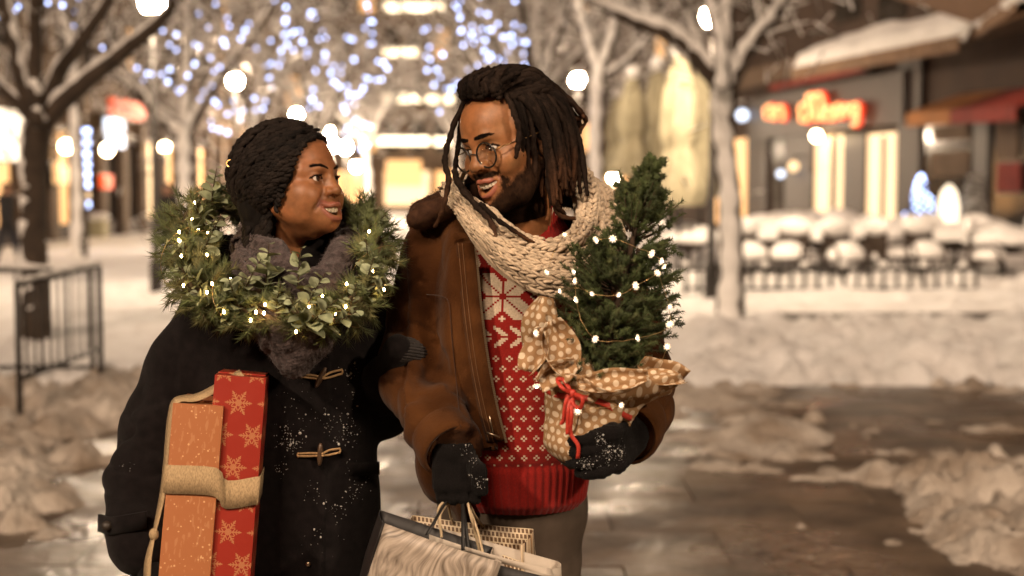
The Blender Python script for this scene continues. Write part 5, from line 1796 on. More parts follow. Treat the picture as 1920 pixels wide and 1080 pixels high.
# ---------------------------------------------------------------- knitted cowl scarf
def woman_scarf():
    v = Vol((-.66, 2.44, 1.10), (-.20, 3.0, 1.56), .0035)
    ring = [W(462, 462, 2.79), W(470, 495, 2.70), W(508, 515, 2.635), W(560, 548, 2.60), W(612, 530, 2.62), W(642, 490, 2.68), W(646, 455, 2.78), W(620, 420, 2.87), W(550, 400, 2.90), W(485, 420, 2.87), W(462, 462, 2.79)]
    v.chain(ring, [.026, .030, .030, .028, .028, .028, .026, .024, .024, .026, .026], k=.02)
    v.chain([W(492, 462, 2.69), W(520, 475, 2.65), W(550, 510, 2.61)], [.022, .026, .024], k=.006)
    v.chain([W(648, 440, 2.79), W(640, 470, 2.72), W(620, 515, 2.64)], [.024, .026, .026], k=.006)
    v.chain([W(520, 545, 2.615), W(535, 610, 2.60), W(545, 665, 2.60)], [.05, .058, .034], k=.02)
    v.chain([W(600, 560, 2.61), W(580, 625, 2.60), W(555, 680, 2.605)], [.045, .045, .024], k=.02)
    # throat opening
    v.cone(W(572, 480, 2.58), W(578, 430, 2.72), .022, .05, k=.012, mode='s')
    def disp(V, N):
        # chunky knit: rows of bumps plus irregular wool
        row = np.sin((V[:, 2] + .35 * V[:, 0] + .004 * fbm(V, 40, 1, 2)) * 2 * math.pi / .0115)
        colm = np.sin((V[:, 0] - .3 * V[:, 2] + .8 * V[:, 1]) * 2 * math.pi / .0125)
        return .0022 * row * colm + .005 * fbm(V, 70, 2, 6) + .006 * fbm(V, 18, 2, 9)
    o, V, F = put_sdf('scarf', v, MATS['wool_grey'], woman, disp, 1, .3)
    top = [W(482, 432, 2.77), W(502, 446, 2.69), W(532, 478, 2.64), W(565, 512, 2.615), W(602, 505, 2.628), W(628, 470, 2.69), W(640, 432, 2.78), W(600, 400, 2.89), W(530, 392, 2.92), W(490, 412, 2.87), W(482, 432, 2.77)]
    bot = [W(446, 478, 2.73), W(456, 525, 2.635), W(500, 565, 2.585), W(560, 592, 2.57), W(618, 578, 2.58), W(662, 532, 2.645), W(676, 470, 2.77), W(640, 430, 2.95), W(530, 425, 2.98), W(455, 450, 2.89), W(446, 478, 2.73)]
    a, ca = scarf_loop(top, bot, .018, 8, .0105, 13)
    so = a.build('scarf_stitches', MATS['wool_grey'], woman); so['kind'] = 'stuff'
    MATS['fibre_grey'] = mat('charcoal_fibre', (.085, .062, .06), .9)
    fuzz('scarf_fibres', V, F, woman, MATS['fibre_grey'], 14000, .007, .00022, 8, keep=lambda V, N: N[:, 1] < .3)
woman_scarf()
# ================================================================== the lit garland round her shoulders
MATS['pine'] = mat('pine_needle', (.055, .062, .020), .55, attr='col', var=.25, vscale=40, spec=.35)
MATS['euc'] = mat('eucalyptus_leaf', (.15, .17, .10), .6, attr='col', var=.2, vscale=60, spec=.35)
MATS['stem'] = mat('brown_stem', (.07, .045, .022), .8)
MATS['wire'] = mat('copper_wire', (.45, .30, .14), .35, metal=1.0)
MATS['warm_led'] = emit('warm_led', (1.0, .62, .22), 60.0, True)
garland = tag(empty('lit_garland', tuple(W(520, 560, 2.62))),
              'green pine and eucalyptus garland with warm fairy lights round neck and shoulders', 'garland')
def make_garland():
    r = np.random.default_rng(21)
    ring = [W(352, 470, 2.76), W(362, 530, 2.665), W(430, 568, 2.59), W(505, 590, 2.555), W(590, 597, 2.555), W(660, 575, 2.58), W(700, 520, 2.64), W(700, 450, 2.74),
            W(676, 405, 2.85), W(610, 395, 2.95), W(520, 395, 2.98), W(430, 385, 2.94), W(372, 400, 2.86), W(350, 430, 2.80)]
    rad = [.056, .052, .044, .039, .039, .042, .042, .042, .036, .032, .032, .038, .048, .056]
    P = spline(np.array([list(p) + [q] for p, q in zip(ring, rad)] + [list(ring[0]) + [rad[0]]]), 260)
    C, RAD = P[:, :3], P[:, 3]
    T, N, B = frames(C)
    # inner twisted vine
    vb = MB()
    for k in range(5):
        a = np.linspace(0, 2 * math.pi * 6, 260) + k * 1.25
        vb.tube(C + (np.cos(a)[:, None] * N + np.sin(a)[:, None] * B) * .014, .005, 5)
    vb.build('vine', MATS['stem'], garland)
    # sprigs: short stems leaving the ring, each with a brush of needles
    nb, sb, = MB(), MB()
    ns = 820
    for s in range(ns):
        i = int(r.integers(0, 260))
        if C[i, 1] > 2.88 and r.random() < .5: continue
        a = r.uniform(0, 2 * math.pi)
        out = np.cos(a) * N[i] + np.sin(a) * B[i]
        d = unit(out * r.uniform(.55, 1.0) + T[i] * r.choice([-1, 1]) * r.uniform(.3, 1.2) + np.array((0, 0, r.uniform(-.15, .25))))
        p0 = C[i] + out * RAD[i] * r.uniform(.1, .55)
        L = r.uniform(.030, .062) * RAD[i] / .05
        p1 = p0 + d * L + np.array((0, 0, -.004))
        sb.tube([p0, .5 * (p0 + p1), p1], [.0016, .0013, .0008], 5)
        n = int(r.integers(40, 60))
        t = r.uniform(.1, 1.0, n)
        base = p0 + (p1 - p0) * t[:, None]
        q = unit(r.normal(0, 1, (n, 3)))
        q = unit(q - d * (q @ d)[:, None])
        D = unit(q * r.uniform(.5, 1.0, (n, 1)) + d * r.uniform(.6, 1.3, (n, 1)))
        tone = r.uniform(.55, 1.35)
        col = np.array((.088, .105, .038)) * tone if r.random() < .7 else np.array((.13, .125, .048)) * tone
        vv, ff = blades(base, D, q, r.uniform(.014, .027, n), .0009)
        nb.add(vv, ff, col)
    nb.build('pine_needles', MATS['pine'], garland, col=True)['kind'] = 'stuff'
    sb.build('sprig_stems', MATS['stem'], garland)
    # eucalyptus: stems with pairs of round cupped leaves
    def leaf(ln, wd):
        u = np.linspace(0, 1, 6)
        wv = np.sin(np.pi * np.clip(u, .03, 1)) ** .6
        wv[-1] = .12
        v = []
        for uu, ww in zip(u, wv):
            for sx in (-1, -.5, 0, .5, 1):
                v.append((sx * wd * ww, uu * ln, .16 * ln * (abs(sx) ** 1.5) * ww - .12 * ln * uu * uu))
        v = np.array(v)
        f = np.array([[i * 5 + j, i * 5 + j + 1, (i + 1) * 5 + j + 1, (i + 1) * 5 + j] for i in range(5) for j in range(4)])
        return v, f
    spots = [(500, 505, 2.56, 0.1, .10), (560, 505, 2.545, .1, .085), (590, 545, 2.515, .5, .08), (600, 590, 2.50, .8, .09), (560, 590, 2.50, -.5, .08),
             (440, 555, 2.545, -.3, .09), (470, 520, 2.55, .5, .08), (395, 560, 2.565, -1.2, .08), (690, 520, 2.58, .2, .08), (705, 545, 2.575, .9, .07),
             (395, 440, 2.69, .5, .09), (372, 400, 2.70, -.4, .08), (345, 470, 2.67, -1.0, .07), (400, 350, 2.80, .2, .08), (640, 600, 2.515, 1.0, .07),
             (690, 480, 2.62, -.2, .07), (360, 520, 2.60, -.9, .07), (660, 560, 2.53, .2, .06), (430, 590, 2.55, -.8, .06), (700, 420, 2.73, .9, .06), (520, 560, 2.53, .2, .06)]
    # the same sprays on the rest of the ring
    for px, py, Y, ang, L in spots:
        base = W(px, py, Y)
        up = unit(np.array((math.sin(ang), -.35, math.cos(ang))))
        sp = tag(empty('eucalyptus_spray', tuple(base)))
        sp.parent = garland; sp.matrix_parent_inverse = wmat(garland).inverted()
        lb, eb = MB(), MB()
        pts = spline([base - up * L * .45, base, base + up * L * .5 + np.array((.004, -.006, 0))], 12)
        eb.tube(pts, np.linspace(.0018, .0008, 12), 5)
        nl = 11
        for k in range(nl):
            t = k / (nl - 1)
            p = pts[int(t * 11)]
            az = k * 2.4
            side = unit(np.array((math.cos(az), -.45 + .5 * math.sin(az), math.sin(az) * .8)))
            side = unit(side - up * (side @ up) + up * .45)
            ln = L * (.40 - .20 * t) * r.uniform(.8, 1.2)
            v, f = leaf(ln, ln * .46)
            yy = side
            zz = unit(np.cross(np.cross(yy, up), yy) + r.normal(0, .3, 3))
            xx = unit(np.cross(yy, zz)); zz = np.cross(xx, yy)
            lb.add(v @ np.stack([xx, yy, zz]) + p, f, np.array((.25, .275, .165)) * r.uniform(.6, 1.25))
        eb.build('spray_stem', MATS['stem'], sp)
        lb.build('leaf_cluster', MATS['euc'], sp, col=True)
    # string of warm lights wound along the ring
    wb = MB()
    a = np.linspace(0, 2 * math.pi * 7, 260)
    wp = C + (np.cos(a)[:, None] * N + np.sin(a)[:, None] * B) * (RAD * .95)[:, None]
    wb.tube(wp, .0007, 4)
    wb.build('light_wire', MATS['wire'], garland)
    lights = [(365, 380), (372, 430), (336, 435), (337, 452), (340, 480), (388, 478), (390, 437), (335, 450), (344, 535), (398, 532), (388, 548), (420, 585), (432, 524), (466, 527),
              (480, 585), (495, 587), (497, 571), (555, 622), (550, 535), (648, 575), (650, 532), (605, 555), (692, 434), (700, 508), (720, 543), (690, 470), (400, 330), (470, 600), (580, 575), (520, 545), (360, 410), (630, 590)]
    led = MB(); led.sphere((0, 0, 0), 1.0, 6, 4); lm = led.mesh('fairy_bulb'); lm.materials.append(MATS['warm_led'])
    for px, py in lights:
        # just proud of the ring at that spot
        best = None
        for Y in np.linspace(2.42, 2.9, 49):
            p = W(px, py, Y)
            d = np.linalg.norm(C - p, axis=1); j = d.argmin()
            if d[j] < RAD[j] * 1.12: best = p; break
        if best is None: continue
        o = bpy.data.objects.new('fairy_bulb', lm); COL.objects.link(o)
        o.location = best; o.scale = (.0022, .0022, .0034)
        o.parent = garland; o.matrix_parent_inverse = wmat(garland).inverted()
make_garland()

# ================================================================== gift boxes under her arm
MATS['gift_orange'] = None
def paper_mat(name, base, mark, kind):
    m = bpy.data.materials.new(name); m.use_nodes = True
    nt = m.node_tree; b = nt.nodes['Principled BSDF']
    b.inputs['Roughness'].default_value = .38
    b.inputs['Specular IOR Level'].default_value = .45
    uv = nt.nodes.new('ShaderNodeTexCoord')
    def math_(op, a, bb=None, c=None):
        n = nt.nodes.new('ShaderNodeMath'); n.operation = op
        for i, q in enumerate((a, bb, c)):
            if q is None: continue
            if isinstance(q, (int, float)): n.inputs[i].default_value = q
            else: nt.links.new(q, n.inputs[i])
        return n.outputs[0]
    sep = nt.nodes.new('ShaderNodeSeparateXYZ'); nt.links.new(uv.outputs['UV'], sep.inputs[0])
    U, Vv = sep.outputs[0], sep.outputs[1]
    nz = nt.nodes.new('ShaderNodeTexNoise'); nz.inputs['Scale'].default_value = 60; nz.inputs['Detail'].default_value = 6
    nt.links.new(uv.outputs['UV'], nz.inputs['Vector'])
    if kind == 'flake':
        # printed snowflakes: on a staggered grid, six arms with side barbs
        cell = .058
        row = math_('FLOOR', math_('DIVIDE', Vv, cell))
        sh = math_('MULTIPLY', math_('MODULO', math_('ABSOLUTE', row), 2.0), .5)
        uu = math_('SUBTRACT', math_('FRACT', math_('ADD', math_('DIVIDE', U, cell), sh)), .5)
        vv = math_('SUBTRACT', math_('FRACT', math_('DIVIDE', Vv, cell)), .5)
        rr = math_('SQRT', math_('ADD', math_('MULTIPLY', uu, uu), math_('MULTIPLY', vv, vv)))
        ang = math_('ARCTAN2', vv, uu)
        sec = math_('MULTIPLY', math_('SUBTRACT', math_('FRACT', math_('ADD', math_('DIVIDE', ang, math.pi / 3), .5)), .5), math.pi / 3)
        ax = math_('MULTIPLY', rr, math_('COSINE', sec)); ay = math_('ABSOLUTE', math_('MULTIPLY', rr, math_('SINE', sec)))
        arm = math_('MULTIPLY', math_('LESS_THAN', ay, .022), math_('LESS_THAN', ax, .40))
        # barbs: lines at 60 degrees off the arm
        w = math_('SUBTRACT', ax, math_('MULTIPLY', ay, .7))
        barb = math_('LESS_THAN', math_('ABSOLUTE', math_('SUBTRACT', math_('FRACT', math_('MULTIPLY', w, 11.0)), .5)), .22)
        lim = math_('LESS_THAN', ay, math_('MULTIPLY', math_('SUBTRACT', .43, ax), .52))
        inr = math_('MULTIPLY', math_('LESS_THAN', rr, .44), math_('GREATER_THAN', ax, .05))
        mask = math_('MAXIMUM', arm, math_('MULTIPLY', math_('MULTIPLY', barb, lim), inr))
        mask = math_('MULTIPLY', mask, .8)
    else:
        # glitter specks and fine slanting lines
        n2 = nt.nodes.new('ShaderNodeTexVoronoi'); n2.inputs['Scale'].default_value = 110
        nt.links.new(uv.outputs['UV'], n2.inputs['Vector'])
        sp = math_('LESS_THAN', n2.outputs['Distance'], .20)
        mp = nt.nodes.new('ShaderNodeMapping'); mp.inputs['Scale'].default_value = (150, 45, 1); mp.inputs['Rotation'].default_value = (0, 0, -.9)
        nt.links.new(uv.outputs['UV'], mp.inputs['Vector'])
        n3 = nt.nodes.new('ShaderNodeTexNoise'); n3.inputs['Scale'].default_value = 1.0
        nt.links.new(mp.outputs[0], n3.inputs['Vector'])
        ln = math_('MULTIPLY', math_('GREATER_THAN', n3.outputs['Fac'], .60), .18)
        gate = math_('GREATER_THAN', nz.outputs['Fac'], .50)
        mask = math_('MAXIMUM', math_('MULTIPLY', sp, math_('MULTIPLY', gate, .8)), ln)
    mx = nt.nodes.new('ShaderNodeMix'); mx.data_type = 'RGBA'
    mx.inputs['A'].default_value = (*base, 1); mx.inputs['B'].default_value = (*mark, 1)
    nt.links.new(mask, mx.inputs['Factor'])
    nt.links.new(mx.outputs['Result'], b.inputs['Base Color'])
    bn = nt.nodes.new('ShaderNodeBump'); bn.inputs['Strength'].default_value = .7; bn.inputs['Distance'].default_value = .003
    nw = nt.nodes.new('ShaderNodeTexNoise'); nw.inputs['Scale'].default_value = 14; nw.inputs['Detail'].default_value = 3
    nt.links.new(uv.outputs['UV'], nw.inputs['Vector'])
    nt.links.new(nw.outputs['Fac'], bn.inputs['Height']); nt.links.new(bn.outputs['Normal'], b.inputs['Normal'])
    return m
MATS['gift_red'] = paper_mat('red_snowflake_paper', (.25, .020, .011), (.40, .17, .075), 'flake')
MATS['gift_orange'] = paper_mat('orange_glitter_paper', (.34, .125, .050), (.66, .40, .21), 'speck')
MATS['burlap'] = mat('burlap_ribbon', (.33, .23, .125), .9, var=.3, vscale=8, bump=.35, bscale=16, bdist=.001, stretch=(60, 60, 25))
MATS['card_black'] = mat('black_card', (.012, .010, .010), .6)

def gift(name, c, R, hs, m, label):
    """rounded slab with uv laid out in metres on each face, a folded flap on top"""
    root = tag(empty(name, tuple(c - R[:, 2] * hs[2])), label, 'gift box', 'gift boxes tied together under the arm')
    n = 7
    vs, fs, uvs = [], [], []
    k = 0
    for axis in range(3):
        u, w = (axis + 1) % 3, (axis + 2) % 3
        for s in (-1, 1):
            g = np.linspace(-1, 1, n)
            A, Bq = np.meshgrid(g, g, indexing='ij')
            p = np.zeros((n * n, 3)); p[:, axis] = s; p[:, u] = A.ravel(); p[:, w] = Bq.ravel()
            q = p * hs
            core = np.clip(q, -(np.array(hs) - .005), np.array(hs) - .005)
            q = core + unit(q - core) * .005
            # slightly slack paper
            q = q + (fbm(q, 16, 2, axis + 3)[:, None]) * .0014 * np.sign(p) * (np.abs(p) > .99)
            vs.append(q)
            # the vertical axis (2) always runs along v
            if axis == 0: uv = np.stack([q[:, 1] + .31, q[:, 2]], 1)
            elif axis == 1: uv = np.stack([q[:, 0], q[:, 2]], 1)
            else: uv = np.stack([q[:, 0], q[:, 1] + .2], 1)
            uvs.append(uv)
            i, j = np.meshgrid(np.arange(n - 1), np.arange(n - 1), indexing='ij'); i, j = i.ravel(), j.ravel()
            f = np.stack([i * n + j, (i + 1) * n + j, (i + 1) * n + j + 1, i * n + j + 1], 1) + k
            if s < 0: f = f[:, ::-1]
            fs.append(f); k += n * n
    V = np.concatenate(vs) @ R.T + c
    me = mesh_np('wrapped_box', V, np.concatenate(fs)); uvset(me, np.concatenate(uvs))
    link('wrapped_box', me, m, root)
    fb = MB()
    fb.obox(c + R[:, 2] * (hs[2] + .0015) + R[:, 1] * 0, R[:, 0] * hs[0] * .9, R[:, 1] * hs[1] * .75, R[:, 2] * .0012)
    me = fb.mesh('paper_flap', False); uvset(me, np.array([v.co[:2] for v in me.vertices])); link('paper_flap', me, m, root)
    return root
Rg = Rmat(7, 0, 0) @ np.array(Matrix.Rotation(math.radians(5.0), 3, 'Y')) @ np.array(Matrix.Rotation(math.radians(-5.0), 3, 'X'))
hs_o, hs_r = (.046, .14, .23), (.047, .15, .252)
# front top edges are seen at the pixels below
co = W(372, 757, 2.52) - Rg @ np.array((0, -hs_o[1], hs_o[2]))
cr = W(447, 704, 2.545) - Rg @ np.array((0, -hs_r[1], hs_r[2])) + Rg[:, 0] * .004
gift('gift_box', co, Rg, hs_o, MATS['gift_orange'], 'orange glitter wrapped gift box, outer of the two under the arm')
gift('gift_box', cr, Rg, hs_r, MATS['gift_red'], 'red snowflake wrapped gift box against the black coat')
rb = tag(empty('burlap_ribbon', tuple(co)), 'tan burlap ribbon tied round both gift boxes', 'ribbon')
def ribbon():
    b = MB()
    lf = lambda x, y, z: Rg @ np.array((x, y, z))
    fo = co + lf(0, -hs_o[1] - .002, 0); fr = cr + lf(0, -hs_r[1] - .002, 0)
    z = .093
    pts = [co + lf(-hs_o[0] - .002, .10, z), co + lf(-hs_o[0] - .002, -hs_o[1] * .7, z), co + lf(-hs_o[0] - .002, -hs_o[1] + .006, z), fo + lf(-hs_o[0] + .005, -.001, z), fo + lf(hs_o[0] * .9, -.001, z),
           fr + lf(-hs_r[0] * .2, -.003, z - .055), fr + lf(hs_r[0] - .004, -.002, z - .045), cr + lf(hs_r[0] + .002, -hs_r[1] + .01, z - .043), cr + lf(hs_r[0] + .002, .1, z - .043)]
    P = spline(pts, 60)
    v, f = strip(P, np.tile(Rg[:, 2], (60, 1)), .0255, .0012); b.add(v, f)
    b.build('band', MATS['burlap'], rb)
    b = MB()
    # the lengthwise band over the top and down the outer side, with its knot
    pts = [cr + lf(.0, -hs_r[1] + .03, hs_r[2] + .004), co + lf(0, -hs_o[1] + .03, hs_o[2] + .012), co + lf(-hs_o[0] * .85, -hs_o[1] + .015, hs_o[2] + .003), co + lf(-hs_o[0] - .003, -hs_o[1] + .018, hs_o[2] - .03),
           co + lf(-hs_o[0] - .004, -hs_o[1] + .02, .12), co + lf(-hs_o[0] - .006, -hs_o[1] + .02, .06), co + lf(-hs_o[0] - .014, -hs_o[1] + .012, -.008)]
    P = spline(pts, 50)
    T = unit(np.gradient(P, axis=0))
    A = np.cross(T, np.tile(lf(-1, -.55, .15), (50, 1)))
    v, f = strip(P, A, np.interp(np.linspace(0, 1, 50), [0, .85, 1], [.013, .012, .007]), .0012); b.add(v, f)
    k = P[-1]
    P2 = spline([k, k + lf(-.006, -.004, -.05), k + lf(-.004, 0, -.12), k + lf(-.01, 0, -.2)], 16)
    v, f = strip(P2, np.tile(lf(.5, -.85, 0), (16, 1)), np.interp(np.linspace(0, 1, 16), [0, .3, 1], [.006, .015, .013]), .0012); b.add(v, f)
    b.sphere(k, (.009, .009, .011), 10, 8)
    b.build('tail_band', MATS['burlap'], rb)
ribbon()
# ================================================================== the man
YM = 2.70
HM = W(958, 262, YM)
RM = Rmat(133, -14, 7)
man = tag(empty('person', (W(960, 800, 2.76)[0], 2.76, 0)),
          'smiling bearded person with dreadlocks and round glasses in brown suede jacket', 'person')
M_M, V_M, F_M, N_M = add_head(man, Q_M, RM, Vector(HM), (.03, .22, -1), (.28, .118, .047), (.29, .095, .062), 1.0)

# ---------------------------------------------------------------- dreadlocks
MATS['loc'] = mat('dreadlock_hair', (.014, .0085, .006), .9, attr='col', var=.35, vscale=120, bump=.9, bscale=420, bdist=.002, spec=.12)
def locs():
    r = np.random.default_rng(31)
    b = MB()
    dk, br = np.array((.0105, .0064, .0046)), np.array((.075, .032, .015))
    def loc(pts, rad, tip=0.0, ls=None):
        P = spline(pts, max(14, int(len(pts) * 9)))
        n = len(P)
        P = P + np.cumsum(r.normal(0, .0006, (n, 3)), axis=0) * .7
        rr = rad * np.interp(np.linspace(0, 1, n), [0, .1, .75, 1], [.85, 1, .95, .55]) * (1 + .13 * np.sin(np.linspace(0, n * .9, n) + r.uniform(0, 6)) + r.normal(0, .06, n))
        v, f = tube_np(P, rr, 8)
        v = v + r.normal(0, rad * .06, v.shape)
        t = np.concatenate([np.repeat(np.linspace(0, 1, n), 8), [0, 1]])[:, None]
        c = dk * r.uniform(.55, 1.9) + (br - dk) * sstep(.55, 1.0, t) * tip
        b.v.append(v); b.f4.append(f + b.n); b.n += len(v); b.c.append(c)
    def hp2(p):
        p = np.array(p, float)
        if p[1] > -.03 and p[0] > .040: p[0] = .040 + (p[0] - .040) * (.35 if p[1] > .02 else .6)
        return head_pt(M_M, p)
    # hair mass under the locs
    v = Vol((-.12, -.16, -.12), (.12, .12, .185), .004)
    v.ell((0, -.020, .042), (.081, .086, .083))
    v.ell((0, -.06, .02), (.070, .045, .075), k=.03)
    v.ell((0, .105, .012), (.066, .055, .070), k=.012, mode='s')
    V, F = v.nets()
    V = V + vnormals(V, F) * (.006 * fbm(V, 60, 2, 3))[:, None]
    me = mesh_np('hair', V, F)
    vcol(me, 'col', np.tile(dk, (len(V), 1))); me.materials.append(MATS['loc'])
    o = bpy.data.objects.new('hair', me); COL.objects.link(o); o.parent = man; o.matrix_parent_inverse = wmat(man).inverted(); o.matrix_basis = M_M
    c0 = np.array((0, -.012, .040)); er = np.array((.082, .084, .084))
    # top and back: start on the hairline or crown, run over the skull to the back, hang
    for k in range(105):
        ang = r.uniform(-1.35, 1.35)                  # across: + is his right
        f0 = r.uniform(0, 1)
        if ang > .25 and f0 < .55: continue
        st = c0 + er * np.array((math.sin(ang) * .95, math.cos(ang) * (.86 - .9 * f0), .62 + .42 * f0 - .42 * abs(math.sin(ang)) ** 2))
        q = (st - c0) / er; st = c0 + q / np.linalg.norm(q) * er * 1.0
        side = math.sin(ang) * .8 + r.normal(0, .12)
        back = c0 + er * np.array((side * .92, -.95 + .25 * abs(side), .02 + r.normal(0, .22)))
        mid = (st + back) / 2; q = (mid - c0) / er
        mid = c0 + q / np.linalg.norm(q) * er * (1.02 + r.uniform(0, .20))
        drop = r.uniform(.07, .17)
        e1 = np.array((back[0] * .85, back[1] * .80 - .004 + r.normal(0, .006), back[2] - drop * .5)); e2 = np.array((back[0] * .6 + r.normal(0, .008), -.048 + r.normal(0, .012), back[2] - drop))
        loc([hp2(p) for p in (st, mid, back, e1, e2)], r.uniform(.0050, .0080), tip=r.random() * .6)
    # sides: from above the near ear falling along cheek and neck (near side is his left, -x)
    for k in range(34):
        y0 = r.uniform(-.045, .055)
        st = c0 + er * np.array((-.72 - .2 * r.random(), y0 / .105 * .8, .55 + .2 * r.random()))
        q = (st - c0) / er; st = c0 + q / np.linalg.norm(q) * er
        y1 = min(y0, .02) - .035 + r.normal(0, .008)
        m1 = np.array((-.088 - r.uniform(0, .010), y1 + .012, .045))
        m2 = np.array((-.088 - r.uniform(0, .010), y1, -.02 + r.normal(0, .008)))
        e = np.array((-.076 - r.uniform(0, .018), y1 + .012 + r.normal(0, .01), -.085 - r.uniform(0, .055)))
        loc([head_pt(M_M, p) for p in (st, m1, m2, e)], r.uniform(.0050, .0070), tip=r.random() * .9)
    for k in range(16):                               # far side
        y0 = r.uniform(-.09, .03)
        st = np.array((.085, y0, .07)); e = np.array((.098, y0 - .03, -.10 - r.uniform(0, .05)))
        loc([head_pt(M_M, p) for p in (st, np.array((.104, y0 - .01, .01)), e)], .006, tip=.5)
    # single locs that the picture shows one by one
    Yf = 2.66
    loc([W(905, 172, 2.70), W(880, 180, 2.69), W(860, 222, 2.68), W(847, 265, 2.67), W(839, 300, Yf), W(842, 320, Yf - .01), W(850, 345, 2.625), W(843, 380, 2.605), W(836, 405, 2.61), W(822, 432, 2.63)], .0058, .7)
    loc([W(896, 178, 2.71), W(870, 208, 2.70), W(859, 262, 2.69), W(854, 310, 2.67), W(858, 332, 2.64), W(882, 362, 2.605), W(903, 388, 2.597)], .0050, .2)
    loc([W(851, 318, 2.59), W(868, 352, 2.60), W(900, 388, 2.595), W(925, 415, 2.575), W(932, 455, 2.565)], .0058, .8)
    loc([W(900, 380, 2.60), W(935, 408, 2.575), W(970, 432, 2.565), W(1000, 450, 2.57)], .0045, .9)
    for x0, x1, y1, rad, tp in ((985, 978, 322, .0060, .2), (999, 1003, 345, .0062, .3), (1012, 1020, 370, .0060, .8), (974, 965, 300, .0055, .1), (1025, 1030, 350, .0062, .3), (1040, 1046, 362, .0060, .5), (992, 993, 330, .0055, .3)):
        Yn = 2.615 + (x0 - 980) * .0012
        loc([W(x0 - 26, 175, Yn + .02), W(x0 - 12, 205, Yn - .004), W(x0 - 2, 245, Yn - .008), W(.5 * (x0 + x1), 290, Yn), W(x1, y1, Yn + .01)], rad, tp)
    # back locs sweeping out to the right, with lighter ends
    for pts, rad, tp in (([(960, 150), (1010, 150), (1055, 180), (1085, 205), (1097, 225), (1090, 240)], .0062, .9), ([(980, 140), (1030, 160), (1072, 205), (1088, 235), (1075, 262)], .0065, .5),
                         ([(950, 140), (1000, 140), (1045, 165), (1078, 200), (1092, 218)], .006, .9), ([(1000, 165), (1045, 195), (1068, 240), (1066, 280), (1058, 300)], .0068, .4),
                         ([(990, 180), (1030, 215), (1052, 260), (1056, 320), (1050, 350)], .007, .5), ([(1010, 200), (1040, 250), (1048, 310), (1042, 370), (1050, 400), (1085, 408)], .0065, .7),
                         ([(940, 132), (965, 125), (1000, 132), (1040, 160), (1062, 190)], .006, .2), ([(900, 160), (925, 135), (960, 124), (985, 130), (1000, 145)], .0065, .1),
                         ([(1000, 230), (1022, 290), (1030, 340), (1038, 380), (1060, 402)], .006, .4), ([(1020, 180), (1060, 215), (1082, 222), (1096, 214)], .0055, .9)):
        loc([W(x, y, 2.72 + .02 * math.sin(x * .7) - (.05 if y > 300 else 0)) for x, y in pts], rad, tp)
    # front puff at the hairline
    for k in range(54):
        a = r.uniform(-1.2, .30)
        p = np.array((math.sin(a) * .066, .048 + .030 * math.cos(a), .078 + .016 * math.cos(a) + r.uniform(-.004, .012)))
        q = p + np.array((math.sin(a) * .006 + r.normal(0, .005), -.014 + r.normal(0, .007), .012 + r.uniform(0, .016)))
        e = q + np.array((r.normal(0, .012), -.035, .008))
        loc([hp2(t) for t in (p, q, e)], r.uniform(.0050, .0072))
    me = b.mesh('dreadlocks', True, True); me.materials.append(MATS['loc'])
    link('dreadlocks', me, None, man)
    P = np.concatenate(b.v); Cc = np.concatenate(b.c)
    n = 42000
    idx = r.choice(len(P), n)
    vv, ff = blades(P[idx], unit(r.normal(0, 1, (n, 3))), unit(r.normal(0, 1, (n, 3))), r.uniform(.0018, .0075, n), .00016)
    me = mesh_np('hair_frizz', vv, ff); vcol(me, 'col', np.tile(Cc[idx], (4, 1))); me.materials.append(MATS['loc'])
    link('hair_frizz', me, None, man)
locs()

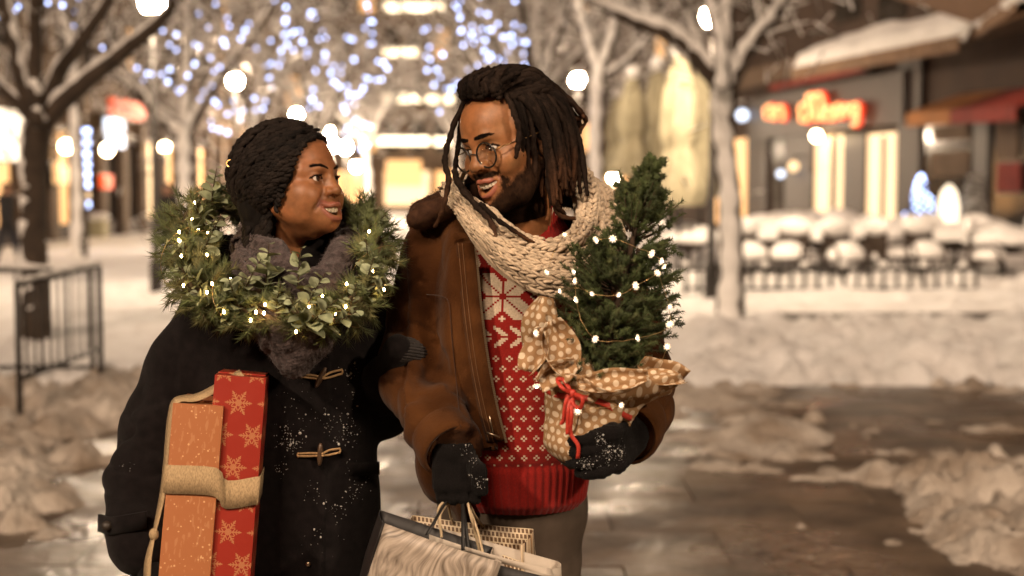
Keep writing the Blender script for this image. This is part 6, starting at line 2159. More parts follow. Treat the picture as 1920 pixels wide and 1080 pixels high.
# ---------------------------------------------------------------- sweater: one small face per stitch, so the pattern is knitted in
MATS['knit'] = mat('red_fair_isle_knit', (.3, .02, .015), .9, attr='col', var=.18, vscale=300, bump=.6, bscale=900, sheen=.12, spec=.2, bdist=.0012)
def sweater():
    st = .0037
    # stations: pixel row -> centre x pixel, half width, half depth, centre Y
    rows = [(945, 972, .120, .098, 2.765), (930, 972, .132, .112, 2.765), (880, 970, .142, .120, 2.765), (800, 968, .148, .124, 2.765), (700, 966, .158, .126, 2.77), (600, 965, .166, .126, 2.78), (520, 968, .165, .118, 2.79), (470, 972, .130, .100, 2.79), (435, 985, .085, .080, 2.78), (415, 990, .066, .066, 2.77), (385, 995, .061, .062, 2.76)]
    R = np.array([[*W(cx, y, Yc), a, b] for y, cx, a, b, Yc in rows])
    nr = int((R[-1, 2] - R[0, 2]) / st)
    z = np.linspace(R[0, 2], R[-1, 2], nr)
    S = np.stack([np.interp(z, R[:, 2], R[:, k]) for k in range(5)], 1)
    nc = 236
    th = np.linspace(0, 2 * math.pi, nc, endpoint=False) - math.pi / 2      # column 0 at the front, towards the camera
    X = S[:, 0:1] + S[:, 3:4] * np.cos(th); Yy = S[:, 1:2] + S[:, 4:5] * np.sin(th); Z = np.repeat(z[:, None], nc, 1)
    hem_z = W(975, 876, 2.66)[2]
    P = np.stack([X, Yy, Z], -1)
    out = np.stack([np.cos(th), np.sin(th), 0 * th], -1)[None]
    rib = ((z < hem_z)[:, None] * .0022 * np.sin(th * 59)[None] + (z > W(990, 430, 2.7)[2])[:, None] * .0016 * np.sin(th * 48)[None])
    bulge = -.012 * ((z < hem_z) * sstep(hem_z - .07, hem_z, z) * 0 + np.exp(-((z - hem_z) / .006) ** 2) * .3)[:, None]
    w = (.004 * fbm(P.reshape(-1, 3), 9, 2, 4) + .004 * ridged(P.reshape(-1, 3), (5, 5, 9), 6)).reshape(nr, nc) * (z > hem_z)[:, None]
    P = P + out * (rib + bulge + w)[..., None]
    i, j = np.meshgrid(np.arange(nr - 1), np.arange(nc), indexing='ij'); i, j = i.ravel(), j.ravel()
    F = np.stack([i * nc + j, i * nc + (j + 1) % nc, (i + 1) * nc + (j + 1) % nc, (i + 1) * nc + j], 1)
    me = mesh_np('sweater', P.reshape(-1, 3), F)
    # chart
    zrow = lambda py: int((W(940, py, 2.65)[2] - z[0]) / st)
    star = zrow(560)
    # column of the star: where the surface shows at pixel x = 940
    fx = X[star, :]; front = Yy[star, :] < S[star, 1]
    cstar = int(np.argmin(np.where(front, np.abs(fx - W(940, 560, 2.655)[0]), 9)))
    red, white = np.array((.23, .010, .007)), np.array((.55, .44, .33))
    cj = (j - cstar + nc // 2) % nc - nc // 2
    ci = i - star
    per = 30
    mask = np.zeros(len(i), bool)
    def star_at(dx, dy, sz=11, wd=6):
        a = np.maximum(abs(dx), abs(dy)); b = np.minimum(abs(dx), abs(dy))
        return (b >= 1) & (b <= a - 1) & (a - b <= wd) & (a <= sz)
    dx = (cj + per // 2) % per - per // 2
    inb = np.abs(ci) <= 13
    mask |= inb & star_at(dx, ci)
    mask |= inb & (np.abs(dx) + np.abs(np.abs(ci) - 11) <= 1) & (np.abs(ci) >= 10)
    ex = (cj) % per - per // 2
    dia = np.abs(ex) + np.abs(ci)
    mask |= inb & ((dia == 3) | (dia <= 0)) & (np.abs(ex) < 5)
    ex2 = np.abs(ex) + np.abs(np.abs(ci) - 10)
    mask |= inb & ((ex2 == 2))
    # leaf bands above and below the star
    for c0, sgn in ((-20, 1), (20, -1), (46, 1)):
        y = ci - c0
        p = (cj + sgn * np.abs(y)) % 7
        mask |= (np.abs(y) >= 1) & (np.abs(y) <= 4) & (p >= 1 + 0 * y) & (p <= 3)
        mask |= (np.abs(y) == 5) & (p >= 2) & (p <= 2)
    # lice: four stitches in a small cross
    low = ci + 28
    k = np.floor_divide(low, 5)
    yy = low - k * 5 - 2
    xx = (cj + (k % 2) * 3 + 3) % 6 - 3
    mask |= (low < 0) & (np.abs(yy) + np.abs(xx) == 1) & (z[i] > hem_z)
    kk = ci - 68
    mask[(kk > 0)] = False
    col = np.where(mask[:, None], white, red) * (1 + .12 * np.sin(i * 1.0)[:, None] * 0)
    a = me.attributes.new('col', 'FLOAT_COLOR', 'FACE')
    a.data.foreach_set('color', np.concatenate([col, np.ones((len(col), 1))], 1).astype(np.float32).ravel())
    return link('sweater', me, MATS['knit'], man)
sweater()

# ---------------------------------------------------------------- suede jacket
def jacket():
    v = Vol((-.34, 2.42, .88), (.40, 3.06, 1.50), .005)
    v.ell(W(965, 580, 2.79), (.205, .165, .22))
    v.cone(W(838, 478, 2.83), W(1100, 478, 2.83), .085, .085, k=.07)
    v.ell(W(962, 720, 2.785), (.192, .165, .22), k=.05)
    v.cone(W(962, 650, 2.785), W(957, 850, 2.78), .168, .168, k=.04, flat=(1.12, .97, 1))
    # front stays open: a wedge cut, left edge runs from the collar to the hem
    lo_l, hi_l = W(940, 850, 2.62), W(888, 470, 2.62)
    def cut(X, Y, Z):
        xl = lo_l[0] + (hi_l[0] - lo_l[0]) * np.clip((Z - lo_l[2]) / (hi_l[2] - lo_l[2]), -.3, 1.3)
        xr = .155
        return np.maximum(np.maximum(xl - X, X - xr), Y - 2.775 + 0 * Z)
    v.fn(cut, .006, 's')
    # arms
    v.chain([W(832, 492, 2.83), W(800, 585, 2.82), W(777, 680, 2.76), W(776, 715, 2.72)], [.084, .080, .071, .066], k=.03)
    v.chain([W(776, 715, 2.72), W(810, 780, 2.62), W(846, 838, 2.545)], [.064, .060, .058], k=.02)
    v.chain([W(1105, 490, 2.83), W(1165, 600, 2.84), W(1205, 715, 2.76)], [.082, .078, .068], k=.03)
    v.chain([W(1205, 715, 2.76), W(1200, 765, 2.64), W(1180, 805, 2.55)], [.064, .062, .060], k=.02)
    # room for the body inside
    v.ell(W(966, 700, 2.775), (.158, .128, .36), k=.004, mode='s')
    v.cone(W(985, 430, 2.78), W(985, 380, 2.76), .085, .10, mode='s', k=.01)
    # open sleeve ends
    for a, b, r in ((W(808, 780, 2.62), W(852, 848, 2.533), .050), (W(1200, 765, 2.64), W(1173, 812, 2.53), .048)):
        d = unit(b - a)
        def f(X, Y, Z, b=b, d=d):
            return -((X - b[0]) * d[0] + (Y - b[1]) * d[1] + (Z - b[2]) * d[2])
        v.op(f, b - .09, b + .09, .003, 's')
    # hem
    hz = W(940, 842, 2.66)[2]
    def disp(V, N):
        f = .004 * fbm(V, 8, 2, 13)
        el = W(775, 700, 2.73)
        f += np.exp(-(np.linalg.norm((V - el) * (1, .5, 1), axis=1) / .11) ** 2) * -.014 * np.clip(ridged(V, (9, 9, 22), 5), 0, 1) ** 3
        el = W(1205, 730, 2.72)
        f += np.exp(-(np.linalg.norm((V - el) * (1, .5, 1), axis=1) / .10) ** 2) * -.011 * np.clip(ridged(V, (8, 8, 20), 9), 0, 1) ** 3
        # long soft folds down the front panel
        fr = (N[:, 1] < -.1) & (V[:, 0] < .02) & (V[:, 0] > -.2)
        f += fr * .010 * np.sin(V[:, 0] * 62 + 3.0 * fbm(V, 4, 1, 4) + V[:, 2] * 6)
        f -= .006 * np.clip(ridged(V, (10, 8, 5), 21), 0, 1) ** 3 + .0028 * np.clip(ridged(V, (24, 18, 14), 25), 0, 1) ** 2
        return f
    sl, X, Y, Z = v.win(v.lo, v.lo + v.n * v.h)
    low = (Z < hz) & (X > -.165) & (X < .16)
    v.d = np.where(low & (Y < 3.1) & (X > W(872, 800, 2.65)[0]), np.maximum(v.d, hz - Z), v.d).astype(np.float32)
    v.d = np.where((Z < hz + .004) & (X > .10) & (Y > 2.60), np.maximum(v.d, hz + .004 - Z), v.d).astype(np.float32)
    o, V, F = put_sdf('jacket', v, MATS['suede'], man, disp)
    return V, F
VJ, FJ = jacket()
MATS['thread'] = mat('tan_thread', (.16, .075, .028), .8)
# zip edge: two stitched bands and a row of teeth along the open front
ze = [on(VJ, x, y, .004) for x, y in ((880, 455), (886, 520), (894, 600), (907, 690), (923, 770), (938, 828))]
zp = spline(ze, 60)
zp[:, 1] = np.minimum(zp[:, 1], 2.66)
zb = MB(); v_, f_ = strip(zp + np.array((-.008, .002, 0)), np.tile((1.0, -.25, .1), (60, 1)), .0175, .005); zb.add(v_, f_)
zb.build('zip_placket', MATS['suede'], man)
zb = MB()
for p in spline(zp + np.array((.011, -.002, 0)), 110): zb.obox(p, (.0024, 0, 0), (0, .0014, 0), (0, 0, .0013))
zb.build('zip_teeth', MATS['metal'], man, smooth=False)
for off in (-.013, -.021):
    tb2 = MB(); tb2.tube(zp + np.array((off, -.0008 if off > -.015 else .0015, 0)), .0007, 4); tb2.build('stitching', MATS['thread'], man)
# the zip pull
hb = MB()
q0 = on(VJ, 918, 780, .012); q1 = on(VJ, 925, 815, .014)
hb.tube([q0, q1], .0016, 6); hb.tube([q1 + np.array((-.012, 0, .004)), q1 + np.array((.012, -.002, -.004))], .0022, 6); hb.build('zip_pull', MATS['metal'], man)
# sleeve cuffs: turned bands
def cuff(a, b, r, nm='cuff'):
    cb = MB(); d = unit(b - a)
    pts = [a + d * t for t in np.linspace(0, np.linalg.norm(b - a), 7)]
    rr = r + np.array([0, .0025, .003, .003, .003, .0025, -.001])
    v_, f_ = tube_np(pts, rr, 28, False)
    v_ = v_ + (fbm(v_, 40, 2, 3) * .002)[:, None]
    vin, fin = tube_np(pts, rr - .006, 28, False)
    cb.add(v_, f_); cb.add(vin, fin[:, ::-1])
    n = len(pts); j = np.arange(28); e = (n - 1) * 28
    m1 = len(v_)
    cb.f4.append(np.stack([e + j, e + (j + 1) % 28, m1 + e + (j + 1) % 28, m1 + e + j], 1))
    return cb.build(nm, MATS['suede'], man)
cuff(W(828, 812, 2.575), W(850, 846, 2.532), .0585)
cuff(W(1190, 785, 2.595), W(1172, 815, 2.53), .060)
# breast seam: a patch edge on the panel
sb = MB()
pp = spline([on(VJ, x, y, .0015) for x, y in ((800, 552), (830, 556), (842, 572), (848, 640), (856, 720), (864, 800))], 50)
sb.tube(pp, .0009, 6); sb.build('seam', MATS['suede_dark'], man)
# fur collar
def collar():
    v = Vol((-.30, 2.56, 1.40), (.28, 3.02, 1.60), .005)
    v.chain([W(782, 412, 2.72), W(800, 396, 2.77), W(842, 376, 2.82), W(930, 358, 2.92), W(1040, 358, 2.93), W(1110, 375, 2.86), W(1130, 410, 2.78)], [.020, .026, .028, .030, .030, .032, .03], k=.02, flat=(1, 1, .8))
    v.chain([W(842, 384, 2.72), W(800, 400, 2.72)], [.024, .020], k=.03)
    o, V, F = put_sdf('fur_collar', v, MATS['fur'], man, lambda V, N: .004 * fbm(V, 50, 2, 8))
    fuzz('fur_hairs', V, F, man, MATS['fur'], 9000, .012, .0003, 6, lean=(-.2, -.1, -.4))
collar()

# ---------------------------------------------------------------- chunky scarf: real V stitches over two draped loops
MATS['oat'] = mat('oatmeal_wool', (.50, .39, .28), .95, var=.30, vscale=80, bump=.6, bscale=700, sheen=.2, spec=.15, bdist=.0015)
MATS['oat_core'] = MATS['oat']
def man_scarf():
    top = [W(852, 338, 2.74), W(868, 368, 2.665), W(902, 418, 2.60), W(950, 452, 2.58), W(1000, 468, 2.572), W(1060, 474, 2.58), W(1108, 455, 2.62), W(1132, 400, 2.70), W(1115, 340, 2.82), W(1050, 318, 2.92), W(960, 312, 2.93), W(880, 320, 2.86), W(852, 338, 2.74)]
    bot = [W(846, 372, 2.74), W(856, 405, 2.64), W(884, 448, 2.585), W(928, 496, 2.565), W(982, 536, 2.555), W(1045, 560, 2.555), W(1105, 560, 2.585), W(1150, 520, 2.68), W(1150, 420, 2.84), W(1080, 380, 2.95), W(960, 370, 2.965), W(870, 372, 2.88), W(846, 372, 2.74)]
    a, ca = scarf_loop(top, bot, .020, 6, .0140, 3)
    top2 = [W(890, 380, 2.645), W(930, 404, 2.615), W(968, 432, 2.60), W(1010, 450, 2.60), W(1050, 446, 2.61), W(1076, 418, 2.65), W(1080, 372, 2.72), W(1058, 318, 2.80), W(1030, 300, 2.84)]
    bot2 = [W(880, 400, 2.625), W(915, 428, 2.60), W(955, 460, 2.585), W(1005, 482, 2.58), W(1062, 486, 2.59), W(1108, 455, 2.635), W(1130, 395, 2.71), W(1112, 330, 2.80), W(1080, 300, 2.86)]
    b, cb_ = scarf_loop(top2, bot2, .018, 3, .0135, 5)
    ab = MB(); ab.v = a.v + [x for x in b.v]; ab.c = a.c + b.c
    ab.f4 = a.f4 + [f + a.n for f in b.f4]; ab.n = a.n + b.n
    o = ab.build('scarf', MATS['oat'], man)
    cc = MB(); cc.v = ca.v + cb_.v; cc.c = ca.c + cb_.c; cc.f4 = ca.f4 + [f + ca.n for f in cb_.f4]; cc.n = ca.n + cb_.n
    cc.build('scarf_lining', MATS['oat_core'], man)
    P = np.concatenate(ab.v); r = np.random.default_rng(8); n = 14000
    idx = r.choice(len(P), n)
    vv, ff = blades(P[idx], unit(r.normal(0, 1, (n, 3)) + np.array((0, -.4, 0))), unit(r.normal(0, 1, (n, 3))), r.uniform(.003, .008, n), .00014)
    link('scarf_fibres', mesh_np('scarf_fibres', vv, ff), MATS['oat'], man)
man_scarf()

# ---------------------------------------------------------------- gloves and trousers
def man_gloves():
    v = Vol((-.20, 2.40, .86), (.02, 2.68, 1.10), .003)
    wr, kn = W(848, 838, 2.545), W(858, 912, 2.515)
    fl = []
    for t, l in ((-1, .9), (-.33, 1.0), (.33, 1.0), (1, .92)):
        a = kn + np.array((.030 * t, .004 * abs(t), -.002 * abs(t)))
        fl.append(([a, a + np.array((.001, -.004, -.022 * l)), a + np.array((.002, .026, -.030 * l)), a + np.array((.0, .046, -.008))], .0128))
    glove_hand(v, wr, kn, np.array((1.0, .0, .05)), np.array((0, -1, 0)), fl,
               [wr + np.array((.026, -.004, -.018)), W(896, 882, 2.50), W(903, 918, 2.505)])
    o, V, F = put_sdf('glove', v, MATS['glove'], man, lambda V, N: .0008 * np.sin(V[:, 0] * 1400) + .0012 * fbm(V, 90, 2, 3))
    flecks('snow_flecks', V, F, man, MATS['snow_crumb'], [(on(V, 868, 842), .02, 22), (on(V, 900, 905), .015, 40), (on(V, 880, 890), .01, 8), (on(V, 890, 860), .02, 14)], 9, .0014)
    v = Vol((.02, 2.28, .86), (.30, 2.62, 1.16), .003)
    wr, kn = W(1185, 812, 2.535), W(1150, 842, 2.425)
    fl = []
    for t, l in ((-1, .85), (-.33, 1.0), (.33, 1.02), (1, .95)):
        a = kn + np.array((-.008 * t - .004, 0, .029 * t))
        fl.append(([a, a + np.array((-.030 * l, -.012, -.010)), a + np.array((-.058 * l, .004, -.016)), a + np.array((-.072 * l, .026, -.016))], .0130))
    glove_hand(v, wr, kn, np.array((-.25, -.05, 1.0)), np.array((.8, -.6, 0)), fl,
               [wr + np.array((-.012, -.030, .028)), W(1150, 812, 2.42), W(1118, 818, 2.415)])
    o, V, F = put_sdf('glove', v, MATS['glove'], man, lambda V, N: .0008 * np.sin(V[:, 2] * 1400) + .0012 * fbm(V, 90, 2, 3))
    flecks('snow_flecks', V, F, man, MATS['snow_crumb'], [(on(V, 1125, 825), .016, 60), (on(V, 1140, 855), .026, 120), (on(V, 1100, 872), .020, 70), (on(V, 1165, 848), .024, 60)], 10, .0012)
man_gloves()
legs(man, W(962, 950, 2.80)[0], 2.79, .93, MATS['trousers'], MATS['boot'], .062, .080)

# ---------------------------------------------------------------- glasses
MATS['arm_gold'] = mat('dull_gold', (.30, .17, .07), .35, metal=1.0)
MATS['rim'] = mat('dark_rim', (.02, .014, .010), .25, spec=.6)
def lens_mat():
    m = bpy.data.materials.new('clear_lens'); m.use_nodes = True
    nt = m.node_tree; nt.nodes.clear()
    o = nt.nodes.new('ShaderNodeOutputMaterial'); t = nt.nodes.new('ShaderNodeBsdfTransparent'); g = nt.nodes.new('ShaderNodeBsdfGlossy'); mx = nt.nodes.new('ShaderNodeMixShader'); fr = nt.nodes.new('ShaderNodeValue'); fr.outputs[0].default_value = .07
    t.inputs['Color'].default_value = (.97, .96, .94, 1); g.inputs['Roughness'].default_value = .02
    nt.links.new(fr.outputs[0], mx.inputs[0]); nt.links.new(t.outputs[0], mx.inputs[1]); nt.links.new(g.outputs[0], mx.inputs[2]); nt.links.new(mx.outputs[0], o.inputs['Surface'])
    return m
MATS['lens'] = lens_mat()
glasses = tag(empty('eyeglasses', tuple(head_pt(M_M, (0, .10, -.004)))), 'round dark rimmed glasses with thin gold arms on bearded face', 'glasses')
for s in (-1, 1):
    c = np.array((s * .0335, .0985, -.012)); th = np.linspace(0, 2 * math.pi, 41)
    tiltv = .10 * s
    ring = np.stack([c[0] + .0235 * np.cos(th), c[1] - abs(.0) - .0235 * np.cos(th) * tiltv * 1.0, c[2] + .0230 * np.sin(th)], 1)
    rb_ = MB(); rb_.tube([head_pt(M_M, p) for p in ring], .0019, 8, caps=False); rb_.build('rim', MATS['rim'], glasses)
    lb_ = MB()
    rv = np.vstack([[c], np.stack([c[0] + .0228 * np.cos(th[:-1]), c[1] - .0228 * np.cos(th[:-1]) * tiltv, c[2] + .0224 * np.sin(th[:-1])], 1)])
    rv2 = rv + np.array((0, .0012, 0)); n = 40
    j = np.arange(n)
    ff = np.vstack([np.stack([np.zeros(n, int), 1 + j, 1 + (j + 1) % n], 1), 41 + np.stack([np.zeros(n, int), 1 + (j + 1) % n, 1 + j], 1)])
    vv = np.array([head_pt(M_M, p) for p in np.vstack([rv2, rv])])
    lb_.add(vv, ff[:, ::-1] if s > 5 else ff)
    jj = np.stack([1 + j, 42 + j, 42 + (j + 1) % n, 1 + (j + 1) % n], 1)
    lb_.f4.append(jj)
    lb_.build('lens', MATS['lens'], glasses)
    ab_ = MB(); ab_.tube([head_pt(M_M, p) for p in spline([(s * .057, .0955, -.006), (s * .068, .085, -.003), (s * .0795, .03, .0), (s * .083, -.008, .002), (s * .083, -.02, -.012)], 24)], .0013, 6)
    ab_.build('temple_arm', MATS['arm_gold'], glasses)
    nb_ = MB(); nb_.tube([head_pt(M_M, p) for p in spline([(s * .012, .0985, -.010), (s * .009, .094, -.016), (s * .0085, .0925, -.021)], 8)], .0009, 6); nb_.build('nose_pad', MATS['gold'], glasses)
gb = MB(); gb.tube([head_pt(M_M, p) for p in spline([(-.0105, .1000, -.009), (-.005, .1030, -.0055), (.005, .1030, -.0055), (.0105, .1000, -.009)], 12)], .0012, 6)
gb.build('bridge', MATS['rim'], glasses)
# ================================================================== the small spruce in its wrapped pot
MATS['spruce'] = mat('spruce_needle', (.03, .05, .015), .6, attr='col', var=.2, vscale=50, spec=.3)
MATS['bark'] = mat('spruce_bark', (.06, .035, .02), .9, var=.3, vscale=60)
def dots_mat():
    m = bpy.data.materials.new('kraft_paper_with_dots'); m.use_nodes = True
    nt = m.node_tree; b = nt.nodes['Principled BSDF']
    b.inputs['Roughness'].default_value = .7
    b.inputs['Specular IOR Level'].default_value = .3
    tc = nt.nodes.new('ShaderNodeTexCoord')
    def M_(op, a, c=None):
        n = nt.nodes.new('ShaderNodeMath'); n.operation = op
        for i, q in enumerate((a, c)):
            if q is None: continue
            if isinstance(q, (int, float)): n.inputs[i].default_value = q
            else: nt.links.new(q, n.inputs[i])
        return n.outputs[0]
    sp = nt.nodes.new('ShaderNodeSeparateXYZ'); nt.links.new(tc.outputs['UV'], sp.inputs[0])
    cell = .0165
    v = M_('DIVIDE', sp.outputs[1], cell * .866); row = M_('FLOOR', v)
    u = M_('ADD', M_('DIVIDE', sp.outputs[0], cell), M_('MULTIPLY', M_('MODULO', M_('ABSOLUTE', row), 2.0), .5))
    du = M_('SUBTRACT', M_('FRACT', u), .5); dv = M_('MULTIPLY', M_('SUBTRACT', M_('FRACT', v), .5), .866)
    rr = M_('SQRT', M_('ADD', M_('MULTIPLY', du, du), M_('MULTIPLY', dv, dv)))
    mk = M_('LESS_THAN', rr, .31)
    mx = nt.nodes.new('ShaderNodeMix'); mx.data_type = 'RGBA'
    mx.inputs['A'].default_value = (.30, .175, .085, 1); mx.inputs['B'].default_value = (.56, .45, .33, 1)
    nt.links.new(mk, mx.inputs['Factor']); nt.links.new(mx.outputs['Result'], b.inputs['Base Color'])
    nz = nt.nodes.new('ShaderNodeTexNoise'); nz.inputs['Scale'].default_value = 60; nz.inputs['Detail'].default_value = 4
    bn = nt.nodes.new('ShaderNodeBump'); bn.inputs['Strength'].default_value = .4; bn.inputs['Distance'].default_value = .002
    nt.links.new(tc.outputs['Object'], nz.inputs['Vector']); nt.links.new(nz.outputs['Fac'], bn.inputs['Height']); nt.links.new(bn.outputs['Normal'], b.inputs['Normal'])
    return m
MATS['dots'] = dots_mat()
MATS['ribbon_red'] = mat('red_ribbon', (.45, .035, .02), .5, var=.2, vscale=200, bump=.5, bscale=600)
MATS['white_led'] = emit('flower_led', (1.0, .76, .46), 30.0, True)
MATS['clear_plastic'] = emit('flower_shade', (1.0, .82, .60), .35)
MATS['soil'] = mat('potting_soil', (.02, .013, .008), .95, var=.4, vscale=90, bump=.8, bscale=200)

BASE, TIP = W(1120, 712, 2.50), W(1227, 290, 2.50)
AX = unit(TIP - BASE); AXS = unit(np.cross(AX, (0, 1, 0))); AXF = np.cross(AXS, AX)      # AXF: towards the camera or away
H_T = np.linalg.norm(TIP - BASE)
spruce = tag(empty('potted_spruce', tuple(W(1085, 880, 2.49))), 'small conical spruce tree in dotted kraft paper held in one arm', 'potted tree')
def make_spruce():
    r = np.random.default_rng(41)
    tb = MB(); tb.tube([BASE - AX * .06, BASE + AX * H_T * .5, TIP - AX * .03], [.010, .006, .0015], 7); tb.build('trunk', MATS['bark'], spruce)
    nb, sb = MB(), MB()
    # outline radius along the height
    prof = lambda t: np.interp(t, [0, .08, .25, .45, .62, .74, .82, .92, 1.0], [.100, .118, .126, .112, .078, .046, .024, .012, .003])
    def brush(P, d, n, tone):
        tt = r.uniform(0, 1.0, n)
        base = np.stack([np.interp(tt, np.linspace(0, 1, len(P)), P[:, j]) for j in range(3)], 1)
        q = unit(r.normal(0, 1, (n, 3))); q = unit(q - d * (q @ d)[:, None])
        D = unit(q * r.uniform(.6, 1.0, (n, 1)) + d * r.uniform(.2, .9, (n, 1)))
        col = (np.array((.046, .062, .019)) if r.random() < .75 else np.array((.072, .082, .027))) * tone
        vv, ff = blades(base, D, q, r.uniform(.006, .0105, n), .00085)
        nb.add(vv, ff, col)
    for k in range(560):
        t = .96 * r.uniform(0, 1) ** 1.05
        a = r.uniform(0, 2 * math.pi)
        out = math.cos(a) * AXS + math.sin(a) * AXF
        R = prof(t) * r.uniform(.55, 1.05)
        if t > .6 and r.random() < .2: R *= 1.25
        rise = r.uniform(-.1, .45) if t < .62 else r.uniform(.5, 1.3)
        root = BASE + AX * (t * H_T - R * .12)
        end = BASE + AX * (t * H_T + R * rise) + out * R * .93 + r.normal(0, .006, 3)
        mid = .5 * (root + end) - AX * R * .08
        P = spline([root, mid, end], 10)
        sb.tube(P[2:], np.linspace(.0017, .0007, 8), 4)
        d = unit(end - mid); tone = r.uniform(.6, 1.35)
        brush(P[4:], d, int(40 + 420 * R), tone)
        # side shoots make the tips tufted
        for s in range(4):
            p0 = P[int(r.integers(4, 9))]
            dd = unit(d + r.normal(0, .55, 3) + AX * .25)
            q1 = p0 + dd * r.uniform(.010, .026) * (1 if t < .62 else .4)
            brush(np.array([p0, q1]), dd, 34, tone * r.uniform(.85, 1.2))
    nb.build('needles', MATS['spruce'], spruce, col=True)['kind'] = 'stuff'
    sb.build('twigs', MATS['bark'], spruce)
make_spruce()

def wrap():
    """crumpled paper round the pot, flaring to a torn collar"""
    r = np.random.default_rng(5)
    bot = W(1072, 868, 2.485)
    nu, nv = 120, 46
    ax = unit(BASE - bot); sx = unit(np.cross(ax, (0, 1, 0))); sy = np.cross(sx, ax)
    Ht = np.linalg.norm(BASE - bot)
    th = np.linspace(0, 2 * math.pi, nu, endpoint=False)
    V, UV = [], []
    for i in range(nv):
        t = i / (nv - 1)
        rad = np.interp(t, [0, .04, .12, .55, .72, .80, .90, 1.0], [.030, .044, .056, .072, .078, .080, .094, .118])
        hgt = np.interp(t, [0, 1], [0, Ht * 1.06])
        # pleats grow upward; the collar rises and dips round the rim
        pl = .0045 * np.sin(th * 11 + 1.3 * np.sin(th * 3 + 5 * t)) * sstep(.05, .6, t) + .010 * np.sin(th * 5 + 2 + t * 2) * sstep(.74, 1.0, t)
        rim = sstep(.78, 1.0, t) * (.022 * np.sin(th * 2 + .6) + .012 * np.sin(th * 5 + 1.0))
        rr = rad + pl
        p = bot + ax * (hgt + rim)[:, None] + sx * (rr * np.cos(th))[:, None] + sy * (rr * np.sin(th))[:, None]
        V.append(p); UV.append(np.stack([th * .070, np.full(nu, t * Ht * 1.1)], 1))
    V = np.concatenate(V); UV = np.concatenate(UV)
    V = V + unit(V - (bot + ((V - bot) @ ax)[:, None] * ax)) * (.0055 * fbm(V, 26, 2, 7) + .0035 * ridged(V, (38, 38, 38), 9))[:, None]
    i, j = np.meshgrid(np.arange(nv - 1), np.arange(nu), indexing='ij'); i, j = i.ravel(), j.ravel()
    F = np.stack([i * nu + j, i * nu + (j + 1) % nu, (i + 1) * nu + (j + 1) % nu, (i + 1) * nu + j], 1)
    me = mesh_np('paper_wrap', V, F); uvset(me, UV)
    o = link('paper_wrap', me, MATS['dots'], spruce)
    sm = o.modifiers.new('thick', 'SOLIDIFY'); sm.thickness = .0012; sm.offset = -1
    # bottom and soil
    pb = MB(); pb.tube([bot + ax * .001, bot + ax * Ht * .85], [.034, .070], 24); pb.build('pot', MATS['soil'], spruce)
    # red ribbon round the neck of the wrap, knot and hanging tails
    rb2 = MB()
    c = bot + ax * Ht * .74
    th = np.linspace(0, 2 * math.pi, 61)
    ring = c + sx[None] * (.082 * np.cos(th))[:, None] + sy[None] * (.082 * np.sin(th))[:, None] + ax * (.006 * np.sin(th * 3))[:, None]
    v, f = strip(ring, np.tile(ax, (61, 1)), .0050, .0012); rb2.add(v, f)
    k = W(1073, 738, 2.402)
    for pts, w in (([k, W(1062, 752, 2.395), W(1056, 790, 2.40), W(1050, 792, 2.40)], .006), ([k, W(1066, 770, 2.392), W(1064, 815, 2.40)], .006), ([k, W(1072, 775, 2.392), W(1070, 812, 2.402), W(1084, 835, 2.405), W(1083, 860, 2.412)], .0055),
                   ([k, W(1055, 728, 2.385), W(1045, 712, 2.40), W(1056, 712, 2.405), k], .0055), ([k, W(1092, 745, 2.385), W(1088, 765, 2.392), W(1076, 758, 2.395), k], .0055)):
        P = spline(pts, 22)
        T = unit(np.gradient(P, axis=0))
        v, f = strip(P, np.cross(T, np.tile((.25, -1.0, .2), (22, 1))), w * .62, .0011); rb2.add(v, f)
    rb2.sphere(k, (.008, .006, .008), 10, 8)
    rb2.build('red_ribbon', MATS['ribbon_red'], spruce)
    # paper rosette at the side: folded petals
    def petal(c0, nrm, up, w, h, curl, nm='paper_petal', seed=0):
        nrm, up = unit(nrm), unit(up); sd = np.cross(up, nrm)
        n = 12
        vs, uv = [], []
        for a in range(n):
            for b in range(n):
                x, y = (b / (n - 1) - .5) * 2, a / (n - 1)
                ww = w * math.sin(math.pi * min(.95, .12 + y * .80)) ** .7
                z = curl * (x * x * .8 + (y - .5) ** 2 * 1.4) + .006 * math.sin(x * 5 + seed) + .004 * math.sin(y * 9 + seed * 2)
                vs.append(c0 + sd * x * ww + up * (y - .5) * h + nrm * z); uv.append((x * w + seed * .31, y * h))
        F = np.array([[a * n + b, a * n + b + 1, (a + 1) * n + b + 1, (a + 1) * n + b] for a in range(n - 1) for b in range(n - 1)])
        me = mesh_np(nm, np.array(vs), F); uvset(me, np.array(uv))
        o = link(nm, me, MATS['dots'], spruce)
        sm = o.modifiers.new('thick', 'SOLIDIFY'); sm.thickness = .0010
    petal(W(1005, 615, 2.455), (-.3, -1, .15), (.15, -.1, 1), .034, .115, -.030, seed=1)
    petal(W(1046, 652, 2.42), (.25, -1, .2), (-.35, 0, 1), .032, .095, .022, seed=2)
    petal(W(1012, 655, 2.425), (-.5, -1, .0), (.4, 0, 1), .026, .080, .026, seed=3)
    petal(W(1042, 690, 2.415), (.1, -1, -.4), (.9, 0, .5), .024, .070, .022, seed=4)
    petal(W(1085, 690, 2.415), (.3, -1, .1), (-.65, .1, .8), .030, .105, -.022, seed=5)
    petal(W(1195, 706, 2.405), (.15, -1, .75), (1, .05, .12), .028, .150, -.030, seed=6)
    petal(W(1235, 706, 2.43), (.35, -.9, .5), (1, .1, -.25), .022, .085, .026, seed=7)
    petal(W(1150, 718, 2.40), (-.1, -1, .45), (1, 0, .12), .020, .120, .020, seed=8)
wrap()

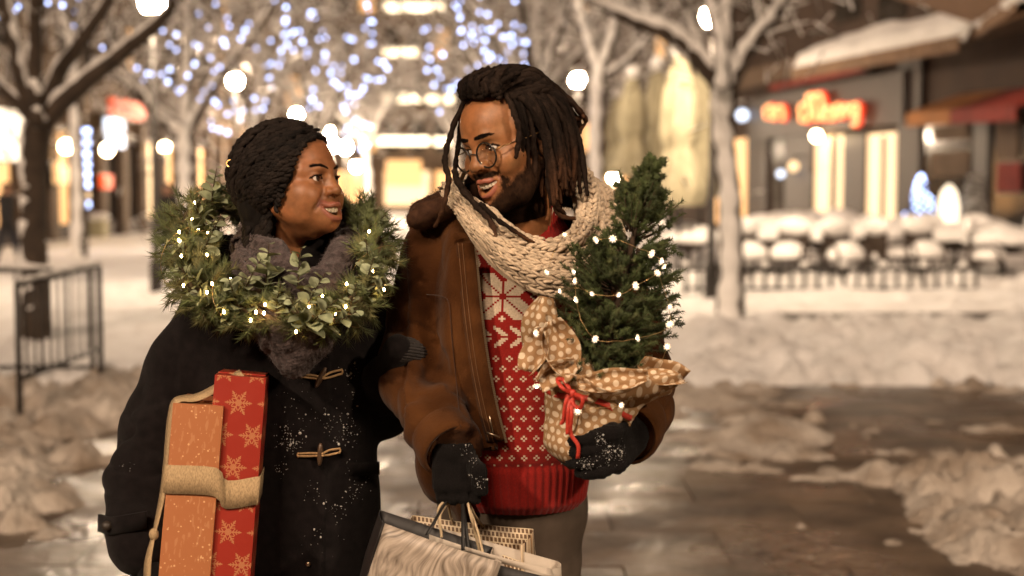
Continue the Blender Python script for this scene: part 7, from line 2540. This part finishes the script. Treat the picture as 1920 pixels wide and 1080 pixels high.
# ---------------------------------------------------------------- string of flower lights over the spruce
string = tag(empty('flower_light_string', tuple(W(1060, 440, 2.42))), 'string of small clear flower lights draped over the potted spruce', 'string lights')
def flower_string():
    def flower_mesh():
        b = MB()
        for k in range(8):
            a = k * math.pi / 4
            d = np.array((math.cos(a), 0, math.sin(a)))
            b.obox(d * .0040, d * .0036, np.array((0, .0012, 0)), np.cross(d, (0, 1, 0)) * .0013)
        b.sphere((0, 0, 0), (.0030, .0024, .0030), 8, 5)
        me = b.mesh('flower_light'); me.materials.append(MATS['clear_plastic']); return me
    fm = flower_mesh()
    cm = MB(); cm.sphere((0, -.002, 0), (.0020, .0014, .0020), 8, 5); cme = cm.mesh('led'); cme.materials.append(MATS['white_led'])
    runs = [[(1059, 440), (1040, 470), (1025, 511)], [(1025, 511), (1050, 522), (1076, 527), (1110, 551), (1160, 553), (1192, 536), (1222, 520), (1233, 510)],
            [(1117, 449), (1150, 448), (1190, 462), (1222, 476), (1240, 488), (1244, 500)], [(1076, 510), (1079, 527), (1080, 562), (1090, 600), (1116, 636), (1150, 640), (1196, 634), (1240, 622), (1256, 608), (1255, 575)],
            [(1050, 546), (1080, 540), (1110, 551)], [(1005, 690), (1000, 705), (1006, 724), (1025, 735)], [(1060, 760), (1083, 770), (1120, 765), (1165, 760), (1200, 730), (1230, 700), (1251, 650)], [(1233, 510), (1256, 575)], [(1059, 440), (1090, 440), (1117, 449)]]
    lights = [(1059, 440, 1), (1025, 511, 1), (1075, 510, 1), (1078, 527, 1.1), (1050, 546, .9), (1110, 551, .9), (1160, 553, .9), (1192, 536, 1.2), (1233, 512, 1.2), (1117, 449, 1.2), (1149, 448, 1.25), (1222, 476, 1.2),
              (1240, 490, 1.1), (1080, 562, 1), (1116, 636, 1.25), (1196, 634, 1), (1256, 608, 1.2), (1256, 575, 1), (1006, 724, 1.2), (1083, 771, 1.25), (1165, 760, 1.1), (1251, 650, 1.1), (1245, 500, .9), (1005, 625, 1.3), (1118, 452, .8)]
    def Yd(px, py):
        """just in front of the foliage or the paper"""
        p = W(px, py, 2.40)
        t = np.clip(((p - BASE) @ AX) / H_T, -.6, 1)
        R = np.interp(t, [-.6, -.2, 0, .25, .6, .8, 1], [.07, .085, .105, .122, .085, .035, .01])
        lat = abs((p - BASE - AX * t * H_T) @ AXS)
        return 2.50 - math.sqrt(max(R * R - lat * lat, 0)) * .98 - .006
    wb = MB()
    r = np.random.default_rng(9)
    for run in runs:
        P = spline([W(x, y, Yd(x, y) if x > 1040 else 2.44) for x, y in run], 40)
        wb.tube(P + r.normal(0, .0005, P.shape), .00055, 4)
    wb.build('wire', MATS['wire'], string)
    for x, y, s in lights:
        Y = Yd(x, y) - .004 if x > 1040 else (2.43 if x > 1010 or y < 600 else 2.385)
        o = bpy.data.objects.new('flower_light', fm); COL.objects.link(o)
        o.location = W(x, y, Y); o.scale = (s * r.uniform(.62, .82),) * 3
        o.rotation_euler = (r.uniform(-.9, .9), r.uniform(-1, 1), r.uniform(-1.2, 1.2))
        o.parent = string; o.matrix_parent_inverse = wmat(string).inverted()
        q = bpy.data.objects.new('led', cme); COL.objects.link(q); q.parent = o
flower_string()

# ================================================================== shopping bags
def fur_print():
    m = bpy.data.materials.new('fur_photo_print'); m.use_nodes = True
    nt = m.node_tree; b = nt.nodes['Principled BSDF']; b.inputs['Roughness'].default_value = .45
    tc = nt.nodes.new('ShaderNodeTexCoord')
    wr = nt.nodes.new('ShaderNodeTexNoise'); wr.inputs['Scale'].default_value = 6
    nt.links.new(tc.outputs['UV'], wr.inputs['Vector'])
    ad = nt.nodes.new('ShaderNodeMix'); ad.data_type = 'RGBA'; ad.blend_type = 'ADD'; ad.inputs['Factor'].default_value = .16
    nt.links.new(tc.outputs['UV'], ad.inputs['A']); nt.links.new(wr.outputs['Color'], ad.inputs['B'])
    mp = nt.nodes.new('ShaderNodeMapping'); mp.inputs['Rotation'].default_value = (0, 0, .5); mp.inputs['Scale'].default_value = (150, 22, 1)
    nt.links.new(ad.outputs['Result'], mp.inputs['Vector'])
    n2 = nt.nodes.new('ShaderNodeTexNoise'); n2.inputs['Scale'].default_value = 1; n2.inputs['Detail'].default_value = 5
    nt.links.new(mp.outputs[0], n2.inputs['Vector'])
    cr = nt.nodes.new('ShaderNodeValToRGB')
    cr.color_ramp.elements[0].position = .30; cr.color_ramp.elements[0].color = (.10, .075, .055, 1)
    cr.color_ramp.elements[1].position = .62; cr.color_ramp.elements[1].color = (.42, .35, .29, 1)
    nt.links.new(n2.outputs['Fac'], cr.inputs[0]); nt.links.new(cr.outputs[0], b.inputs['Base Color'])
    return m
def croc_print(stripes=False):
    m = bpy.data.materials.new('striped_print' if stripes else 'scale_print'); m.use_nodes = True
    nt = m.node_tree; b = nt.nodes['Principled BSDF']; b.inputs['Roughness'].default_value = .6
    tc = nt.nodes.new('ShaderNodeTexCoord')
    cr = nt.nodes.new('ShaderNodeValToRGB'); cr.color_ramp.interpolation = 'CONSTANT'
    e = cr.color_ramp.elements
    if stripes:
        sp = nt.nodes.new('ShaderNodeSeparateXYZ'); nt.links.new(tc.outputs['UV'], sp.inputs[0])
        ml = nt.nodes.new('ShaderNodeMath'); ml.operation = 'MULTIPLY'; ml.inputs[1].default_value = 14.0
        fr = nt.nodes.new('ShaderNodeMath'); fr.operation = 'FRACT'
        nt.links.new(sp.outputs[0], ml.inputs[0]); nt.links.new(ml.outputs[0], fr.inputs[0]); nt.links.new(fr.outputs[0], cr.inputs[0])
        e[0].position = 0; e[0].color = (.52, .40, .27, 1); e[1].position = .22; e[1].color = (.06, .025, .012, 1)
        for p, c in ((.32, (.55, .44, .31, 1)), (.50, (.33, .17, .07, 1)), (.56, (.55, .44, .31, 1)), (.70, (.06, .03, .015, 1)), (.76, (.40, .22, .09, 1)), (.9, (.55, .44, .31, 1))):
            q = e.new(p); q.color = c
    else:
        br = nt.nodes.new('ShaderNodeTexBrick'); br.inputs['Scale'].default_value = 1.0
        br.inputs['Brick Width'].default_value = .0075; br.inputs['Row Height'].default_value = .0105; br.inputs['Mortar Size'].default_value = .0016; br.inputs['Mortar Smooth'].default_value = .4
        br.inputs['Color1'].default_value = (.09, .045, .02, 1); br.inputs['Color2'].default_value = (.13, .07, .03, 1); br.inputs['Mortar'].default_value = (.52, .42, .29, 1)
        nt.links.new(tc.outputs['UV'], br.inputs['Vector']); nt.links.new(br.outputs['Color'], b.inputs['Base Color'])
        return m
    nt.links.new(cr.outputs[0], b.inputs['Base Color'])
    return m
MATS['fur_print'] = fur_print(); MATS['croc'] = croc_print(); MATS['stripe'] = croc_print(True)
MATS['paper_white'] = mat('white_paper', (.42, .36, .30), .7, var=.1, vscale=20)
MATS['paper_black'] = mat('black_paper', (.014, .012, .012), .5, var=.2, vscale=30)
MATS['twine'] = mat('paper_twine', (.50, .38, .24), .8, bump=.8, bscale=500)
MATS['black_cord'] = mat('black_cord', (.010, .009, .009), .6)
def sheet(name, tl, tr, bl, br, m, parent, bow=0.0, n=14, th=.0012, nrm=(0, -1, 0), seed=1, wob=.004):
    tl, tr, bl, br = (np.asarray(q, float) for q in (tl, tr, bl, br))
    u, v = np.meshgrid(np.linspace(0, 1, n), np.linspace(0, 1, n), indexing='ij')
    P = (tl[None, None] * ((1 - u) * (1 - v))[..., None] + tr * (u * (1 - v))[..., None] + bl * ((1 - u) * v)[..., None] + br * (u * v)[..., None])
    nn = unit(np.asarray(nrm, float))
    P = P + nn * (bow * np.sin(u * math.pi) * np.cos(v * 1.4))[..., None] + nn * (wob * fbm(P.reshape(-1, 3), 12, 2, seed)).reshape(n, n, 1)
    lw, lh = np.linalg.norm(tr - tl), np.linalg.norm(bl - tl)
    F = np.array([[i * n + j, (i + 1) * n + j, (i + 1) * n + j + 1, i * n + j + 1] for i in range(n - 1) for j in range(n - 1)])
    me = mesh_np(name, P.reshape(-1, 3), F); uvset(me, np.stack([u * lw, -v * lh], -1).reshape(-1, 2))
    o = link(name, me, m, parent)
    sm = o.modifiers.new('thick', 'SOLIDIFY'); sm.thickness = th
    return o
HAND = W(858, 938, 2.52)
def bag_fur():
    b = tag(empty('shopping_bag', tuple(W(815, 1330, 2.46))), 'black sided shopping bag with pale fur printed front and black cord handles', 'shopping bag', 'shopping bags in one hand')
    tl, tr = W(722, 981, 2.44), W(938, 1053, 2.43)
    dn = unit(W(660, 1170, 2.44) - W(722, 981, 2.44)) * .36
    bk = np.array((-.014, .085, .004))
    sheet('front_panel', tl, tr, tl + dn, tr + dn + np.array((.02, 0, -.01)), MATS['fur_print'], b, .012)
    sheet('side_panel', tl + bk, tl, tl + bk + dn, tl + dn, MATS['paper_black'], b, 0.004, nrm=(-1, 0, 0))
    sheet('side_panel', tr, tr + bk, tr + dn, tr + bk + dn, MATS['paper_white'], b, -.01, nrm=(1, 0, 0))
    sheet('back_panel', tl + bk, tr + bk, tl + bk + dn, tr + bk + dn, MATS['paper_black'], b, 0.0)
    sheet('bottom', tl + dn, tr + dn, tl + bk + dn, tr + bk + dn, MATS['paper_black'], b, 0.0, wob=0)
    for (ax, ay), (bx, by), yy in (((800, 1003), (868, 1032), 2.435), ((812, 985), (878, 1030), 2.50)):
        h = MB()
        P = spline([W(ax, ay, yy), W(818, 972, yy + .02), W(838, 938, 2.515), W(852, 928, 2.522), W(866, 938, 2.515), W(.5 * (868 + bx), 985, yy + .02), W(bx, by, yy)], 40)
        v, f = strip(P, np.tile((.8, -.5, .3), (40, 1)), .0035, .0016); h.add(v, f)
        h.build('handle', MATS['black_cord'], b)
bag_fur()
def bag_croc():
    b = tag(empty('shopping_bag', tuple(W(880, 1330, 2.60))), 'cream shopping bag with brown scale pattern lining and striped side', 'shopping bag', 'shopping bags in one hand')
    # back sheet (inside shows), front sheet lower, right side striped
    a0, a1 = W(775, 966, 2.625), W(1000, 992, 2.60)
    f0, f1 = W(768, 990, 2.535), W(976, 1052, 2.50)
    dn = np.array((.012, .0, -.36))
    sheet('back_panel', a0, a1, a0 + dn, a1 + dn + np.array((.02, 0, 0)), MATS['croc'], b, .008, seed=3)
    sheet('front_panel', f0, f1, f0 + dn, f1 + dn, MATS['croc'], b, -.018, seed=4)
    sheet('side_panel', f1 + np.array((0, .0, .028)), a1, f1 + dn, a1 + dn + np.array((.02, 0, 0)), MATS['stripe'], b, .006, nrm=(1, -.3, 0), seed=5)
    sheet('side_panel', a0, f0, a0 + dn, f0 + dn, MATS['stripe'], b, .004, nrm=(-1, 0, 0), seed=6)
    sheet('bottom', f0 + dn, f1 + dn, a0 + dn, a1 + dn, MATS['croc'], b, 0, wob=0)
    for p0, p1, y0, y1 in (((850, 986), (908, 992), 2.612, 2.608), ((830, 1010), (900, 1038), 2.525, 2.515)):
        h = MB()
        P = spline([W(*p0, y0), W(p0[0] - 8, 955, y0 - .03), W(845, 934, 2.53), W(860, 928, 2.53), W(874, 934, 2.53), W(p1[0] - 18, 965, y1 - .03), W(*p1, y1)], 40)
        h.tube(P, .0024, 7); h.build('handle', MATS['twine'], b)
bag_croc()
def bag_white():
    b = tag(empty('shopping_bag', tuple(W(960, 1330, 2.50))), 'white paper shopping bag with black panel and curled rim', 'shopping bag', 'shopping bags in one hand')
    tl, tr = W(805, 1002, 2.475), W(1036, 1068, 2.455)
    dn = np.array((.0, .0, -.34)); bk = np.array((.01, .05, .002))
    sheet('rim', tl, tr, tl + np.array((0, -.004, -.012)), tr + np.array((0, -.010, -.010)), MATS['paper_white'], b, .016, seed=7)
    q = np.array((0, .004, -.016))
    sheet('front_panel', tl + q, tr + q, tl + q + dn, tr + q + dn, MATS['paper_black'], b, .014, seed=8)
    sheet('back_panel', tl + bk, tr + bk, tl + bk + dn, tr + bk + dn, MATS['paper_white'], b, 0, seed=9)
    sheet('side_panel', tr, tr + bk, tr + dn, tr + bk + dn, MATS['paper_white'], b, .01, nrm=(1, 0, 0))
    for p0, p1, y0 in (((828, 1008), (905, 1035), 2.472),):
        h = MB()
        P = spline([W(*p0, y0), W(826, 965, 2.50), W(848, 936, 2.525), W(862, 930, 2.525), W(872, 936, 2.52), W(892, 985, 2.49), W(*p1, y0)], 40)
        h.tube(P, .0024, 7); h.build('handle', MATS['twine'], b)
bag_white()
